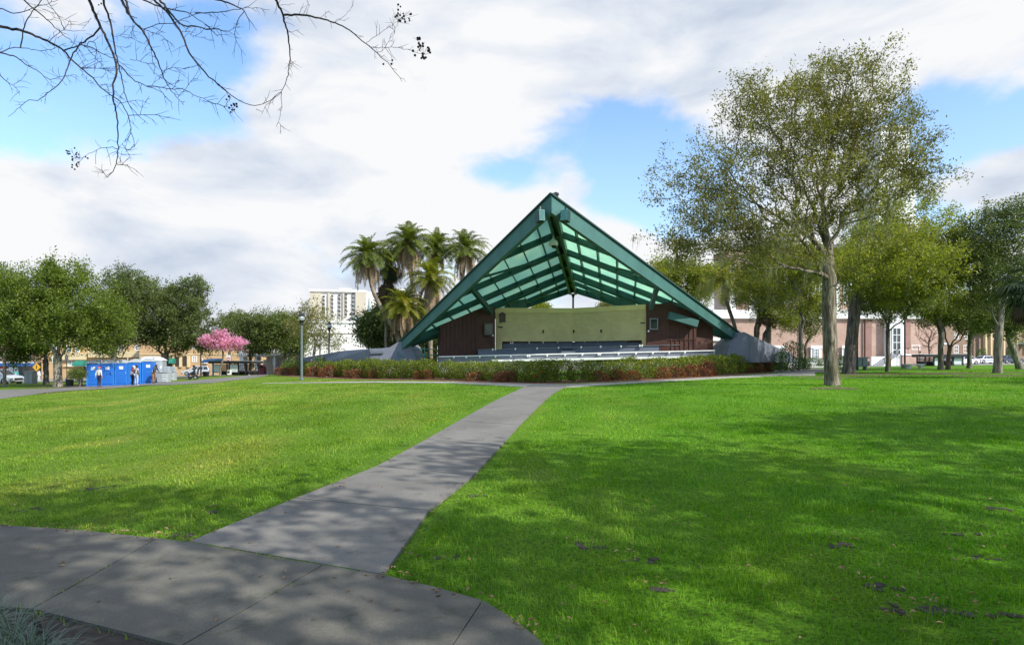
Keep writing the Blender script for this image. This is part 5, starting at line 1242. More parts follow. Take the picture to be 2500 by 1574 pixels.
# ------------------------------------------------------------------ bare branches overhead
k1 = 550/1813.0
def a1(l): return [(x*k1, y*k1) for x, y in l]
k2 = 600/2408.0
def a2(l): return [(500+x*k2, y*k2) for x, y in l]
BR = [ # (pixels, start radius px, end radius px)
 (a1([(-60, 205), (0, 217), (120, 232), (240, 270), (400, 340), (520, 405), (560, 470), (660, 555), (740, 625), (820, 710), (905, 775), (975, 830), (1030, 930), (1048, 1000), (1055, 1070), (1082, 1130), (1080, 1190)]), 4.2, .5),
 (a1([(680, -60), (710, 0), (760, 100), (810, 215), (860, 320), (915, 440), (940, 530), (935, 600), (908, 690), (912, 800), (935, 910), (950, 1060), (952, 1180), (942, 1300), (910, 1380), (862, 1430)]), 4.4, .7),
 (a1([(810, 215), (760, 280), (650, 350), (590, 430), (555, 500), (530, 590), (490, 665), (400, 740), (300, 808), (230, 805), (150, 870), (65, 940)]), 2.6, .5),
 (a1([(810, -60), (832, 0), (870, 120), (905, 260), (930, 400), (942, 500), (975, 600), (995, 720), (1030, 830), (1110, 935), (1190, 1000)]), 3.2, .5),
 (a1([(942, 500), (1000, 570), (1080, 650), (1180, 695), (1240, 710), (1320, 765), (1375, 825), (1388, 880)]), 1.8, .4),
 (a1([(1180, 695), (1290, 700), (1370, 720), (1470, 718), (1600, 780), (1720, 830), (1813, 860), (1880, 872)]), 1.3, .4),
 (a1([(945, -60), (980, 0), (1030, 110), (1100, 200), (1160, 260), (1200, 350), (1250, 450), (1290, 550), (1330, 650), (1380, 735), (1430, 790), (1480, 845)]), 4.0, .5),
 (a1([(1000, -40), (1020, 40), (1045, 120)]), 3.0, 2.4),
 (a1([(1190, -60), (1240, 0), (1340, 90), (1410, 190), (1480, 310), (1510, 410), (1560, 480), (1660, 600), (1740, 670), (1813, 730)])+a2([(100, 800), (250, 930), (400, 1020), (500, 1040), (600, 1010), (690, 945), (750, 900)]), 3.2, .6),
 (a1([(1260, -30), (1330, 50), (1390, 130), (1470, 210), (1560, 208), (1650, 235), (1740, 235), (1830, 250)]), 3.4, .7),
 (a1([(1150, 0), (1260, 50), (1400, 80), (1530, 110), (1620, 170), (1700, 235), (1750, 295)]), 2.2, .5),
 (a2([(660, -40), (690, 0), (740, 80), (765, 150), (790, 250), (815, 350), (832, 470), (835, 580), (815, 720), (790, 810), (750, 905)]), 3.6, .8),
 (a2([(765, 150), (900, 148), (1010, 158), (1140, 180), (1270, 222), (1400, 285), (1500, 365), (1600, 445), (1700, 530), (1790, 620), (1860, 700), (1932, 800)]), 3.0, .6),
 (a2([(750, 905), (752, 960), (755, 1050), (738, 1130), (725, 1210), (778, 1270)]), .9, .35),
 (a2([(750, 905), (660, 980), (590, 1050), (556, 1125)]), .8, .35),
 (a2([(1580, 420), (1700, 340), (1800, 265), (1900, 205), (1990, 150), (2020, 135)]), .8, .35),
 (a2([(1680, 515), (1730, 510), (1790, 430), (1850, 330), (1900, 205), (1920, 110)]), .7, .3),
 (a2([(1610, 458), (1750, 465), (1900, 472), (1980, 485), (2080, 520), (2180, 535), (2210, 510)]), .9, .4),
 (a2([(2080, 515), (2110, 460), (2112, 400), (2100, 370)]), .5, .3), (a2([(2135, 530), (2140, 430)]), .5, .3),
 (a2([(1690, 520), (1760, 575), (1835, 605)]), .5, .3),
 (a2([(0, 240), (60, 290), (110, 340), (135, 360)]), 1.2, .4),
 (a2([(0, 290), (130, 290), (215, 318), (290, 280), (340, 230)]), 1.2, .4),
 (a2([(-100, 130), (0, 128), (200, 120), (320, 85), (500, 75), (635, 100)]), 1.5, .5),
 (a2([(60, -20), (200, 20), (310, 60), (390, 110), (430, 200), (515, 300)]), 2.6, .4),
 (a2([(390, 110), (320, 200), (285, 330), (330, 450), (400, 548)]), 1.2, .4),
 (a2([(1270, 222), (1350, 175), (1430, 90), (1465, 0)]), .6, .4),
 (a2([(740, 55), (880, 40)]), .6, .3), (a2([(990, 150), (1030, 45)]), .7, .3), (a2([(1135, 175), (1195, 118)]), .6, .3), (a2([(812, 322), (925, 293)]), .6, .3), (a2([(835, 580), (862, 610), (845, 640), (865, 665)]), .6, .35),
 (a2([(-20, 985), (100, 1020), (240, 1055), (300, 1050)]), .8, .35), (a2([(195, 1050), (240, 980), (245, 950)]), .4, .3),
 (a1([(-60, 425), (0, 425), (80, 395), (165, 385), (240, 395), (330, 412), (420, 395), (530, 350)]), 1.6, .5),
 (a1([(0, 425), (130, 460), (220, 530), (300, 565), (360, 620), (405, 640), (490, 620), (580, 600), (640, 625)]), 2.0, .4),
 (a1([(165, 385), (185, 250), (220, 150), (280, 70), (340, 0), (360, -40)]), 1.8, .8),
 (a1([(150, -40), (210, 20), (280, 80), (380, 160), (440, 220), (510, 280), (580, 330), (640, 400), (710, 500)]), 2.2, .4),
 (a1([(400, 335), (450, 285), (515, 238), (600, 255), (690, 245)]), 1.3, .4),
 (a1([(515, 238), (480, 150), (430, 80), (380, 0), (370, -40)]), 1.2, .7),
 (a1([(520, 405), (600, 380), (650, 360), (720, 378), (820, 430), (930, 480), (1020, 540), (1110, 575)]), 2.0, .4),
 (a1([(650, 350), (700, 380), (740, 440), (800, 500), (850, 570), (875, 650)]), 1.2, .4),
 (a1([(700, 370), (720, 330), (760, 340), (778, 400), (765, 480), (760, 560)]), 1.2, .4),
 (a1([(-40, 590), (0, 610), (60, 660), (110, 690), (155, 735), (160, 770)]), 1.5, .4),
 (a1([(110, 690), (180, 640), (210, 590), (235, 520)]), .8, .35),
 (a1([(0, 70), (90, 105), (200, 95), (280, 60), (380, 35), (470, 0)]), 1.6, .5),
 (a1([(340, 75), (420, 100), (480, 130), (540, 170), (598, 207)]), .9, .35),
 (a1([(650, 545), (740, 550), (830, 555), (900, 578)]), .9, .35), (a1([(650, 548), (760, 555), (850, 545), (940, 540)]), .9, .4),
 (a1([(735, 150), (690, 200), (660, 240)]), .7, .35), (a1([(1105, 200), (1160, 240), (1220, 260), (1290, 285), (1345, 330), (1405, 380)]), 1.0, .35),
 (a1([(1050, 480), (1110, 490), (1200, 512), (1260, 505)]), .8, .35), (a1([(1310, 585), (1350, 550), (1430, 545), (1500, 560)]), .8, .3),
 (a1([(1380, 720), (1440, 640), (1450, 560)]), .7, .3), (a1([(1430, 785), (1500, 710), (1570, 610), (1635, 500)]), .7, .3),
 (a1([(1035, 930), (1160, 930), (1240, 925), (1340, 940), (1455, 970)]), 1.0, .4), (a1([(975, 830), (1040, 812), (1120, 810), (1210, 838)]), .8, .35),
 (a1([(945, 1200), (900, 1185), (810, 1195), (710, 1240), (660, 1270), (590, 1270)]), .9, .4), (a1([(940, 1320), (990, 1330), (1035, 1325)]), .8, .35), (a1([(862, 1430), (835, 1395), (815, 1365)]), .7, .3),
 (a1([(955, 1180), (1010, 1200), (1060, 1222)]), .5, .3), (a1([(945, 1225), (1020, 1258)]), .5, .3), (a1([(950, 1145), (900, 1130), (865, 1133)]), .5, .3), (a1([(1055, 1075), (990, 1150), (950, 1210), (905, 1255)]), .5, .3),
 (a1([(540, 690), (450, 600), (400, 560)]), .6, .3), (a1([(640, 560), (690, 620), (745, 710)]), .7, .3), (a1([(815, 700), (850, 675), (880, 720)]), .5, .3),
 (a1([(1480, 310), (1510, 265), (1570, 300), (1660, 300)]), .7, .35), (a1([(1490, 260), (1515, 220)]), .8, .6),
 (a1([(935, 280), (1010, 310), (1060, 300), (1110, 280)]), .5, .3), (a1([(930, 370), (1000, 385), (1060, 375)]), .6, .3),
 (a1([(1160, 235), (1250, 200), (1400, 190), (1480, 150), (1560, 120), (1700, 100), (1813, 95)]), 1.3, .6), (a1([(1100, 190), (1050, 260), (1030, 330)]), .6, .3),
 (a1([(1240, 600), (1245, 540), (1220, 440), (1200, 340), (1195, 260)]), .8, .5), (a1([(1245, 590), (1300, 630), (1340, 650)]), .6, .4),
]
rngB = np.random.default_rng(3)
mbB = MB(); YB = 5.2
def yoff(i): return YB+0.55*math.sin(i*1.7)+.3*math.sin(i*.61)
allp = []
for i, (pts, r0, r1) in enumerate(BR):
    n = max(6, len(pts)*3); P3 = []
    Yi = yoff(i % 7)
    pp = [Vector((x, y, 0)) for x, y in pts]; rs = resample(pp, n)
    for j, q in enumerate(rs):
        w = rngB.normal(0, .9, 2) if 0 < j < n-1 else (0, 0)
        P3.append(P(q.x+w[0], q.y+w[1], YB+0.25*math.sin(q.x*.009+q.y*.004)+.15*math.sin(q.y*.013)))
    rr = [(r0+(r1-r0)*(j/(n-1))**.8)*YB/F*.92 for j in range(n)]
    mbB.tube(P3, rr, 6 if r0 > 1.5 else 4, True); allp.append((P3, rr))
    # small side twigs
    for j in range(2, n-1):
        if rngB.random() < .42:
            a = rs[j]; d = (rs[j+1]-rs[j-1]).normalized(); s = rngB.choice((-1, 1)); an = rngB.uniform(.5, 1.1)*s
            dx, dy = d.x*math.cos(an)-d.y*math.sin(an), d.x*math.sin(an)+d.y*math.cos(an); ln = rngB.uniform(6, 38)
            b1 = P3[j]; e = b1+Vector((dx*ln/F*YB, rngB.normal(0, .06), -dy*ln/F*YB)); mid = b1.lerp(e, .5)+Vector((rngB.normal(0, .006), 0, rngB.normal(0, .006)))
            mbB.tube([b1, mid, e], [.0022, .0017, .001], 3, False)
            if rngB.random() < .5:
                e2 = mid+Vector((dx*ln*.4/F*YB+rngB.normal(0, .02), rngB.normal(0, .03), -dy*ln*.4/F*YB+rngB.normal(0, .02))); mbB.tube([mid, e2], [.0016, .0009], 3, False)
DARKB = paint('dark_twig', (0.030, 0.022, 0.024), .8, .3, 8, .2)
# trunk of this tree stands just left of the frame
tb = gp(-6.2, 4.4); crape = thing('bare_tree', 'leafless tree whose dark branches with seed clusters hang in from the upper left', 'tree', tb)
mbT = MB(); fork = tb+Vector((.5, .2, 3.6))
mbT.tube([tb, tb+Vector((.1, 0, 1.2)), tb+Vector((.3, .1, 2.5)), fork], [.13, .10, .095, .085], 10)
seen = []
for i, (P3, rr) in enumerate(allp):
    s = P3[0]; px, py = CX+s.x/s.y*F, HR-(s.z-EYE)/s.y*F
    if py < 2 or px < 2:
        q = s+Vector((-.45, -.1, .55)) if py < 2 else s+Vector((-.6, -.05, .2))
        j = fork.lerp(Vector((-4.2, 4.9, 6.4)), min(1, .35+.09*len(seen))); seen.append(s)
        mbT.tube([j, j.lerp(q, .6)+Vector((0, 0, .25)), q, s], [max(.03, rr[0]*1.6), rr[0]*1.4, rr[0]*1.2, rr[0]], 6, False)
mbT.tube([fork, Vector((-4.9, 4.8, 5.4)), Vector((-4.2, 4.9, 6.4))], [.085, .06, .035], 8)
build('trunk', mbT, DARKB, crape, smooth=True)
build('branches', mbB, DARKB, crape).name = 'crown'
mbS = MB()
def berries(pts, r=2.6):
    for x, y in pts: mbS.ball(P(x+rngB.normal(0, .5), y+rngB.normal(0, .5), YB+0.25*math.sin(x*.009+y*.004)+.15*math.sin(y*.013)+rngB.normal(0, .01)), r*rngB.uniform(.85, 1.2)*YB/F, 7, 5)
berries(a2([(1893, 45), (1915, 70), (1890, 102), (1900, 100), (1893, 132), (1862, 168), (1880, 155), (1885, 160), (1947, 135), (1950, 160), (1935, 178), (1952, 190), (1962, 213), (2000, 187), (2005, 205), (2010, 145), (2018, 140), (1915, 150), (1905, 205), (1917, 208)]))
berries(a2([(2085, 378), (2083, 388), (2105, 370), (2108, 382), (2095, 432), (2088, 462), (2110, 452), (2138, 428), (2142, 455), (2182, 468), (2198, 478), (2203, 492), (2187, 498), (2210, 517), (2042, 497), (2060, 545), (2135, 530), (2133, 552), (2123, 573), (2150, 572), (2165, 570), (2138, 560)]), 3.1)
berries(a2([(1838, 592), (1830, 630), (1752, 633), (240, 945), (215, 975), (262, 1030), (285, 1025), (290, 1030), (310, 1022), (313, 1047), (240, 1060), (266, 1078), (294, 1075), (253, 1101)]))
berries(a1([(530, 1213), (545, 1217), (555, 1218), (540, 1233), (552, 1238), (565, 1238), (603, 1190), (618, 1230), (612, 1245), (635, 1243), (618, 1260), (582, 1263), (580, 1277), (582, 1290), (690, 1262), (706, 1275), (630, 1307), (615, 1315), (612, 1328), (586, 1328), (627, 1342), (583, 1348), (598, 1360), (795, 42), (815, 30)]), 2.0)
o = build('seed_cluster', mbS, DARKB, crape, smooth=True); o['kind'] = 'stuff'
mbX = MB()
for (x0, y0, cx_, cy_, sp, n) in ((1895, 205, 1930, 120, 55, 9), (2100, 500, 2120, 450, 50, 8), (590, 1270, 600, 1280, 60, 0)):
    for k in range(n):
        a = a2([(x0, y0)])[0]; b = a2([(cx_+rngB.normal(0, sp), cy_+rngB.normal(0, sp))])[0]; mbX.tube([P(*a, YB), P(*b, YB)], [.0014, .001], 3, False)
for k in range(12):
    b = a1([(620+rngB.normal(0, 45), 1270+rngB.normal(0, 50))])[0]; a = a1([(640, 1272)])[0]; mbX.tube([P(*a, YB), P(*b, YB)], [.0012, .0009], 3, False)
build('seed_stalk', mbX, DARKB, crape)

# strap-leaved border plant at the lower left corner
LF_LIR = leafmat('strap_leaf', (0.040, 0.075, 0.050), (0.15, 0.215, 0.165), .2, .4, 3, .45)
lrng = np.random.default_rng(9)
cl_ = [G(px, py).to_2d() for px, py in [(-20, 1525), (30, 1560), (75, 1600), (-60, 1580), (10, 1630), (110, 1660), (-110, 1545), (-50, 1660), (50, 1680)]]
for i, (x, y) in enumerate(cl_):
    t = thing('border_grass', 'x', 'border plant', gp(x, y), 'strap-leaved border plants in the lower left corner')
    t['label'] = 'blue-green strap-leaved clump in the border bed at the lower left corner'
    V = []; Fq = []; rv = []
    for k in range(95):
        az = lrng.random()*6.28; el = lrng.uniform(.5, 1.4); l = lrng.uniform(.22, .42); w = .0042; d = np.array([math.cos(az)*math.cos(el), math.sin(az)*math.cos(el), math.sin(el)]); p = np.array(gp(x, y))+np.array([math.cos(az), math.sin(az), 0])*lrng.random()*.06; sd = np.array([-math.sin(az), math.cos(az), 0])
        o = len(V)
        for j in range(6):
            f = j/5; V += [p-sd*w*(1-f*.85), p+sd*w*(1-f*.85)]; d = d+np.array([0, 0, -.30]); d /= np.linalg.norm(d); p = p+d*l/5
        for j in range(5): Fq.append((o+2*j, o+2*j+1, o+2*j+3, o+2*j+2)); rv.append(lrng.random())
    npmesh('leaf_blades', np.array(V), np.array(Fq), LF_LIR, t, np.array(rv)).name = 'foliage'
# ------------------------------------------------------------------ buildings
class Fr:
    """local frame of a facade running between two pixel columns at given distances; a along, b inward, h up"""
    def __init__(s, px0, Y0, px1, Y1, gz=None):
        s.p, s.q = P(px0, HR, Y0), P(px1, HR, Y1); s.p.z = s.q.z = 0
        s.R = (s.q-s.p); s.L = s.R.length; s.R.normalize(); s.D = Vector((-s.R.y, s.R.x, 0))
        if s.D.y < 0: s.D = -s.D
        s.g = gz if gz is not None else Z(*(s.p.lerp(s.q, .5)).to_2d())
    def a(s, px):
        u = (px-CX)/F; d = s.q-s.p
        return (u*s.p.y-s.p.x)/(d.x-u*d.y)*s.L
    def h(s, px, row):
        c = s.p+s.R*s.a(px); return EYE-(row-HR)/F*c.y
    def pt(s, a, b, h): return s.p+s.R*a+s.D*b+Vector((0, 0, h))
    def box(s, mb, a0, a1, b0, b1, h0, h1):
        return mb.hexa([s.pt(a0, b0, h0), s.pt(a1, b0, h0), s.pt(a1, b1, h0), s.pt(a0, b1, h0), s.pt(a0, b0, h1), s.pt(a1, b0, h1), s.pt(a1, b1, h1), s.pt(a0, b1, h1)])
    def pbox(s, mb, px0, px1, r0, r1, b0, b1):
        """box from pixel rectangle (columns px0..px1, rows r0 top..r1 bottom)"""
        m_ = (px0+px1)/2
        return s.box(mb, s.a(px0), s.a(px1), b0, b1, s.h(m_, r1), s.h(m_, r0))
    def window(s, parent, px0, px1, r0, r1, fm, gm, bars=(1, 1), t=.08, name='window', b=-.05, sill=None, raw=None):
        a0, a1 = s.a(px0), s.a(px1); m_ = (px0+px1)/2; h0, h1 = s.h(m_, r1), s.h(m_, r0)
        mb = MB(); s.box(mb, a0, a0+t, b, b+.1, h0, h1); s.box(mb, a1-t, a1, b, b+.1, h0, h1); s.box(mb, a0+t, a1-t, b, b+.1, h0, h0+t); s.box(mb, a0+t, a1-t, b, b+.1, h1-t, h1)
        for k in range(1, bars[0]+1): x = a0+(a1-a0)*k/(bars[0]+1); s.box(mb, x-t*.3, x+t*.3, b+.02, b+.08, h0+t, h1-t)
        for k in range(1, bars[1]+1): z = h0+(h1-h0)*k/(bars[1]+1); s.box(mb, a0+t, a1-t, b+.025, b+.075, z-t*.3, z+t*.3)
        f = build(name, mb, fm, parent)
        mb = MB(); s.box(mb, a0+t, a1-t, b+.06, b+.07, h0+t, h1-t); build('pane', mb, gm, f)
        if sill: mb = MB(); s.box(mb, a0-.08, a1+.08, b-.1, b+.08, h0-.12, h0-.003); build('sill', mb, sill, f)
        return f
OCHRE = paint('ochre_stucco', (0.50, 0.33, 0.17), .9, .07, .35, .1, dirt=.12)
CREAM = paint('cream_stucco', (0.62, 0.50, 0.29), .9, .06, .35, .1, dirt=.12)
WSTUC = paint('white_stucco', (0.82, 0.81, 0.78), .85, .05, .3, .06, dirt=.12)
OFFW = paint('offwhite_concrete', (0.74, 0.71, 0.65), .9, .05, .2, .05, dirt=.1)
BEIGE = paint('beige_concrete', (0.54, 0.48, 0.37), .9, .06, .2, .05, dirt=.1)
TANB = paint('tan_brick', (0.27, 0.185, 0.13), .9, .12, .4, .1, dirt=.15)
SLATE = paint('slate_roof', (0.10, 0.095, 0.10), .8, .2, 1, .2)
VERDI = paint('pale_copper', (0.30, 0.38, 0.37), .6, .12, 1.2, .05)
AWN = paint('green_canvas', (0.015, 0.17, 0.12), .8, .1)
BLUEAWN = paint('blue_canvas', (0.03, 0.15, 0.30), .7, .15)
WGLASS = glass('window_glass', (0.05, 0.06, 0.07)); PGLASS = glass('pale_glass', (0.16, 0.19, 0.21), .15)
WTRIM = paint('white_trim', (0.80, 0.80, 0.78), .6, .04, 1, .02, dirt=.08)
DARKDOOR = paint('dark_door', (0.05, 0.03, 0.022), .6, .2)

# two-storey apartment row on the left
f = Fr(440, 110, 628, 111); t = thing('apartment_house', 'orange stucco apartment house with white windows and green entrance awning', 'building', f.pt(f.L/2, 0, f.g))
top = f.h(500, 826)
mb = MB(); f.box(mb, -7, f.L, 0, 11, f.g-.6, top); build('wall', mb, OCHRE, t)
mb = MB(); f.box(mb, -7.2, f.L+.2, -.18, 11.2, top, top+.45); build('parapet', mb, CREAM, t)
mb = MB(); f.box(mb, -7, f.L, -.10, -.003, f.h(500, 866), f.h(500, 864)); build('string_course', mb, CREAM, t)
for (x0, x1, r0, r1) in ((427, 437, 842, 853), (452, 458, 840, 848), (470, 476, 843, 852), (497, 503, 842, 852), (469, 481, 869, 883), (489, 494, 868, 882), (530, 540, 842, 853), (560, 570, 842, 853)):
    f.window(t, x0, x1, r0, r1, WTRIM, PGLASS, (1, 1), .12)
for (x0, x1, r0, r1) in ((428, 437, 870, 894), (446, 457, 869, 893)):
    mb = MB(); f.pbox(mb, x0, x1, r0, r1, -.06, -.003); build('door', mb, DARKDOOR, t)
for (x0, x1) in ((422, 427.5), (439, 445), (458, 464)):
    mb = MB(); f.pbox(mb, x0, x1, 868, 896, -.30, -.003); build('pillar', mb, CREAM, t)
mb = MB(); f.pbox(mb, 500, 507, 881, 887, -.4, -.003); build('air_conditioner', mb, WTRIM, t)
f2 = Fr(92, 112, 436, 114); t2 = thing('apartment_house', 'cream and orange two-storey apartment house behind the portable toilets', 'building', f2.pt(f2.L/2, 0, f2.g))
top = f2.h(300, 832)
mb = MB(); f2.box(mb, 0, f2.L-.6, 1.0, 12, f2.g-.8, top); build('wall', mb, OCHRE, t2)
mb = MB(); f2.box(mb, -.2, f2.L-.5, .78, 12.2, top, top+.5); build('parapet', mb, CREAM, t2)
mb = MB(); f2.pbox(mb, 148, 205, 862, 878, .4, .995); f2.pbox(mb, 212, 362, 856, 872, .38, .995); build('balcony_wall', mb, CREAM, t2)
mb = MB(); f2.pbox(mb, 148, 212, 893, 895, .7, .995); build('string_course', mb, CREAM, t2)
for (x0, x1, r0, r1) in ((154, 167, 842, 860), (176, 186, 844, 861), (214, 230, 842, 855), (254, 266, 842, 855), (280, 296, 842, 855), (322, 338, 842, 855), (178, 190, 877, 892), (157, 168, 878, 893), (232, 242, 878, 893), (118, 130, 870, 885), (350, 362, 842, 854), (385, 397, 842, 854), (118, 130, 842, 856)):
    f2.window(t2, x0, x1, r0, r1, WTRIM, PGLASS, (1, 1), .12, b=.93)
def awning(parent, fr, x0, x1, r0, r1, mat, dep=1.6):
    mb = MB(); a0, a1 = fr.a(x0), fr.a(x1); m_ = (x0+x1)/2; h1, h0 = fr.h(m_, r0), fr.h(m_, r1); n = 8; vs = []; fs = []
    for i in range(n+1):
        an = math.pi/2*i/n; y, z = -dep*math.sin(an), h0+(h1-h0)*math.cos(an); vs += [fr.pt(a0, y, z), fr.pt(a1, y, z)]
    for i in range(n): fs.append((2*i, 2*i+1, 2*i+3, 2*i+2))
    k = len(vs); vs += [fr.pt(a0, 0, h0), fr.pt(a1, 0, h0)]
    fs.append(tuple([k]+[2*i for i in range(n+1)])); fs.append(tuple([k+1]+[2*i+1 for i in range(n, -1, -1)])); mb.add(vs, fs); return build('awning', mb, mat, parent)
awning(t2, f2, 188, 214, 880, 893, AWN); awning(t, f, 404, 430, 874, 887, AWN)
mb = MB(); f2.pbox(mb, 196, 208, 893, 918, .8, .995); build('door', mb, DARKDOOR, t2); mb = MB(); f.pbox(mb, 409, 422, 888, 912, -.12, -.003); build('door', mb, DARKDOOR, t)
f3 = Fr(-160, 122, 86, 118); t3 = thing('brick_house', 'brownish brick house at the far left behind the bus', 'building', f3.pt(f3.L/2, 0, f3.g))
mb = MB(); f3.box(mb, 0, f3.L, 0, 10, f3.g-.8, f3.h(0, 850)); build('wall', mb, TANB, t3)
mb = MB(); f3.box(mb, -.3, f3.L+.3, -.3, 10.3, f3.h(0, 850), f3.h(0, 845)); build('parapet', mb, CREAM, t3)
for x in (-60, 0, 45, 66):
    for r0 in (860, 890): f3.window(t3, x, x+9, r0, r0+14, WTRIM, PGLASS, (1, 1), .12)
# blue canopy house by the bus shelter
f4 = Fr(512, 100, 560, 99); t4 = thing('shop_canopy', 'blue canvas canopy behind the left bus shelter', 'canopy', f4.pt(f4.L/2, 0, f4.g))
awning(t4, f4, 518, 546, 875, 885, BLUEAWN, 2.5)
for x in (518, 545): mb = MB(); a_ = f4.a(x); mb.tube([f4.pt(a_, -2.4, f4.g), f4.pt(a_, -2.4, f4.h(x, 884.5))], .06, 8); build('post', mb, GREY, t4)
# white building in the middle distance
f5 = Fr(742, 81, 922, 83); t5 = thing('white_building', 'white flat-roofed building with a recessed dark window left of the bandshell', 'building', f5.pt(f5.L/2, 0, f5.g))
top = f5.h(800, 788)
mb = MB(); f5.box(mb, 0, f5.L, 0, 14, f5.g-.5, top); build('wall', mb, WSTUC, t5)
mb = MB(); f5.box(mb, -.15, f5.L+.15, -.15, 14.1, top, top+.35); build('parapet', mb, WTRIM, t5)
mb = MB(); f5.pbox(mb, 742, 922, 812, 814, -.12, -.003); build('string_course', mb, OFFW, t5)
f5.window(t5, 787, 804, 822, 842, WTRIM, WGLASS, (1, 0), .14); f5.window(t5, 776, 783, 823, 842, WTRIM, WGLASS, (0, 0), .14)
for x in (783.5, 804.5): mb = MB(); f5.pbox(mb, x, x+2, 813, 872, -.25, -.003); build('pilaster', mb, WTRIM, t5)
mb = MB(); f5.pbox(mb, 880, 881, 846, 860, -2.2, -2.1); f5.pbox(mb, 880, 955, 845, 846.5, -2.2, -2.1); f5.pbox(mb, 880, 955, 852, 853, -2.2, -2.1); build('roof_rail', mb, WTRIM, t5)
f6 = Fr(617, 92, 745, 88); t6 = thing('white_building', 'low white building with a round-cornered porch behind the rounded trees', 'building', f6.pt(f6.L/2, 0, f6.g))
mb = MB(); f6.box(mb, f6.a(650), f6.L+3, 0, 12, f6.g-.5, f6.h(700, 845)); build('wall', mb, BEIGE, t6)
mb = MB(); f6.box(mb, f6.a(617), f6.a(775), -3.0, .5, f6.h(640, 871), f6.h(640, 856)); build('porch_roof', mb, WTRIM, t6, bevel=.3)
for (x0, x1) in ((619, 628), (655, 660), (700, 705)): mb = MB(); f6.pbox(mb, x0, x1, 871.2, 915, -2.6, -1.8); build('column', mb, WTRIM, t6)
for (x0, x1, r0, r1) in ((665, 682, 873, 890), (702, 722, 870, 880), (730, 742, 868, 880)): f6.window(t6, x0, x1, r0, r1, WTRIM, WGLASS, (2, 0), .12)
mb = MB(); f6.pbox(mb, 640, 650, 878, 912, .2, .9); build('panel', mb, paint('pale_teal_panel', (0.42, 0.48, 0.47), .6), t6)
# church with spire further back
f7 = Fr(822, 128, 893, 124); t7 = thing('church', 'small church with dark gable roof and slender grey-green spire', 'church', f7.pt(f7.L/2, 0, f7.g))
mb = MB(); f7.box(mb, 0, f7.L, 0, 9, f7.g-1, f7.h(850, 800)); build('wall', mb, OFFW, t7)
mb = MB(); a0, a1 = 0, f7.a(868); e, r_ = f7.h(850, 795), f7.h(850, 770)
mb.add([f7.pt(-.5, -.4, e), f7.pt(a1, -.4, e), f7.pt(a1, 9.4, e), f7.pt(-.5, 9.4, e), f7.pt(-.5, 4.5, r_), f7.pt(a1, 4.5, r_)], [(0, 1, 5, 4), (2, 3, 4, 5), (0, 4, 3), (1, 2, 5), (3, 2, 1, 0)]); build('roof', mb, SLATE, t7)
g0 = f7.h(870, 795); mb = MB(); mb.add([f7.pt(f7.a(862), -.6, g0), f7.pt(f7.a(878), -.6, g0), f7.pt(f7.a(870), -.6, f7.h(870, 772)), f7.pt(f7.a(862), 3, g0), f7.pt(f7.a(878), 3, g0), f7.pt(f7.a(870), 3, f7.h(870, 772))], [(0, 1, 2), (5, 4, 3), (0, 3, 4, 1), (1, 4, 5, 2), (2, 5, 3, 0)]); build('gable', mb, VERDI, t7)
c_ = f7.pt(f7.a(876), 3, 0); hh = lambda r: f7.h(876, r)
mb = MB(); w_ = 8.5*127/F; w2 = 6.5*127/F
mb.box((c_.x-w_*1.3, c_.y-w_*1.3, hh(800)), (c_.x+w_*1.3, c_.y+w_*1.3, hh(785))); mb.box((c_.x-w_*.85, c_.y-w_*.85, hh(785)), (c_.x+w_*.85, c_.y+w_*.85, hh(777)))
mb.lathe((c_.x, c_.y, 0), [(w2*.75, hh(777)), (w2*.75, hh(760.5)), (w2*1.15, hh(760)), (w2*1.15, hh(758.5))], 8); build('steeple_base', mb, VERDI, t7)
mb = MB(); mb.lathe((c_.x, c_.y, 0), [(w2*.85, hh(758.4)), (w2*.45, hh(740)), (.03, hh(716))], 8); build('spire', mb, VERDI, t7)
mb = MB()
for k in range(4): mb.box((c_.x-w2*.55+k*w2*.33, c_.y-w2*.85, hh(774)), (c_.x-w2*.45+k*w2*.33, c_.y-w2*.7, hh(763)))
build('louvre', mb, GREY, t7)
# tower block
f8 = Fr(757, 252, 894, 256); t8 = thing('apartment_tower', 'pale ten-storey apartment tower with columns of small dark windows', 'building', f8.pt(f8.L/2, 0, f8.g))
tp_ = f8.h(830, 713)
mb = MB(); f8.box(mb, 0, f8.L, 0, 16, f8.g-1, tp_); build('wall', mb, OFFW, t8)
for (x0, x1) in ((757, 785), (801, 806), (837, 841), (868, 894)):
    mb = MB(); f8.box(mb, f8.a(x0)+.02, f8.a(x1)-.02, -.8, -.003, f8.g-1, f8.h((x0+x1)/2, 716 if x0 < 860 else 708)); build('bay', mb, BEIGE, t8)
for xc in (790.5, 811.5, 829, 845, 862):
    for k in range(6):
        r0 = 722-(xc-790)*.085+k*9.75; mb = MB(); f8.pbox(mb, xc-2.6, xc+2.6, r0, r0+5.2, -.5, -.003); w = build('window', mb, WGLASS, t8)
        mb = MB(); f8.pbox(mb, xc-3.0, xc+3.0, r0+5.3, r0+6.3, -.8, -.003); build('sill', mb, OFFW, w)
mb = MB(); f8.pbox(mb, 826, 856, 701, 713, 4, 10); build('lift_house', mb, OFFW, t8); mb = MB(); f8.pbox(mb, 819, 827, 707, 713, 3, 6); build('roof_plant', mb, GREY, t8)
mb = MB(); f8.box(mb, -.3, f8.L+.3, -.9, 16, tp_, tp_+.9); build('parapet', mb, OFFW, t8)
f9 = Fr(894, 256.2, 920, 290); mb = MB(); f9.box(mb, 0, f9.L, 0, 10, f9.g-1, f9.h(900, 716)); build('side_wall', mb, OFFW, t8)
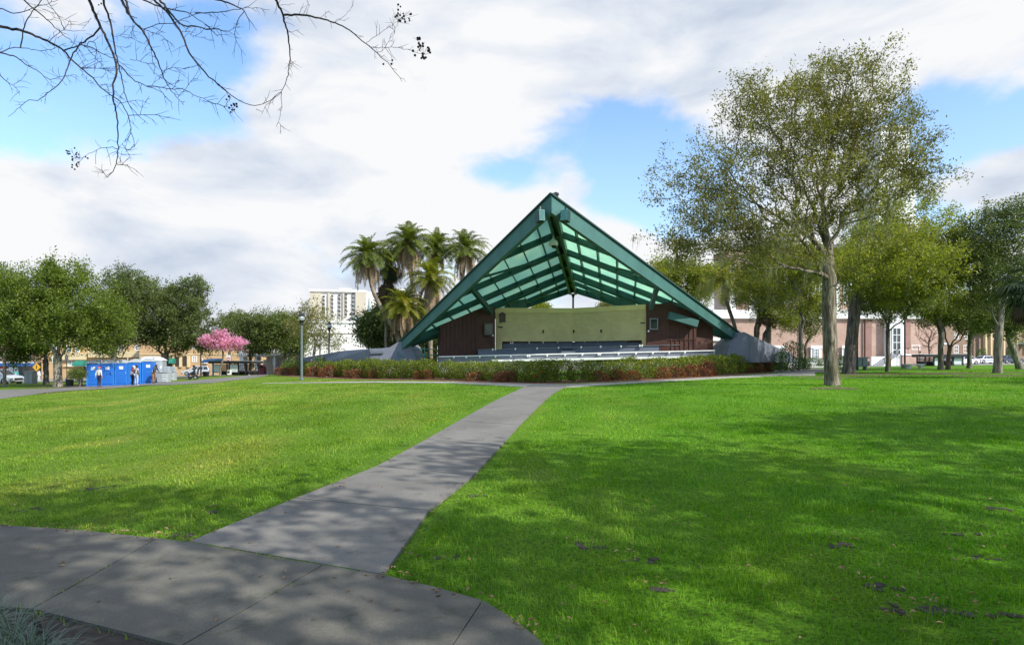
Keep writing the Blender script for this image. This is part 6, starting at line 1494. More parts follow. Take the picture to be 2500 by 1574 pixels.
for xc in (897, 903, 910):
    for k in range(6):
        mb = MB(); r0 = 722+k*9.2; f9.pbox(mb, xc-1.2, xc+1.2, r0, r0+5, -.3, -.003); build('window', mb, WGLASS, t8)
f10 = Fr(925, 300, 985, 300); t10 = thing('tower_block', 'distant beige office block half hidden behind the palms', 'building', f10.pt(f10.L/2, 0, f10.g))
mb = MB(); f10.box(mb, 0, f10.L, 0, 16, f10.g-1, f10.h(950, 705)); build('wall', mb, OFFW, t10)
for k in range(5):
    mb = MB(); f10.pbox(mb, 930, 982, 713+k*12, 718+k*12, -.1, -.003); build('window_band', mb, WGLASS, t10)

# brick church on the right with its white-topped tower
RB = ((0.42, 0.225, 0.165), (0.52, 0.30, 0.225)); MORT = (0.55, 0.48, 0.41)
fc = Fr(1795, 83, 2292, 83.5)
angc = math.atan2(fc.R.y, fc.R.x)
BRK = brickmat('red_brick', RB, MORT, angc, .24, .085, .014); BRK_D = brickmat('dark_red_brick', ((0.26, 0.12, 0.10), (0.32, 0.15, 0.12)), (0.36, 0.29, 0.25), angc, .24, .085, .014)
ch = thing('brick_church', 'red brick church with white pilasters, cornice and a tall white-topped tower', 'church', fc.pt(fc.L/2, 0, fc.g))
ga = fc.a
def cb(name, x0, x1, r0, r1, b0, b1, mat, parent=None):
    mb = MB(); fc.pbox(mb, x0, x1, r0, r1, b0, b1); return build(name, mb, mat, parent or ch)
# low wing
h_w = fc.h(2000, 778); mb = MB(); fc.box(mb, ga(1740), fc.L, 0, 12, fc.g-.3, h_w); wing = build('wing_wall', mb, BRK, ch)
mb = MB(); fc.box(mb, ga(1738), fc.L+.25, -.45, 12.2, h_w, fc.h(2000, 757)); build('cornice', mb, WTRIM, ch)
mb = MB(); fc.box(mb, ga(1740), ga(2115), -.22, -.003, fc.g-.3, fc.h(2000, 878)); build('plinth', mb, WTRIM, ch)
for (x0, x1) in ((1977, 2003), (2053, 2078), (1888, 1912)):
    mb = MB(); fc.pbox(mb, x0, x1, 843, 878, -.28, -.22); fc.pbox(mb, x0-1, x1+1, 843, 850, -.40, -.281); build('window_surround', mb, WTRIM, ch)
    fc.window(ch, x0+6, x1-6, 851, 880, WTRIM, PGLASS, (2, 3), .10, b=-.40)
cb('drainpipe', 1953, 1956.5, 778, 872, -.3, -.1, BROWN); cb('drainpipe', 2108, 2110, 778, 872, -.3, -.1, BROWN)
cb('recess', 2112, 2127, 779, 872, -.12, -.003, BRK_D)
# upper hall, set back
h_u = fc.h(2000, 615); mb = MB(); fc.box(mb, ga(1800), ga(2235), 3.2, 9, h_w-.2, h_u); build('hall_wall', mb, BRK, ch)
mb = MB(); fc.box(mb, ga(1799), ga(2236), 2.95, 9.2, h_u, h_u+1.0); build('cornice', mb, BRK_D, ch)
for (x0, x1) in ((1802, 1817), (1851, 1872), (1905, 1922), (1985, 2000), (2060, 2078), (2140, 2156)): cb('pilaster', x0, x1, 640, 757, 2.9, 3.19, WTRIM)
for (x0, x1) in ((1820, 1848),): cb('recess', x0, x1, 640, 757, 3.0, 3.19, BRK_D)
for (x0, x1) in ((1930, 1975), (2010, 2050), (2090, 2130)): fc.window(ch, x0, x1, 650, 735, WTRIM, WGLASS, (3, 6), .25, b=3.08)
# roof
mb = MB(); a0, a1 = ga(1798), ga(2237); rr_ = h_u+6
mb.add([fc.pt(a0, 2.8, h_u+1.0), fc.pt(a1, 2.8, h_u+1.0), fc.pt(a1, 9.3, h_u+1.0), fc.pt(a0, 9.3, h_u+1.0), fc.pt(a0+2, 6, h_u+2.2), fc.pt(a1-2, 6, h_u+2.2)], [(0, 1, 5, 4), (2, 3, 4, 5), (0, 4, 3), (1, 2, 5), (3, 2, 1, 0)]); build('roof', mb, SLATE, ch)
# entrance, steps, tower
cb('entrance_surround', 2157, 2200, 690, 877, -.8, -.003, WTRIM)
fc.window(ch, 2168, 2190, 800, 872, WTRIM, WGLASS, (1, 3), .12, 'door', b=-.92)
mb = MB(); n = 9
for k in range(n):
    a0, a1 = ga(2118)+(ga(2162)-ga(2118))*k/n, ga(2162); h0 = fc.g+(fc.h(2160, 866)-fc.g)*k/n; h1 = fc.g+(fc.h(2160, 866)-fc.g)*(k+1)/n
    fc.box(mb, a0, a1, -3.2, -.9, h0, h1)
build('stairs', mb, WTRIM, ch)
cb('stair_wall', 2163, 2240, 868, 892, -3.4, -1.0, BRK); cb('stair_coping', 2162, 2241, 864.5, 867.9, -3.5, -.95, WTRIM)
cb('stair_wall', 2118, 2163, 870, 893, -.9, -.5, WTRIM)
mb = MB(); mb.tube([fc.pt(ga(2120), -3.1, fc.g+.95), fc.pt(ga(2162), -3.1, fc.h(2160, 866)+.95), fc.pt(ga(2238), -3.1, fc.h(2160, 866)+.95)], .04, 6)
for x in (2125, 2140, 2155, 2180, 2205, 2236): 
    fz = fc.g+(fc.h(2160, 866)-fc.g)*min(1, (x-2118)/44); mb.tube([fc.pt(ga(x), -3.1, fz), fc.pt(ga(x), -3.1, fz+.95)], .03, 6)
build('handrail', mb, BLACK, ch)
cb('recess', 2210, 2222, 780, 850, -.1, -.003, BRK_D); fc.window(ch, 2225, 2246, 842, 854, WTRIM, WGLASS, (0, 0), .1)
ft = Fr(2152, 85.5, 2262, 85.6)
twall = MB(); ft.box(twall, 0, ft.L, 1.0, 7.2, fc.g, ft.h(2200, 545)); build('tower_wall', twall, BRK, ch)
mb = MB(); ft.box(mb, -.4, ft.L+.4, .6, 7.6, ft.h(2200, 545), ft.h(2200, 532)); build('tower_cornice', mb, WTRIM, ch)
mb = MB(); ft.box(mb, .5, ft.L-.5, 1.4, 6.8, ft.h(2200, 532), ft.h(2200, 395)); build('belfry', mb, WTRIM, ch)
mb = MB(); ft.box(mb, .1, ft.L-.1, 1.0, 7.2, ft.h(2200, 395), ft.h(2200, 386)); build('tower_cornice', mb, WTRIM, ch)
mb = MB(); ft.box(mb, 1.1, ft.L-1.1, 2.0, 6.2, ft.h(2200, 386), ft.h(2200, 300)); build('lantern', mb, WTRIM, ch)
mb = MB(); ft.box(mb, .8, ft.L-.8, 1.7, 6.5, ft.h(2200, 300), ft.h(2200, 294)); build('tower_cornice', mb, WTRIM, ch)
for (x0, x1, r0, r1) in ((2188, 2226, 415, 515), (2195, 2219, 318, 375)):
    mb = MB(); ft.pbox(mb, x0, x1, r0, r1, 1.25 if r0 > 400 else 1.85, 1.395 if r0 > 400 else 1.995); build('louvre', mb, paint('pale_louvre', (.5, .5, .5), .7), ch)
for x0 in (2160, 2245): mb = MB(); ft.pbox(mb, x0, x0+9, 546, 757, .7, .995); build('pilaster', mb, WTRIM, ch)
# clipped foundation bushes under the church windows
BUSHP = (make_shrub('clipped_bush', 81, 2.6, 1.8, 1.5, 1500, .13, LM_P, label='x', cat='bush', group='clipped bushes at the church wall', asp=.5), [False])
for px, lab in ((1948, 'low clipped bush left of the church window'), (1975, 'low clipped bush under the left church window'), (2006, 'low clipped bush right of the left church window'), (2060, 'low clipped bush at the right church window, behind the trunks')):
    c_ = GY(px, 80.5); put(BUSHP[0], BUSHP[1], c_.x, c_.y-1, px, (1, 1, .9), lab)
b0 = GY(1958, 56); o = put(BUSHP[0], BUSHP[1], b0.x, b0.y, 3, (.6, .6, .75), 'dark round bush at the right end of the hedge walk')
b0 = GY(2058, 50); o = put(BUSHP[0], BUSHP[1], b0.x, b0.y, 5, (.55, .55, .9), 'dark bushy plant between the two trunks')
# tan brick house across the parking lot, far right
fp = Fr(2225, 150, 2620, 158); tb_ = thing('brick_house', 'tan brick house with tall pale columns behind the parked cars', 'building', fp.pt(fp.L/2, 0, fp.g))
mb = MB(); fp.box(mb, 0, fp.L, 0, 14, fp.g-1, fp.h(2400, 775)); build('wall', mb, TANB, tb_)
mb = MB(); fp.box(mb, -.5, fp.L+.5, -.8, 14.5, fp.h(2400, 775), fp.h(2400, 768)); build('parapet', mb, CREAM, tb_)
for x0 in (2386, 2399, 2412, 2430, 2462, 2480): mb = MB(); fp.pbox(mb, x0, x0+4, 800, 868, -2.2, -1.6); build('column', mb, CREAM, tb_)
mb = MB(); fp.pbox(mb, 2380, 2490, 794, 800, -2.4, -.003); build('porch_beam', mb, TANB, tb_)
for (x0, x1, r0, r1) in ((2252, 2262, 812, 826), (2288, 2298, 812, 826), (2330, 2340, 812, 828), (2354, 2362, 812, 828), (2328, 2340, 842, 862), (2352, 2362, 842, 862), (2290, 2304, 842, 860), (2420, 2428, 812, 828), (2445, 2453, 812, 828), (2255, 2270, 840, 858)): fp.window(tb_, x0, x1, r0, r1, WTRIM, PGLASS, (1, 1), .16)
mb = MB(); fp.pbox(mb, 2465, 2500, 838, 841, -4.5, -.003); build('awning', mb, paint('pale_teal_canvas', (0.30, 0.48, 0.50), .6), tb_)
awning(tb_, fp, 2285, 2306, 836, 841, paint('pale_canvas', (0.45, 0.52, 0.52), .6), 1.5)
for px, lab in ((2395, 'dark clipped bush before the tan brick house'), (2470, 'dark bush behind the dark car')):
    c_ = GY(px, 147); put(BUSHP[0], BUSHP[1], c_.x, c_.y, px, (1.3, 1.2, 2.2), lab)
# low house behind the rear platform
fr_ = Fr(1735, 74, 1815, 74); tr_ = thing('garden_wall', 'low tan wall with a white coping seen under the right end of the roof', 'wall', fr_.pt(fr_.L/2, 0, fr_.g))
mb = MB(); fr_.box(mb, 0, fr_.L*.93, 0, .8, fr_.g-.3, fr_.h(1770, 832)); build('wall_body', mb, paint('tan_stone', (0.42, 0.33, 0.25), .9, .1), tr_)
mb = MB(); fr_.box(mb, -.2, fr_.L*.95, -.2, 1, fr_.h(1770, 832), fr_.h(1770, 823)); build('coping', mb, WTRIM, tr_)
# ------------------------------------------------------------------ street furniture
def lamp_post(px, Y, toprow, lab, frac=1.0):
    b0 = GY(px, Y); top = EYE-(toprow-HR)/F*Y; H = top-b0.z
    t = thing('street_lamp', lab, 'street lamp', b0, 'lamp posts by the left lawn'); k = H/4.95
    mb = MB(); mb.lathe(b0, [(.16*k, -.05), (.16*k, .12*k), (.095*k, .16*k), (.088*k, 2.2*k), (.072*k, 4.02*k)], 14); build('pole', mb, paint('lamp_green_grey', (0.13, 0.16, 0.165), .5, .1, dirt=.2), t, smooth=True)
    mb = MB(); mb.lathe(b0, [(.07*k, 4.02*k), (.12*k, 4.10*k), (.10*k, 4.16*k), (.17*k, 4.33*k), (.19*k, 4.36*k), (.19*k, 4.385*k)], 14); build('collar', mb, BLACK, t, smooth=True)
    mb = MB(); mb.lathe(b0, [(.15*k, 4.386*k), (.215*k, 4.48*k), (.215*k, 4.58*k), (.15*k, 4.70*k)], 16)
    m, nt, out = new_mat('lamp_glass'); bb = N(nt, 'ShaderNodeBsdfPrincipled', Roughness=.12); bb.inputs['Base Color'].default_value = (.55, .6, .62, 1); bb.inputs['Transmission Weight'].default_value = .55; L(nt, mixc(nt, noise(nt, oc(nt), 12), (.45, .5, .52), (.7, .74, .76)), bb.inputs['Base Color']); L(nt, bb.outputs[0], out.inputs[0])
    build('lamp_glass', mb, m, t, smooth=True)
    mb = MB(); mb.lathe(b0, [(.22*k, 4.70*k), (.235*k, 4.73*k), (.13*k, 4.82*k), (.05*k, 4.86*k), (.05*k, 4.90*k), (.02*k, 4.95*k)], 14); build('lamp_cap', mb, BLACK, t, smooth=True)
lamp_post(736.5, G(736.5, 928).y, 763, 'tall grey-green lamp post with a black lantern on the left lawn')
lamp_post(804, 62, 784, 'smaller lamp post behind the grey wing wall of the bandshell')
def post(name, px, Y, r0, r, mat, lab, cat, group=None):
    b0 = GY(px, Y); h = EYE-(r0-HR)/F*Y; t = thing(name, lab, cat, b0, group)
    mb = MB(); mb.tube([b0, Vector((b0.x, b0.y, h))], r, 8); build('pole', mb, mat, t); return t, b0, h
t, b0, h = post('sign_post', 90, 72, 893, .035, GREY, 'yellow diamond warning sign on a post near the left bus', 'sign')
s = .48; c_ = Vector((b0.x, b0.y-.06, EYE-(896-HR)/F*72)); mb = MB(); mb.prism([c_+Vector((0, 0, s)), c_+Vector((s, 0, 0)), c_+Vector((0, 0, -s)), c_+Vector((-s, 0, 0))], (0, .03, 0)); sp = build('sign_plate', mb, paint('sign_yellow', (0.75, 0.40, 0.02), .5, .05), t)
mb = MB(); c2 = c_+Vector((0, -.012, 0)); mb.box((c2.x-.05, c2.y, c2.z-.2), (c2.x+.05, c2.y+.01, c2.z+.12)); mb.ball(c2+Vector((0, 0, .2)), .06, 8, 5, (1, .2, 1)); build('pictogram', mb, BLACK, sp)
t, b0, h = post('sign_post', 558, 76, 868, .035, GREY, 'red and white do not enter sign beside the left bus shelter', 'sign')
c_ = Vector((b0.x, b0.y-.06, EYE-(876-HR)/F*76)); s = .40; mb = MB(); mb.box((c_.x-s*.62-.03, c_.y, c_.z-s), (c_.x+s*.62+.03, c_.y+.03, c_.z+s*1.2)); sp = build('sign_plate', mb, WTRIM, t)
SRED = paint('sign_red', (0.55, 0.02, 0.03), .5, .05)
mb = MB(); n = 24; ring = [c_+Vector((s*.6*math.cos(2*math.pi*k/n), -.012, s*.6*math.sin(2*math.pi*k/n))) for k in range(n)]; mb.prism(ring, (0, .011, 0)); dsc = build('disc', mb, SRED, sp)
mb = MB(); mb.box((c_.x-s*.45, c_.y-.02, c_.z-.05), (c_.x+s*.45, c_.y-.0125, c_.z+.05)); build('bar', mb, WTRIM, sp)
def text(txt, loc, size, mat, parent, rot=(R(90), 0, 0), name='lettering'):
    cu = bpy.data.curves.new(name, 'FONT'); cu.body = txt; cu.size = size; cu.extrude = .004; cu.align_x = 'CENTER'; cu.align_y = 'CENTER'
    o = bpy.data.objects.new(name, cu); COL.objects.link(o); dg = bpy.context.evaluated_depsgraph_get(); me = bpy.data.meshes.new_from_object(o.evaluated_get(dg)); bpy.data.objects.remove(o)
    o = bpy.data.objects.new(name, me); me.materials.clear(); me.materials.append(mat); link(o, parent); o0 = Vector(parent['org']) if 'org' in parent else Vector((0, 0, 0))
    o.location = Vector(loc)-o0; o.rotation_euler = rot; return o
text('DO NOT', (c_.x, c_.y-.02, c_.z+.13), .12, WTRIM, sp); text('ENTER', (c_.x, c_.y-.02, c_.z-.14), .12, WTRIM, sp)
def bin_(name, px, Y, w, h, mat, lab, cat='trash bin'):
    b0 = GY(px, Y); t = thing(name, lab, cat, b0); mb = MB(); mb.hexa([b0+Vector(v) for v in [(-w/2*.92, -w/2*.92, 0), (w/2*.92, -w/2*.92, 0), (w/2*.92, w/2*.92, 0), (-w/2*.92, w/2*.92, 0), (-w/2, -w/2, h*.85), (w/2, -w/2, h*.85), (w/2, w/2, h*.85), (-w/2, w/2, h*.85)]]); build('body', mb, mat, t, bevel=.03)
    mb = MB(); mb.box((b0.x-w*.54, b0.y-w*.54, b0.z+h*.852), (b0.x+w*.54, b0.y+w*.54, b0.z+h)); build('lid', mb, mat, t, bevel=.04); return t
bin_('trash_bin', 170, 56, .46, .62, BLACK, 'black square trash bin right of the pale tree trunk')
bin_('trash_bin', 503, 74, .52, .56, BLACK, 'low black bin beside the dark pole left of the bus shelter')
t, b0, h = post('utility_pole', 490.5, 75, 845, .09, paint('pole_wood', (0.10, 0.075, 0.06), .9, .2), 'dark brown utility pole left of the bus shelter', 'pole')
t, b0, h = post('utility_pole', 163, 72, 862, .04, paint('pole_rust', (0.16, 0.10, 0.08), .8, .2), 'thin sign pole with a dark plate right of the pale trunk', 'sign')
mb = MB(); c_ = Vector((b0.x, b0.y-.05, EYE-(873-HR)/F*72)); mb.box((c_.x-.2, c_.y, c_.z-.3), (c_.x+.2, c_.y+.03, c_.z+.3)); build('sign_plate', mb, GREY, t)
# metal utility box by the bus
b0 = GY(69, 66); t = thing('utility_box', 'grey metal utility box between the bus and the tree trunks', 'utility box', b0); w = .47
mb = MB(); mb.box((b0.x-w, b0.y, b0.z-.1), (b0.x+w, b0.y+.7, b0.z+1.25)); build('cabinet', mb, GREY, t, bevel=.03)
mb = MB(); mb.box((b0.x-w-.04, b0.y-.04, b0.z+1.251), (b0.x+w+.04, b0.y+.74, b0.z+1.33)); build('lid', mb, GREY, t)
for sx in (-1, 1): mb = MB(); mb.box((b0.x+sx*.23-.2, b0.y-.02, b0.z+.05), (b0.x+sx*.23+.2, b0.y-.003, b0.z+1.15)); build('door', mb, paint('steel_door', (0.33, 0.34, 0.35), .5, .1), t)
# right utility cabinet, bollard, poles
b0 = GY(2106, 51); t = thing('utility_box', 'grey-green electrical cabinet on legs right of the second trunk', 'utility box', b0); w = .42
TEALG = paint('green_grey_metal', (0.17, 0.22, 0.215), .5, .12, dirt=.3)
mb = MB(); mb.box((b0.x-w, b0.y, b0.z+.28), (b0.x+w, b0.y+.6, b0.z+1.08)); build('cabinet', mb, TEALG, t, bevel=.03)
for sx in (-.33, .33): mb = MB(); mb.box((b0.x+sx-.05, b0.y+.05, b0.z-.05), (b0.x+sx+.05, b0.y+.5, b0.z+.279)); build('leg', mb, TEALG, t)
mb = MB(); mb.box((b0.x-.02, b0.y-.02, b0.z+.4), (b0.x+.02, b0.y-.003, b0.z+1.0)); build('handle', mb, BLACK, t)
t, b0, h = post('light_pole', 2209, 56, 780, .075, paint('pole_dark', (0.055, 0.05, 0.045), .6, .15), 'dark light pole on a square concrete footing before the church steps', 'pole')
mb = MB(); mb.box((b0.x-.22, b0.y-.22, b0.z-.1), (b0.x+.22, b0.y+.22, b0.z+.38)); build('footing', mb, paint('footing_concrete', (0.22, 0.215, 0.20), .9, .15), t, bevel=.02)
mb = MB(); mb.lathe(Vector((b0.x, b0.y, h)), [(.10, 0), (.2, .15), (.2, .5), (.05, .7)], 12); build('lantern', mb, BLACK, t)
t, b0, h = post('light_pole', 2093, 50, 780, .07, BLACK, 'black pole standing close to the second tree trunk', 'pole')
t, b0, h = post('sign_post', 2190, 60, 853, .03, GREY, 'slim sign post right of the slim oak', 'sign'); mb = MB(); mb.box((b0.x-.12, b0.y-.04, h-.35), (b0.x+.12, b0.y-.032, h)); build('sign_plate', mb, GREY, t)
t, b0, h = post('bollard', 2174, 62, 876, .055, paint('bollard_brown', (0.12, 0.07, 0.03), .6), 'brown bollard with an orange cap beside the slim oak', 'bollard'); mb = MB(); mb.ball(Vector((b0.x, b0.y, h)), .10, 10, 6); build('cap', mb, paint('orange_cap', (0.45, 0.18, 0.04), .5), t)
b0 = GY(2238, 54); t = thing('concrete_bench', 'low pale concrete bench left of the right bus shelter', 'bench', b0); mb = MB(); mb.box((b0.x-.75, b0.y, b0.z+.3), (b0.x+.75, b0.y+.5, b0.z+.42)); build('seat', mb, OFFW, t, bevel=.02)
for sx in (-.5, .5): mb = MB(); mb.box((b0.x+sx-.1, b0.y+.05, b0.z-.05), (b0.x+sx+.1, b0.y+.45, b0.z+.299)); build('leg', mb, OFFW, t)
# bus shelters
SHGL, nt_, out_ = new_mat('shelter_glass'); bb = N(nt_, 'ShaderNodeBsdfPrincipled', Roughness=.08); bb.inputs['Transmission Weight'].default_value = .85; bb.inputs['IOR'].default_value = 1.05
L(nt_, mixc(nt_, noise(nt_, oc(nt_), 1.2), (.28, .28, .28), (.5, .5, .52)), bb.inputs['Base Color']); L(nt_, bb.outputs[0], out_.inputs[0])
POSTERM, nt_, out_ = new_mat('map_poster'); bb = N(nt_, 'ShaderNodeBsdfPrincipled', Roughness=.35); vv = N(nt_, 'ShaderNodeTexVoronoi'); vv.feature = 'DISTANCE_TO_EDGE'; vv.inputs['Scale'].default_value = 3.0; L(nt_, oc(nt_), vv.inputs['Vector'])
L(nt_, mixc(nt_, mapr(nt_, vv.outputs['Distance'], .02, .07, .6, 0), ramp(nt_, noise(nt_, oc(nt_), 1.5), [(.35, (.62, .68, .70)), (.7, (.78, .80, .76))]), (.35, .45, .50)), bb.inputs['Base Color']); L(nt_, bb.outputs[0], out_.inputs[0])
def shelter(name, lab, px0, px1, Y0, Y1, r_top, posts, posters, r_fas=5.0, grp='bus shelters'):
    f = Fr(px0, Y0, px1, Y1); t = thing(name, lab, 'bus shelter', f.pt(f.L/2, 0, f.g), grp); top = f.h((px0+px1)/2, r_top)
    mb = MB(); f.box(mb, -.35, f.L+.35, -.4, 1.7, top-.28, top-.03); build('roof', mb, BLACK, t)
    mb = MB(); f.box(mb, -.40, f.L+.40, -.45, 1.75, top-.028, top+.03); build('roof_edge', mb, GREY, t)
    for x in posts:
        for b_ in (-.05, 1.35): mb = MB(); a_ = f.a(x); f.box(mb, a_-.05, a_+.05, b_-.05, b_+.05, f.g-.1, top-.281); build('post', mb, BLACK, t)
    for i in range(len(posts)-1):
        a0, a1 = f.a(posts[i])+.05, f.a(posts[i+1])-.05
        mb = MB(); f.box(mb, a0, a1, 1.34, 1.36, f.g+.5, top-.35); build('glass_panel', mb, SHGL, t)
        mb = MB(); f.box(mb, a0, a1, 1.30, 1.38, f.g+.42, f.g+.497); build('rail', mb, BLACK, t)
        mb = MB(); f.box(mb, a0, a1, 1.31, 1.37, f.g+.02, f.g+.419); build('kick_panel', mb, DARKDOOR, t)
    for (x0, x1, r0, r1) in posters:
        a0, a1 = f.a(x0), f.a(x1); h0, h1 = f.h(x0, r1), f.h(x0, r0)
        mb = MB(); f.box(mb, a0-.07, a1+.07, -.06, .04, h0-.07, h1+.07); fr__ = build('poster_frame', mb, BLACK, t)
        mb = MB(); f.box(mb, a0, a1, -.075, -.0605, h0, h1); build('poster', mb, POSTERM, fr__)
    mb = MB(); f.box(mb, f.L*.08, f.L*.92, .75, 1.15, f.g+.42, f.g+.47); build('bench', mb, GREY, t)
    return f, t
fS, tS = shelter('bus_shelter', 'black framed bus shelter with two map posters by the pink blossom tree', 521, 613, 70, 69, 881, (521, 541, 555, 561, 583, 600, 613), ((522.5, 539, 890.5, 908), (562.5, 581.5, 889.5, 908)))
mb = MB(); a_ = fS.a(572)
for s_ in (-1, 1): mb.bar(fS.pt(a_+s_*.02, -.06, fS.h(572, 908)), fS.pt(a_+s_*.42, -.06, fS.g), .05, .05)
build('poster_brace', mb, BLACK, tS)
shelter('bus_shelter', 'black framed bus shelter behind the forked reddish trunk on the right', 2259, 2302, 66, 66, 865, (2259, 2279, 2301), ((2281, 2299, 873, 892),))
shelter('bus_shelter', 'smaller black bus shelter with a pale poster left of the white sedan', 2322, 2352, 66, 66, 865, (2324, 2350), ((2328, 2346, 874, 889),))
b0 = GY(558, 66); t = thing('newspaper_box', 'grey newspaper box in front of the left bus shelter', 'newspaper box', b0); mb = MB(); mb.box((b0.x-.17, b0.y, b0.z+.12), (b0.x+.17, b0.y+.35, b0.z+.62)); build('body', mb, OFFW, t, bevel=.02); mb = MB(); mb.box((b0.x-.12, b0.y-.02, b0.z+.3), (b0.x+.12, b0.y-.003, b0.z+.56)); build('window', mb, WGLASS, t)
mb = MB(); mb.box((b0.x-.05, b0.y+.1, b0.z-.05), (b0.x+.05, b0.y+.25, b0.z+.119)); build('pedestal', mb, GREY, t)
b0 = GY(637, 86); t = thing('drink_kiosk', 'red arched kiosk by the porch of the low white building', 'kiosk', b0); REDK = paint('kiosk_red', (0.30, 0.05, 0.08), .5, .3, 2)
mb = MB(); r_ = .45; mb.prism([b0+Vector((-r_, 0, 0)), b0+Vector((r_, 0, 0))]+[b0+Vector((r_*math.cos(math.pi*k/10), 0, .95+r_*math.sin(math.pi*k/10))) for k in range(11)], (0, .8, 0)); build('body', mb, REDK, t)
mb = MB(); mb.prism([b0+Vector((r_*.8*math.cos(math.pi*k/10), -.02, .95+r_*.8*math.sin(math.pi*k/10))) for k in range(11)], (0, .018, 0)); build('arch_panel', mb, BLACK, t)
b0 = GY(643, 78); t = thing('blue_mat', 'bright blue tarpaulin lying at the edge of the lawn by the porch', 'tarpaulin', b0); mb = MB(); patch(mb, b0, 1.3, .9, .06, 16); mb2 = mb; o = build('sheet', mb2, paint('blue_tarp', (0.03, 0.12, 0.45), .5), t)

# ------------------------------------------------------------------ portable toilets
PT_B = paint('toilet_blue', (0.020, 0.190, 0.62), .4, .1, .8, .03, dirt=.12); PT_D = paint('toilet_blue_door', (0.012, 0.130, 0.50), .38, .08, .8, .03, dirt=.08)
PT_R = paint('toilet_roof', (0.40, 0.43, 0.45), .5, .1, .8, .03, dirt=.2); PT_G = paint('toilet_grey', (0.36, 0.38, 0.41), .5, .1)
def toilet():
    t = thing('portable_toilet', 'x', 'portable toilet', (0, 0, 0), 'row of blue portable toilets'); w, d, h = .55, .60, 2.02
    mb = MB(); mb.box((-w, -d+.06, .12), (w, d, h)); body = build('body', mb, PT_B, t, bevel=.04)
    mb = MB(); mb.box((-w-.03, -d-.02, -.03), (w+.03, d+.03, .119)); build('base', mb, PT_D, t)
    # ribs on both sides
    for sx in (-1, 1):
        mb = MB()
        for k in range(4): z = .35+k*.42; mb.box((sx*(w+.003), -d*.7, z), (sx*(w+.03), d*.75, z+.2))
        build('side_rib', mb, PT_B, t)
    # door leaf with arched head, ribs
    prof = [(-w+.09, .16), (w-.09, .16), (w-.09, 1.72)]+[(x, 1.72+.20*math.cos(x/(w-.09)*math.pi/2)) for x in [(w-.09)*(1-k/6) for k in range(1, 12)]]+[(-w+.09, 1.72)]
    mb = MB(); mb.prism([Vector((x, -d-.0, z)) for x, z in prof], (0, .057, 0)); dr = build('door', mb, PT_D, t, bevel=.012)
    mb = MB()
    for k in range(3): z = .32+k*.14; mb.box((-w+.22, -d-.025, z), (w-.22, -d-.003, z+.06))
    mb.box((-w+.22, -d-.02, .80), (-w+.26, -d-.003, 1.30)); mb.box((w-.26, -d-.02, .80), (w-.22, -d-.003, 1.30)); mb.box((-w+.261, -d-.02, 1.26), (w-.261, -d-.003, 1.30)); mb.box((-w+.261, -d-.02, .80), (w-.261, -d-.003, .84)); build('moulding', mb, PT_D, dr)
    mb = MB(); mb.box((w-.2, -d-.06, 1.0), (w-.15, -d-.003, 1.16)); build('handle', mb, PT_G, dr)
    mb = MB(); mb.box((-.17, -d-.012, 1.40), (.17, -d-.003, 1.64)); sg = build('door_sign', mb, WTRIM, dr)
    mb = MB()
    for k in range(2): mb.box((-.12, -d-.016, 1.47+k*.09), (.12-.03*k, -d-.0122, 1.50+k*.09))
    build('lettering', mb, GREY, sg)
    # front frame with arched head
    mb = MB(); mb.box((-w, -d-.02, .12), (-w+.087, -d+.06, 1.74)); mb.box((w-.087, -d-.02, .12), (w, -d+.06, 1.74))
    ar = [Vector((x, -d-.02, 1.74+.21*math.cos(x/w*math.pi/2))) for x in [w*(1-k/8) for k in range(17)]]
    up = [Vector((x, -d-.02, 1.99+.17*math.cos(x/w*math.pi/2))) for x in [-w*(1-k/8) for k in range(17)]]
    vs = ar+up[::-1]; n = 17; fs = [(i, i+1, n+i+1, n+i) for i in range(16)]; vs2 = [v+Vector((0, .08, 0)) for v in vs]; mb.add(vs+vs2, fs+[tuple(34+q for q in f[::-1]) for f in fs]+[(i+1, i, 34+i, 35+i) for i in range(16)]); build('front_frame', mb, PT_B, t)
    # domed roof
    mb = MB(); n = 14; vs = []; fs = []
    for j, y in enumerate((-d-.06, -d*.6, 0, d*.6, d+.05)):
        for i in range(n+1):
            x = -w-.04+(2*w+.08)*i/n; e = 1-.35*(y/(d+.06))**4; vs.append((x, y, 2.0+(.24*math.cos(x/(w+.04)*math.pi/2)**.8 if abs(x) < w+.039 else 0)*e))
    for j in range(4):
        for i in range(n): fs.append((j*(n+1)+i, j*(n+1)+i+1, (j+1)*(n+1)+i+1, (j+1)*(n+1)+i))
    k = len(vs); vs += [(v[0], v[1], 1.93) for v in vs]
    for i in range(n): fs.append((k+i+1, k+i, i, i+1)); q = 4*(n+1); fs.append((k+q+i, k+q+i+1, q+i+1, q+i))
    for j in range(4): a_ = j*(n+1); b_ = (j+1)*(n+1); fs.append((k+a_, k+b_, b_, a_)); fs.append((k+b_+n, k+a_+n, a_+n, b_+n))
    mb.add(vs, fs); build('roof', mb, PT_R, t, smooth=True)
    mb = MB(); mb.tube([(w-.15, d-.15, 2.0), (w-.15, d-.15, 2.45)], .05, 8); build('vent_pipe', mb, PT_G, t)
    return t
PT = toilet(); used = False
locs = [(231, 936.5, 47.5), (257, 934.8, 48.2), (283, 933.2, 48.9), (308.5, 931.8, 49.6), (333, 930.3, 50.3)]
labs = ['blue portable toilet at the left end of the row, its dark side showing', 'blue portable toilet just right of the man in the red cap', 'blue portable toilet in the middle of the row', 'blue portable toilet behind the person in white and black', 'blue portable toilet behind the striped shirt']
ang = R(24); L0 = GY(231, 54.5); L1 = L0+Vector((math.cos(ang), math.sin(ang), 0))*4*1.045
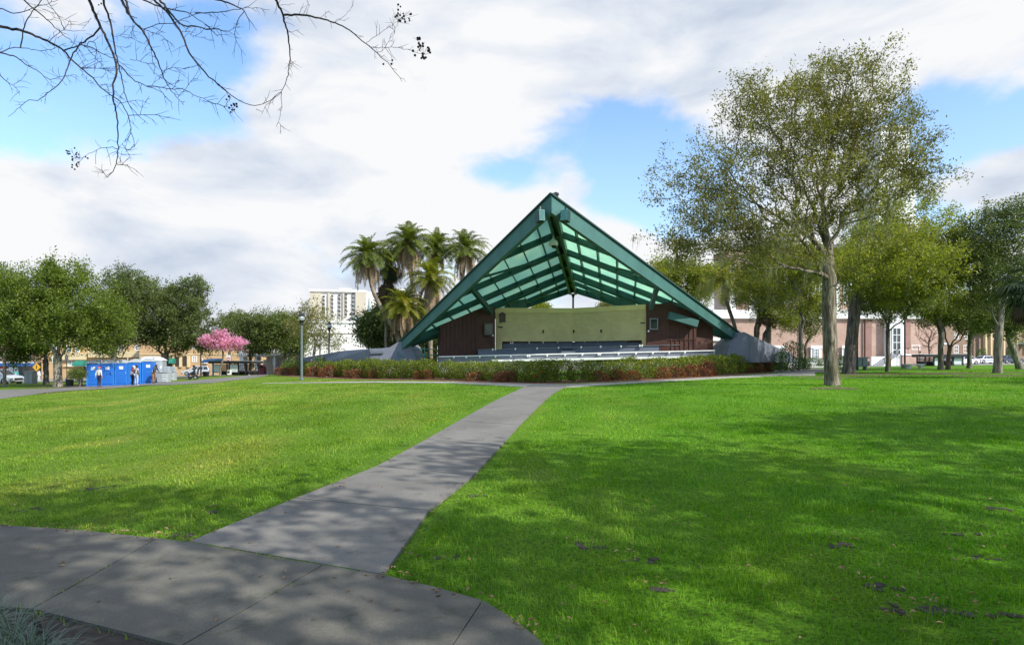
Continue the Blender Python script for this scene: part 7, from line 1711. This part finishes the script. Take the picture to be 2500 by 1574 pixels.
for i, lab in enumerate(labs):
    o = PT if i == 0 else copy_tree(PT); p = L0.lerp(L1, i/4); o.location = gp(p.x, p.y, .02); o.rotation_euler = (0, 0, ang); o['label'] = lab
    o.scale = (.90, .94, 1.03)
# accessible unit, wider, grey door side
p = GY(372, 57.6); t = thing('portable_toilet', 'wide blue and grey accessible portable toilet with a pale domed roof', 'portable toilet', (0, 0, 0), 'row of blue portable toilets'); w, d, h = 1.02, .85, 1.92
mb = MB(); mb.box((-w, -d, .05), (-w*.20, d, h)); build('body', mb, PT_B, t, bevel=.04)
mb = MB(); mb.box((-w*.198, -d, .05), (w, d, h)); build('grey_body', mb, PT_G, t, bevel=.03)
mb = MB(); mb.box((-w*.16, -d-.03, .1), (-w*.05, -d-.003, 1.85)); mb.box((w*.72, -d-.03, .1), (w*.98, -d-.003, 1.85)); build('door_frame', mb, PT_R, t)
mb = MB(); mb.box((w*.05, -d-.04, .3), (w*.42, -d-.003, 1.88)); build('door', mb, paint('toilet_dark_blue', (0.01, 0.06, 0.25), .4), t)
mb = MB()
for k in range(6): z = .25+k*.27; mb.box((-w+.12, -d-.03, z), (-w*.28, -d-.003, z+.12))
build('moulding', mb, PT_D, t)
mb = MB(); mb.box((w*.80, -d-.045, 1.2), (w*.92, -d-.031, 1.45)); build('door_sign', mb, WTRIM, t)
mb = MB(); n = 16; vs = []; fs = []
for j, y in enumerate((-d-.06, -d*.5, 0, d*.5, d+.05)):
    for i in range(n+1):
        u_ = -1+2*i/n; vs.append((u_*(w+.05), y, h+.02+.30*(1-u_**4)*(1-.5*(y/(d+.06))**4)))
for j in range(4):
    for i in range(n): fs.append((j*(n+1)+i, j*(n+1)+i+1, (j+1)*(n+1)+i+1, (j+1)*(n+1)+i))
k = len(vs); vs += [(v[0], v[1], h-.05) for v in vs]
for i in range(n): fs.append((k+i+1, k+i, i, i+1)); q = 4*(n+1); fs.append((k+q+i, k+q+i+1, q+i+1, q+i))
for j in range(4): a_ = j*(n+1); b_ = (j+1)*(n+1); fs.append((k+a_, k+b_, b_, a_)); fs.append((k+b_+n, k+a_+n, a_+n, b_+n))
mb.add(vs, fs); build('roof', mb, paint('toilet_pale_roof', (0.66, 0.70, 0.74), .45, .06), t, smooth=True)
t.location = p; t.rotation_euler = (0, 0, ang*.75); t.scale = (1, 1, 1.1)
# hand wash stations
def wash(px, Y, s, lab):
    b0 = GY(px, Y); t = thing('wash_station', lab, 'hand wash station', (0, 0, 0), 'hand wash stations'); WG = paint('wash_grey', (0.33, 0.37, 0.40), .5, .1)
    mb = MB(); mb.box((-.5, -.3, .0), (.5, .35, .92)); build('tank', mb, WG, t, bevel=.05)
    mb = MB()
    for k in range(5): mb.box((-.02, -.335, .12+k*.14), (.46, -.303, .17+k*.14)); 
    build('rib', mb, WTRIM, t)
    mb = MB(); mb.hexa([(-.54, -.36, .921), (.54, -.36, .921), (.54, .38, .921), (-.54, .38, .921), (-.52, -.34, .99), (.52, -.34, .99), (.52, .36, 1.0), (-.52, .36, 1.0)]); build('basin', mb, PT_R, t)
    mb = MB(); mb.box((-.1, .05, 1.0), (.45, .3, 1.45)); build('dispenser', mb, WG, t, bevel=.04)
    mb = MB(); mb.tube([(-.2, .1, .99), (-.2, .1, 1.2), (-.2, -.1, 1.2)], .02, 6); build('tap', mb, GREY, t)
    t.location = b0; t.scale = (s, s, s); return t
wash(400, 56.2, 1.0, 'grey hand wash station with white ribs at the right end of the toilets'); o = wash(416, 60, .95, 'second smaller grey wash station behind the ribbed one')

# ------------------------------------------------------------------ vehicles
TYRE = paint('tyre', (0.012, 0.012, 0.013), .85, .2); RIM = paint('rim', (0.42, 0.43, 0.45), .3, .1, metallic=.7)
HEADL = paint('headlight', (0.72, 0.75, 0.78), .1, .05, bmp=0); TAILL = paint('taillight', (0.35, 0.01, 0.01), .2, .1, bmp=0)
def car(name, lab, px, Y, heading, col, kind='sedan', group=None, stripe=None, cat='car', bar=False, rough=.25, scale=1.0):
    t = thing(name, lab, cat, (0, 0, 0), group)
    PAINT = paint('car_paint', col, rough, .03, .5, 0, coat=.6, metallic=.25)
    suv = kind == 'suv'; Ln, W = (4.6, 1.86) if suv else (4.9, 1.82); hb = .98 if suv else .86; ht = 1.68 if suv else 1.43; gc = .26 if suv else .2
    hw = W/2; x0, x1 = -Ln/2, Ln/2       # front at +x
    r_w = .36 if suv else .33; ax = (x1-.88, x0+.92)
    # lower body: side profile with wheel arches, tapered towards the ends, several sections across
    def arch(c): return [(c+r_w*1.18*math.cos(a), gc+.02+max(0, r_w*1.18*math.sin(a))) for a in [math.pi*k/8 for k in range(9)]]
    bot = [(x1-.08, gc+.08)]+arch(ax[0])+arch(ax[1])+[(x0+.06, gc+.1)]
    top = [(x0, gc+.35), (x0+.03, hb-.06), (x0+.25, hb)]+([] if suv else [(x0+.9, hb+.02)])+[(x1-1.25, hb+.01), (x1-.5, hb-.09), (x1-.10, hb-.24), (x1, gc+.32)]
    prof = bot+top; n = len(prof); secs = [(-hw+.06, .94, .0), (-hw, .99, 0), (-hw*.5, 1, .03), (hw*.5, 1, .03), (hw, .99, 0), (hw-.06, .94, 0)]
    secs = [(-hw, 1, 0), (-hw*.86, 1.0, .03), (0, 1.01, .05), (hw*.86, 1.0, .03), (hw, 1, 0)]
    mb = MB(); vs = []; fs = []
    for y, sx, up in secs:
        for i, (x, z) in enumerate(prof):
            e = .10*(abs(y)/hw)**2; k_ = 1-e*(abs(x)/x1)**6; zz = z+(up if z > hb-.2 else 0); vs.append((x*k_, y*(1-.05*(1 if z > hb-.03 else 0)), zz))
    for j in range(len(secs)-1):
        for i in range(n): fs.append((j*n+i, j*n+(i+1) % n, (j+1)*n+(i+1) % n, (j+1)*n+i))
    fs.append(tuple(range(n))[::-1]); fs.append(tuple((len(secs)-1)*n+i for i in range(n))); mb.add(vs, fs); body = build('body', mb, PAINT, t, bevel=.03, smooth=True)
    # cabin
    if suv: b_ = [(x0+.10, hb), (x1-1.15, hb)]; tp = [(x0+.42, ht), (x1-2.05, ht-.02)]
    else: b_ = [(x0+.72, hb+.01), (x1-1.32, hb+.01)]; tp = [(x0+1.35, ht), (x1-2.25, ht-.01)]
    wb, wt = hw*.93, hw*.74
    mb = MB(); mb.hexa([(b_[0][0], -wb, b_[0][1]), (b_[1][0], -wb, b_[1][1]), (b_[1][0], wb, b_[1][1]), (b_[0][0], wb, b_[0][1]), (tp[0][0], -wt, tp[0][1]), (tp[1][0], -wt, tp[1][1]), (tp[1][0], wt, tp[1][1]), (tp[0][0], wt, tp[0][1])]); build('cabin', mb, PAINT, body, bevel=.06)
    def lerp(a, b, f): return a+(b-a)*f
    def side_pt(f, g, sy): # f along, g up
        xb, zb_ = lerp(b_[0][0], b_[1][0], f), lerp(b_[0][1], b_[1][1], f); xt, zt = lerp(tp[0][0], tp[1][0], f), lerp(tp[0][1], tp[1][1], f)
        return Vector((lerp(xb, xt, g), sy*(lerp(wb, wt, g)+.012), lerp(zb_, zt, g)))
    for sy in (-1, 1):
        for (f0, f1) in ((.06, .30), (.33, .62), (.65, .93)):
            q = [side_pt(f0, .12, sy), side_pt(f1, .12, sy), side_pt(f1 if f1 < .9 else f1-.02, .86, sy), side_pt(f0, .86, sy)]
            mb = MB(); mb.prism(q, (0, -sy*.02, 0)); build('side_window', mb, GLASS, t)
    for (i, sg, nm) in ((0, -1, 'rear_window'), (1, 1, 'windscreen')):
        q = [Vector((lerp(b_[i][0], tp[i][0], g)+sg*.012, y*lerp(wb, wt, g)*.86, lerp(b_[i][1], tp[i][1], g))) for g, y in ((.1, -1), (.1, 1), (.9, 1), (.9, -1))]
        mb = MB(); mb.prism(q, (-sg*.02, 0, 0)); build(nm, mb, GLASS, t)
    for sx in ax:
        for sy in (-1, 1):
            mb = MB(); vs = []
            c_ = Vector((sx, sy*(hw-.11), r_w)); mb.tube([c_+Vector((0, -.11, 0)), c_+Vector((0, .11, 0))], r_w, 20); wh = build('wheel', mb, TYRE, t)
            mb = MB(); mb.tube([c_+Vector((0, sy*.10, 0)), c_+Vector((0, sy*.125, 0))], r_w*.62, 16); build('rim', mb, RIM, wh)
    for sy in (-1, 1):
        mb = MB(); mb.box((x1-.22, sy*hw*.80-.17, hb-.36), (x1-.015, sy*hw*.80+.12, hb-.22)); build('headlight', mb, HEADL, t, bevel=.03)
        mb = MB(); mb.box((x0+.0, sy*hw*.84-.13, hb-.28), (x0+.12, sy*hw*.84+.10, hb-.08)); build('taillight', mb, TAILL, t)
        mb = MB(); mb.ball((b_[1][0]-.35, sy*(hw+.08), hb+.08), .12, 8, 6, (.6, 1, .7)); build('mirror', mb, PAINT, t)
    mb = MB(); mb.box((x1-.10, -hw*.5, gc+.25), (x1+.005, hw*.5, hb-.28)); build('grille', mb, BLACK, t, bevel=.02)
    mb = MB(); mb.box((x1-.12, -hw*.92, gc+.02), (x1+.02, hw*.92, gc+.2)); mb.box((x0-.02, -hw*.92, gc+.05), (x0+.1, hw*.92, gc+.25)); build('bumper', mb, BLACK if not suv else GREY, t, bevel=.03)
    if stripe:
        for sy in (-1, 1): mb = MB(); mb.box((x0+.4, sy*(hw+.003), .62), (x1-.6, sy*(hw+.008), .70)); build('stripe', mb, stripe, t)
    if bar: mb = MB(); mb.box((-.55, -.55, ht), (-.25, .55, ht+.12)); build('light_bar', mb, paint('bar_blue', (0.03, 0.05, 0.25), .3), t, bevel=.03)
    t.location = GY(px, Y, .0); t.rotation_euler = (0, 0, heading); t.scale = (scale,)*3; return t
car('parked_car', 'silver SUV driving on the street left of the bus shelter', 478, 104, R(205), (0.50, 0.53, 0.56), 'suv', scale=.95)
car('parked_car', 'white sedan parked left of the striped patrol car', 2352, 104, R(185), (0.78, 0.78, 0.78), group='cars in the right parking lot', scale=1.0)
car('police_car', 'white patrol car with a dark side stripe and roof light bar', 2409, 112, R(8), (0.78, 0.78, 0.78), stripe=paint('stripe_blue', (0.02, 0.04, 0.18), .4), bar=True, group='cars in the right parking lot')
car('parked_car', 'dark blue sedan parked at the far right behind a trunk', 2464, 112, R(10), (0.035, 0.05, 0.08), group='cars in the right parking lot')
car('parked_car', 'silver car parked behind the right bus shelters', 2316, 116, R(180), (0.45, 0.47, 0.5), group='cars in the right parking lot')
car('parked_car', 'pale grey car cut off by the left edge of the photo beside the bus', 2, 68, R(-8), (0.50, 0.54, 0.56), 'suv', scale=1.0)
# city bus at the left edge, nose to the right
b0 = GY(-75, 80); t = thing('city_bus', 'city bus with blue roof band and open front door at the left edge', 'bus', (0, 0, 0)); Ln, W, H = 11.0, 2.55, 2.85
BUSB = paint('bus_blue', (0.02, 0.09, 0.30), .3, .05, coat=.4); BUSW = paint('bus_white', (0.74, 0.75, 0.76), .4, .04); BUSK = paint('bus_black', (0.015, 0.015, 0.018), .3, .2)
mb = MB(); mb.box((-Ln/2, -W/2, .35), (Ln/2, W/2, H*.80)); build('body', mb, BUSK, t, bevel=.12)
mb = MB(); mb.box((-Ln/2-.01, -W/2-.02, H*.802), (Ln/2+.02, W/2+.02, H*.94)); build('roof_band', mb, BUSB, t, bevel=.05)
mb = MB(); mb.box((-Ln/2+.05, -W/2+.02, H*.942), (Ln/2-.05, W/2-.02, H)); build('roof', mb, BUSW, t, bevel=.06)
mb = MB(); mb.box((-Ln/2, -W/2-.03, .35), (Ln/2-2.2, -W/2-.003, 1.0)); build('side_panel', mb, BUSW, t)
for k in range(5): mb = MB(); x = -Ln/2+.4+k*1.65; mb.box((x, -W/2-.025, 1.1), (x+1.5, -W/2-.003, 2.15)); build('side_window', mb, GLASS, t)
mb = MB(); mb.box((Ln/2-1.5, -W/2-.025, .45), (Ln/2-.35, -W/2-.003, 2.2)); dr = build('door', mb, PGLASS, t)
mb = MB(); mb.box((Ln/2-.97, -W/2-.04, .45), (Ln/2-.9, -W/2-.026, 2.2)); build('door_frame', mb, BUSK, dr)
mb = MB(); mb.box((Ln/2-3.2, -W/2-.03, 2.0), (Ln/2-1.75, -W/2-.026, 2.16)); 
m, nt, out = new_mat('led_sign'); e = N(nt, 'ShaderNodeEmission'); L(nt, mixc(nt, mapr(nt, noise(nt, oc(nt), 9), .45, .5), (.10, .01, .0), (1.0, .16, .02)), e.inputs[0]); e.inputs[1].default_value = .9; L(nt, e.outputs[0], out.inputs[0]); build('destination_sign', mb, m, t)
mb = MB(); mb.box((Ln/2+.003, -W/2+.12, .95), (Ln/2+.03, W/2-.12, 2.1)); build('windscreen', mb, GLASS, t)
for sx in (Ln/2-2.6, -Ln/2+2.6):
    for sy in (-1, 1):
        mb = MB(); c_ = Vector((sx, sy*(W/2-.13), .48)); mb.tube([c_+Vector((0, -.14, 0)), c_+Vector((0, .14, 0))], .48, 20); wh = build('wheel', mb, TYRE, t); mb = MB(); mb.tube([c_+Vector((0, sy*.13, 0)), c_+Vector((0, sy*.155, 0))], .26, 14); build('rim', mb, RIM, wh)
for sy in (-1, 1): mb = MB(); mb.box((Ln/2-.02, sy*.9-.2, .6), (Ln/2+.04, sy*.9+.2, .78)); build('headlight', mb, HEADL, t)
t.location = gp((56-CX)/F*80-Ln/2, 80.5, .0); t.rotation_euler = (0, 0, R(4))

# ------------------------------------------------------------------ people
def skin_mesh(name, chains, mat, parent, sub=1):
    """one continuous skinned surface; chains share joints by name. chains: list of [(key, (x,y,z), radius), ...]"""
    me = bpy.data.meshes.new(name); bm = bmesh.new(); vs = {}; lay = bm.verts.layers.skin.verify(); root = None
    for ch in chains:
        prev = None
        for key, p, r in ch:
            if key not in vs:
                v = bm.verts.new(p); v[lay].radius = (r, r) if not hasattr(r, '__len__') else r; vs[key] = v
                if root is None: root = v; v[lay].use_root = True
            v = vs[key]
            if prev is not None and prev is not v and not bm.edges.get((prev, v)): bm.edges.new((prev, v))
            prev = v
    bm.to_mesh(me); bm.free(); o = bpy.data.objects.new(name, me); COL.objects.link(o)
    sk = o.modifiers.new('skin', 'SKIN'); sk.use_smooth_shade = True; sk.branch_smoothing = .3
    sb = o.modifiers.new('sub', 'SUBSURF'); sb.levels = sub; sb.render_levels = sub
    dg = bpy.context.evaluated_depsgraph_get(); m2 = bpy.data.meshes.new_from_object(o.evaluated_get(dg)); bpy.data.objects.remove(o); m2.name = name
    m2.materials.clear(); m2.materials.append(mat); o2 = bpy.data.objects.new(name, m2); link(o2, parent); return o2
SKIN_L = paint('skin_light', (0.42, 0.24, 0.17), .6, .08, 6); SKIN_D = paint('skin_dark', (0.11, 0.055, 0.035), .6, .1, 6)
HAIR_D = paint('dark_hair', (0.015, 0.011, 0.009), .7, .3, 10); HAIR_G = paint('grey_hair', (0.32, 0.29, 0.25), .8, .2, 10); SHOE_W = paint('pale_shoe', (0.55, 0.55, 0.55), .7); SHOE_D = paint('dark_shoe', (0.02, 0.018, 0.017), .6)
def lerp3(a, b, f): return tuple(a[i]+(b[i]-a[i])*f for i in range(3))
def hand_chains(w, d, s, pre, curl=.35):
    """palm, four unequal fingers and a thumb from wrist w along d"""
    w = Vector(w); d = Vector(d).normalized(); sd = d.cross(Vector((0, 1, 0.01))).normalized(); f = sd.cross(d)
    pm = w+d*.085*s; chs = [[(pre+'w', tuple(w), .028*s), (pre+'p', tuple(pm), (.042*s, .02*s))]]
    for k, (o_, l) in enumerate(((-.032, .068), (-.011, .080), (.011, .076), (.032, .060))):
        a = pm+sd*o_*s+d*.012*s; b = a+d*l*.5*s+f*.008*s; c = b+(d*(1-curl)+f*curl).normalized()*l*.5*s
        chs.append([(pre+'p', tuple(pm), .02), (pre+'k%d' % k, tuple(a), .011*s), (pre+'m%d' % k, tuple(b), .0095*s), (pre+'t%d' % k, tuple(c), .008*s)])
    a = w+d*.035*s-sd*.034*s; b = a+d*.03*s-sd*.022*s; c = b+d*.03*s+f*.01*s
    chs.append([(pre+'w', tuple(w), .02), (pre+'ta', tuple(a), .013*s), (pre+'tb', tuple(b), .011*s), (pre+'tc', tuple(c), .009*s)]); return chs
def person(lab, loc, heading, J, h, skin, shirt, trousers, hair, shoe, cap=None, shirt_mat2=None, group=None, sleeves=1.0, hood=False, shorts=False):
    """J: joint positions in a 1.75 m frame facing -y"""
    s = h/1.75; t = thing('person', lab, 'person', (0, 0, 0), group)
    j = {k: tuple(c*s for c in v) for k, v in J.items()}
    hd = Vector(j['head']); nk = Vector(j['neck']); axis = (hd-nk).normalized()
    face = Vector(J.get('face', (0, -1, 0))).normalized()
    ch = [[('pelvis', j['pelvis'], .11*s), ('belly', lerp3(j['pelvis'], j['chest'], .45), .105*s), ('chest', j['chest'], .125*s), ('neckb', tuple(nk), .055*s), ('neck', tuple(nk.lerp(hd, .4)), .052*s), ('jaw', tuple(hd-axis*.045*s+face*.012*s), .072*s), ('skull', tuple(hd+axis*.04*s-face*.01*s), .088*s), ('crown', tuple(hd+axis*.10*s-face*.012*s), .06*s)],
          [('jaw', j['head'], .07), ('nose', tuple(hd-axis*.0*s+face*.095*s), .014*s)]]
    hands = []
    for sd in ('l', 'r'):
        sh, el, wr = j['sh'+sd], j['el'+sd], j['wr'+sd]; hp, kn, an = j['hp'+sd], j['kn'+sd], j['an'+sd]; fo = j['ft'+sd]
        ch.append([('chest', j['chest'], .1), ('sh'+sd, sh, .055*s), ('ua'+sd, lerp3(sh, el, .5), .046*s), ('el'+sd, el, .038*s), ('fa'+sd, lerp3(el, wr, .35), .038*s), (sd+'w', wr, .026*s)])
        ch += hand_chains(wr, Vector(wr)-Vector(el), s, sd)
        ch.append([('pelvis', j['pelvis'], .1), ('hp'+sd, hp, .085*s), ('th'+sd, lerp3(hp, kn, .5), .072*s), ('kn'+sd, kn, .052*s), ('ca'+sd, lerp3(kn, an, .35), .054*s), ('an'+sd, an, .036*s), ('hl'+sd, lerp3(an, fo, .3), .036*s), ('ft'+sd, fo, (.042*s, .028*s))])
    skin_mesh('body', ch, skin, t)
    g = .018*s
    tor = [[('pelvis', lerp3(j['pelvis'], j['chest'], -.08), .135*s), ('belly', lerp3(j['pelvis'], j['chest'], .45), .128*s), ('chest', j['chest'], .145*s), ('collar', lerp3(j['chest'], tuple(nk), .75), .085*s)]]
    for sd in ('l', 'r'):
        sh, el, wr = j['sh'+sd], j['el'+sd], j['wr'+sd]; c = [('chest', j['chest'], .1), ('s'+sd, sh, .075*s), ('u'+sd, lerp3(sh, el, .5), .064*s)]
        if sleeves > .6: c += [('e'+sd, el, .054*s), ('f'+sd, lerp3(el, wr, .5), .05*s), ('w'+sd, lerp3(el, wr, .93), .040*s)]
        tor.append(c)
    if hood: tor[0] += [('hood', tuple(hd-axis*.02*s-face*.03*s), .10*s), ('hood2', tuple(hd+axis*.07*s-face*.03*s), .095*s)]
    skin_mesh('shirt', tor, shirt, t)
    tr = []
    for sd in ('l', 'r'):
        hp, kn, an = j['hp'+sd], j['kn'+sd], j['an'+sd]
        c = [('pelvis', lerp3(j['pelvis'], j['chest'], -.02), .128*s), ('h'+sd, hp, .102*s), ('t'+sd, lerp3(hp, kn, .5), .09*s), ('k'+sd, kn, .072*s)]
        if not shorts: c += [('c'+sd, lerp3(kn, an, .5), .066*s), ('a'+sd, lerp3(kn, an, .95), .056*s)]
        tr.append(c)
    skin_mesh('trousers', tr, trousers, t)
    for sd in ('l', 'r'):
        an, fo = Vector(j['an'+sd]), Vector(j['ft'+sd]); hl = an+(an-fo)*.3; hl.z = fo.z
        skin_mesh('shoe', [[('a', tuple(hl), (.045*s, .045*s)), ('b', tuple(an.lerp(fo, .5)), (.05*s, .045*s)), ('c', tuple(fo+(fo-an)*.12), (.048*s, .032*s))]], shoe, t)
    mb = MB(); c = hd+axis*.045*s-face*.015*s
    if cap is not None:
        mb.ball(tuple(c+axis*.025*s), .108*s, 14, 8, (1, 1.05, .88)); hb_ = build('hair', MB().ball(tuple(c-axis*.03*s-face*.02*s), .100*s, 12, 8), hair, t, smooth=True)
        br = c+face*.12*s+axis*.02*s; mb.prism([br+Vector((math.cos(a)*.085*s, 0, 0))+face*(.07*s*math.sin(a)) for a in [math.pi*k/8 for k in range(9)]], axis*.012*s); build('cap', mb, cap, t, smooth=True)
    elif not hood:
        mb.ball(tuple(c+axis*.012*s-face*.012*s), .104*s, 14, 8, (1, 1.0, 1.0)); build('hair', mb, hair, t, smooth=True)
    for sx in (-1, 1):
        e = hd+face*.072*s+face.cross(axis)*sx*.032*s+axis*.01*s; build('eye', MB().ball(tuple(e), .012*s, 8, 5), BLACK, t)
    t.location = loc; t.rotation_euler = (0, 0, heading); return t
def stand(dl=.09, dr=.09, armL=None, armR=None, lean=0.0):
    J = {'pelvis': (0, 0, .95), 'chest': (0, -.02+lean*-.10, 1.30), 'neck': (0, -.01-lean*.2, 1.50), 'head': (0, -.03-lean*.25, 1.60),
         'shl': (-.18, -lean*.15, 1.42), 'shr': (.18, -lean*.15, 1.42), 'ell': (-.25, .03, 1.13), 'elr': (.25, .03, 1.13), 'wrl': (-.25, -.06, .90), 'wrr': (.25, -.06, .90),
         'hpl': (-.09, 0, .90), 'hpr': (.09, 0, .90), 'knl': (-dl-.01, -.02, .50), 'knr': (dr+.01, -.02, .50), 'anl': (-dl-.01, .02, .085), 'anr': (dr+.02, .02, .085), 'ftl': (-dl-.03, -.14, .035), 'ftr': (dr+.04, -.14, .035)}
    if armL: J['ell'], J['wrl'] = armL
    if armR: J['elr'], J['wrr'] = armR
    return J
def cloth(name, c, **k): return paint(name, c, .85, .15, 4, .25, **k)
# seen from behind: heading pi
person('man in red cap, pale sweater and dark trousers seen from behind on the lawn', G(242, 944.5, .02), R(168), stand(armR=((.27, .06, 1.14), (.20, .14, .95)), armL=((-.27, .05, 1.15), (-.26, -.02, .90))), 1.72, SKIN_L, cloth('pale_sweater', (0.58, 0.56, 0.50)), cloth('navy_trousers', (0.022, 0.026, 0.055)), HAIR_G, SHOE_D, cap=cloth('red_cap', (0.55, 0.03, 0.06)))
person('person in white top and black trousers standing left of the striped shirt', GY(323.5, 53.6, .0), R(150), stand(.06, .06), 1.62, SKIN_D, cloth('white_top', (0.74, 0.74, 0.74)), cloth('black_trousers', (0.016, 0.016, 0.02)), HAIR_D, SHOE_D)
m, nt, out = new_mat('striped_cloth'); bb = N(nt, 'ShaderNodeBsdfPrincipled', Roughness=.85); wv = N(nt, 'ShaderNodeTexWave', wave_type='BANDS', bands_direction='Z'); wv.inputs['Scale'].default_value = 3.4; L(nt, oc(nt), wv.inputs['Vector'])
L(nt, mixc(nt, mapr(nt, wv.outputs['Fac'], .45, .55), (.16, .045, .05), (.75, .74, .73)), bb.inputs['Base Color']); L(nt, bb.outputs[0], out.inputs[0]); STRIPE = m
person('man in striped shirt and pale jeans standing before the toilets', GY(333, 53.2), R(160), stand(.10, .10), 1.76, SKIN_D, STRIPE, cloth('pale_jeans', (0.40, 0.47, 0.55)), HAIR_D, SHOE_W, sleeves=.4)
b0 = GY(326.5, 52.95); t = thing('shoulder_bag', 'dark red bag on the shoulder of the striped shirt man', 'bag', b0+Vector((0, 0, 1.36))); mb = MB(); mb.ball(b0+Vector((-.03, -.1, 1.36)), .17, 12, 8, (.8, .55, 1.1)); build('pouch', mb, cloth('dark_red_cloth', (0.20, 0.04, 0.05)), t, smooth=True); mb = MB(); mb.tube([b0+Vector((-.05, -.05, 1.5)), b0+Vector((.1, 0, 1.56)), b0+Vector((.15, .1, 1.45))], .02, 6); build('strap', mb, DARKDOOR, t)
J = stand(armL=((-.22, -.22, 1.15), (-.18, -.42, 1.02)), armR=((.24, -.20, 1.15), (.16, -.42, 1.02)), lean=1.0)
person('person in dark grey hooded jacket and brown trousers bending over the wash station', GY(375.5, 55), R(78), J, 1.78, SKIN_D, cloth('charcoal_jacket', (0.055, 0.06, 0.075)), cloth('brown_trousers', (0.28, 0.15, 0.075)), HAIR_D, SHOE_D, hood=True)
# seated poses
def seat_pose(z=.48, fwd=.45):
    return {'pelvis': (0, 0, z+.10), 'chest': (0, .02, z+.45), 'neck': (0, .0, z+.66), 'head': (0, -.03, z+.77), 'shl': (-.18, .02, z+.57), 'shr': (.18, .02, z+.57), 'ell': (-.25, -.02, z+.30), 'elr': (.25, -.02, z+.30), 'wrl': (-.18, -.24, z+.22), 'wrr': (.18, -.24, z+.22),
            'hpl': (-.09, -.03, z+.08), 'hpr': (.09, -.03, z+.08), 'knl': (-.12, -fwd, z+.08), 'knr': (.12, -fwd, z+.08), 'anl': (-.12, -fwd-.05, .10), 'anr': (.12, -fwd-.05, .10), 'ftl': (-.12, -fwd-.2, .05), 'ftr': (.12, -fwd-.2, .05)}
b0 = GY(474, 58); wc = thing('electric_wheelchair', 'black electric wheelchair on the lawn left of the dark bin', 'wheelchair', (0, 0, 0))
mb = MB(); mb.box((-.26, -.28, .40), (.26, .25, .48)); mb.box((-.22, -.2, .2), (.22, .3, .38)); build('seat', mb, BLACK, wc, bevel=.03)
mb = MB(); mb.hexa([(-.24, .25, .45), (.24, .25, .45), (.24, .33, .45), (-.24, .33, .45), (-.24, .33, 1.05), (.24, .33, 1.05), (.24, .41, 1.05), (-.24, .41, 1.05)]); build('backrest', mb, BLACK, wc, bevel=.03)
for sx in (-1, 1):
    mb = MB(); mb.box((sx*.29-.04, -.2, .62), (sx*.29+.04, .25, .68)); mb.tube([(sx*.29, .1, .4), (sx*.29, .1, .62)], .02, 6); build('armrest', mb, BLACK, wc)
    mb = MB(); c_ = Vector((sx*.3, .15, .18)); mb.tube([c_+Vector((-.04, 0, 0)), c_+Vector((.04, 0, 0))], .18, 18); wh = build('wheel', mb, TYRE, wc); mb = MB(); mb.tube([c_+Vector((sx*.04, 0, 0)), c_+Vector((sx*.05, 0, 0))], .10, 12); build('rim', mb, RIM, wh)
    mb = MB(); c_ = Vector((sx*.24, -.35, .10)); mb.tube([c_+Vector((-.03, 0, 0)), c_+Vector((.03, 0, 0))], .10, 14); build('caster', mb, TYRE, wc)
mb = MB(); mb.box((-.2, -.65, .08), (.2, -.42, .11)); build('footrest', mb, GREY, wc)
wc.location = b0; wc.rotation_euler = (0, 0, R(-72))
person('person in dark clothes and cap sitting in the electric wheelchair', b0, R(-72), seat_pose(.46), 1.7, SKIN_D, cloth('dark_coat', (0.022, 0.024, 0.03)), cloth('dark_blue_trousers', (0.02, 0.03, 0.075)), HAIR_D, SHOE_D, cap=cloth('black_cap', (0.015, 0.015, 0.017)))
bp = fS.pt(fS.a(606), .80, fS.g); person('person in tan jacket sitting on the bench in the left bus shelter', bp, R(-20), seat_pose(.42), 1.65, SKIN_L, cloth('tan_jacket', (0.36, 0.27, 0.16)), cloth('dark_trousers', (0.03, 0.03, 0.035)), HAIR_G, SHOE_W)
person('pedestrian in white crossing the street left of the slender trunk', GY(95, 88), R(90), stand(.13, .13), 1.72, SKIN_L, cloth('white_shirt', (0.75, 0.75, 0.75)), cloth('pale_trousers', (0.6, 0.62, 0.64)), HAIR_D, SHOE_W)
person('pedestrian in pale pink top walking right behind the slender trunk', GY(108.5, 86), R(90), stand(.12, .12), 1.72, SKIN_L, cloth('pink_top', (0.68, 0.55, 0.62)), cloth('grey_pink_trousers', (0.52, 0.45, 0.46)), HAIR_G, SHOE_W)
person('person in teal top standing at the open bus door', GY(39, 78.2), R(20), stand(), 1.72, SKIN_D, cloth('teal_top', (0.05, 0.32, 0.30)), cloth('black_slacks', (0.02, 0.02, 0.024)), HAIR_D, SHOE_D)
person('person in dark jacket half hidden by the low bush beside the toilets', GY(196.5, 56), R(30), stand(), 1.7, SKIN_D, cloth('black_jacket', (0.025, 0.024, 0.03)), cloth('blue_jeans', (0.16, 0.22, 0.33)), HAIR_D, SHOE_D)
for q in (2256, 2243):
    pass
person('pedestrian in white shirt beside the church steps', GY(2246, 74), R(80), stand(.1, .1), 1.72, SKIN_L, cloth('white_blouse', (0.76, 0.76, 0.76)), cloth('white_slacks', (0.68, 0.68, 0.68)), HAIR_D, SHOE_W)
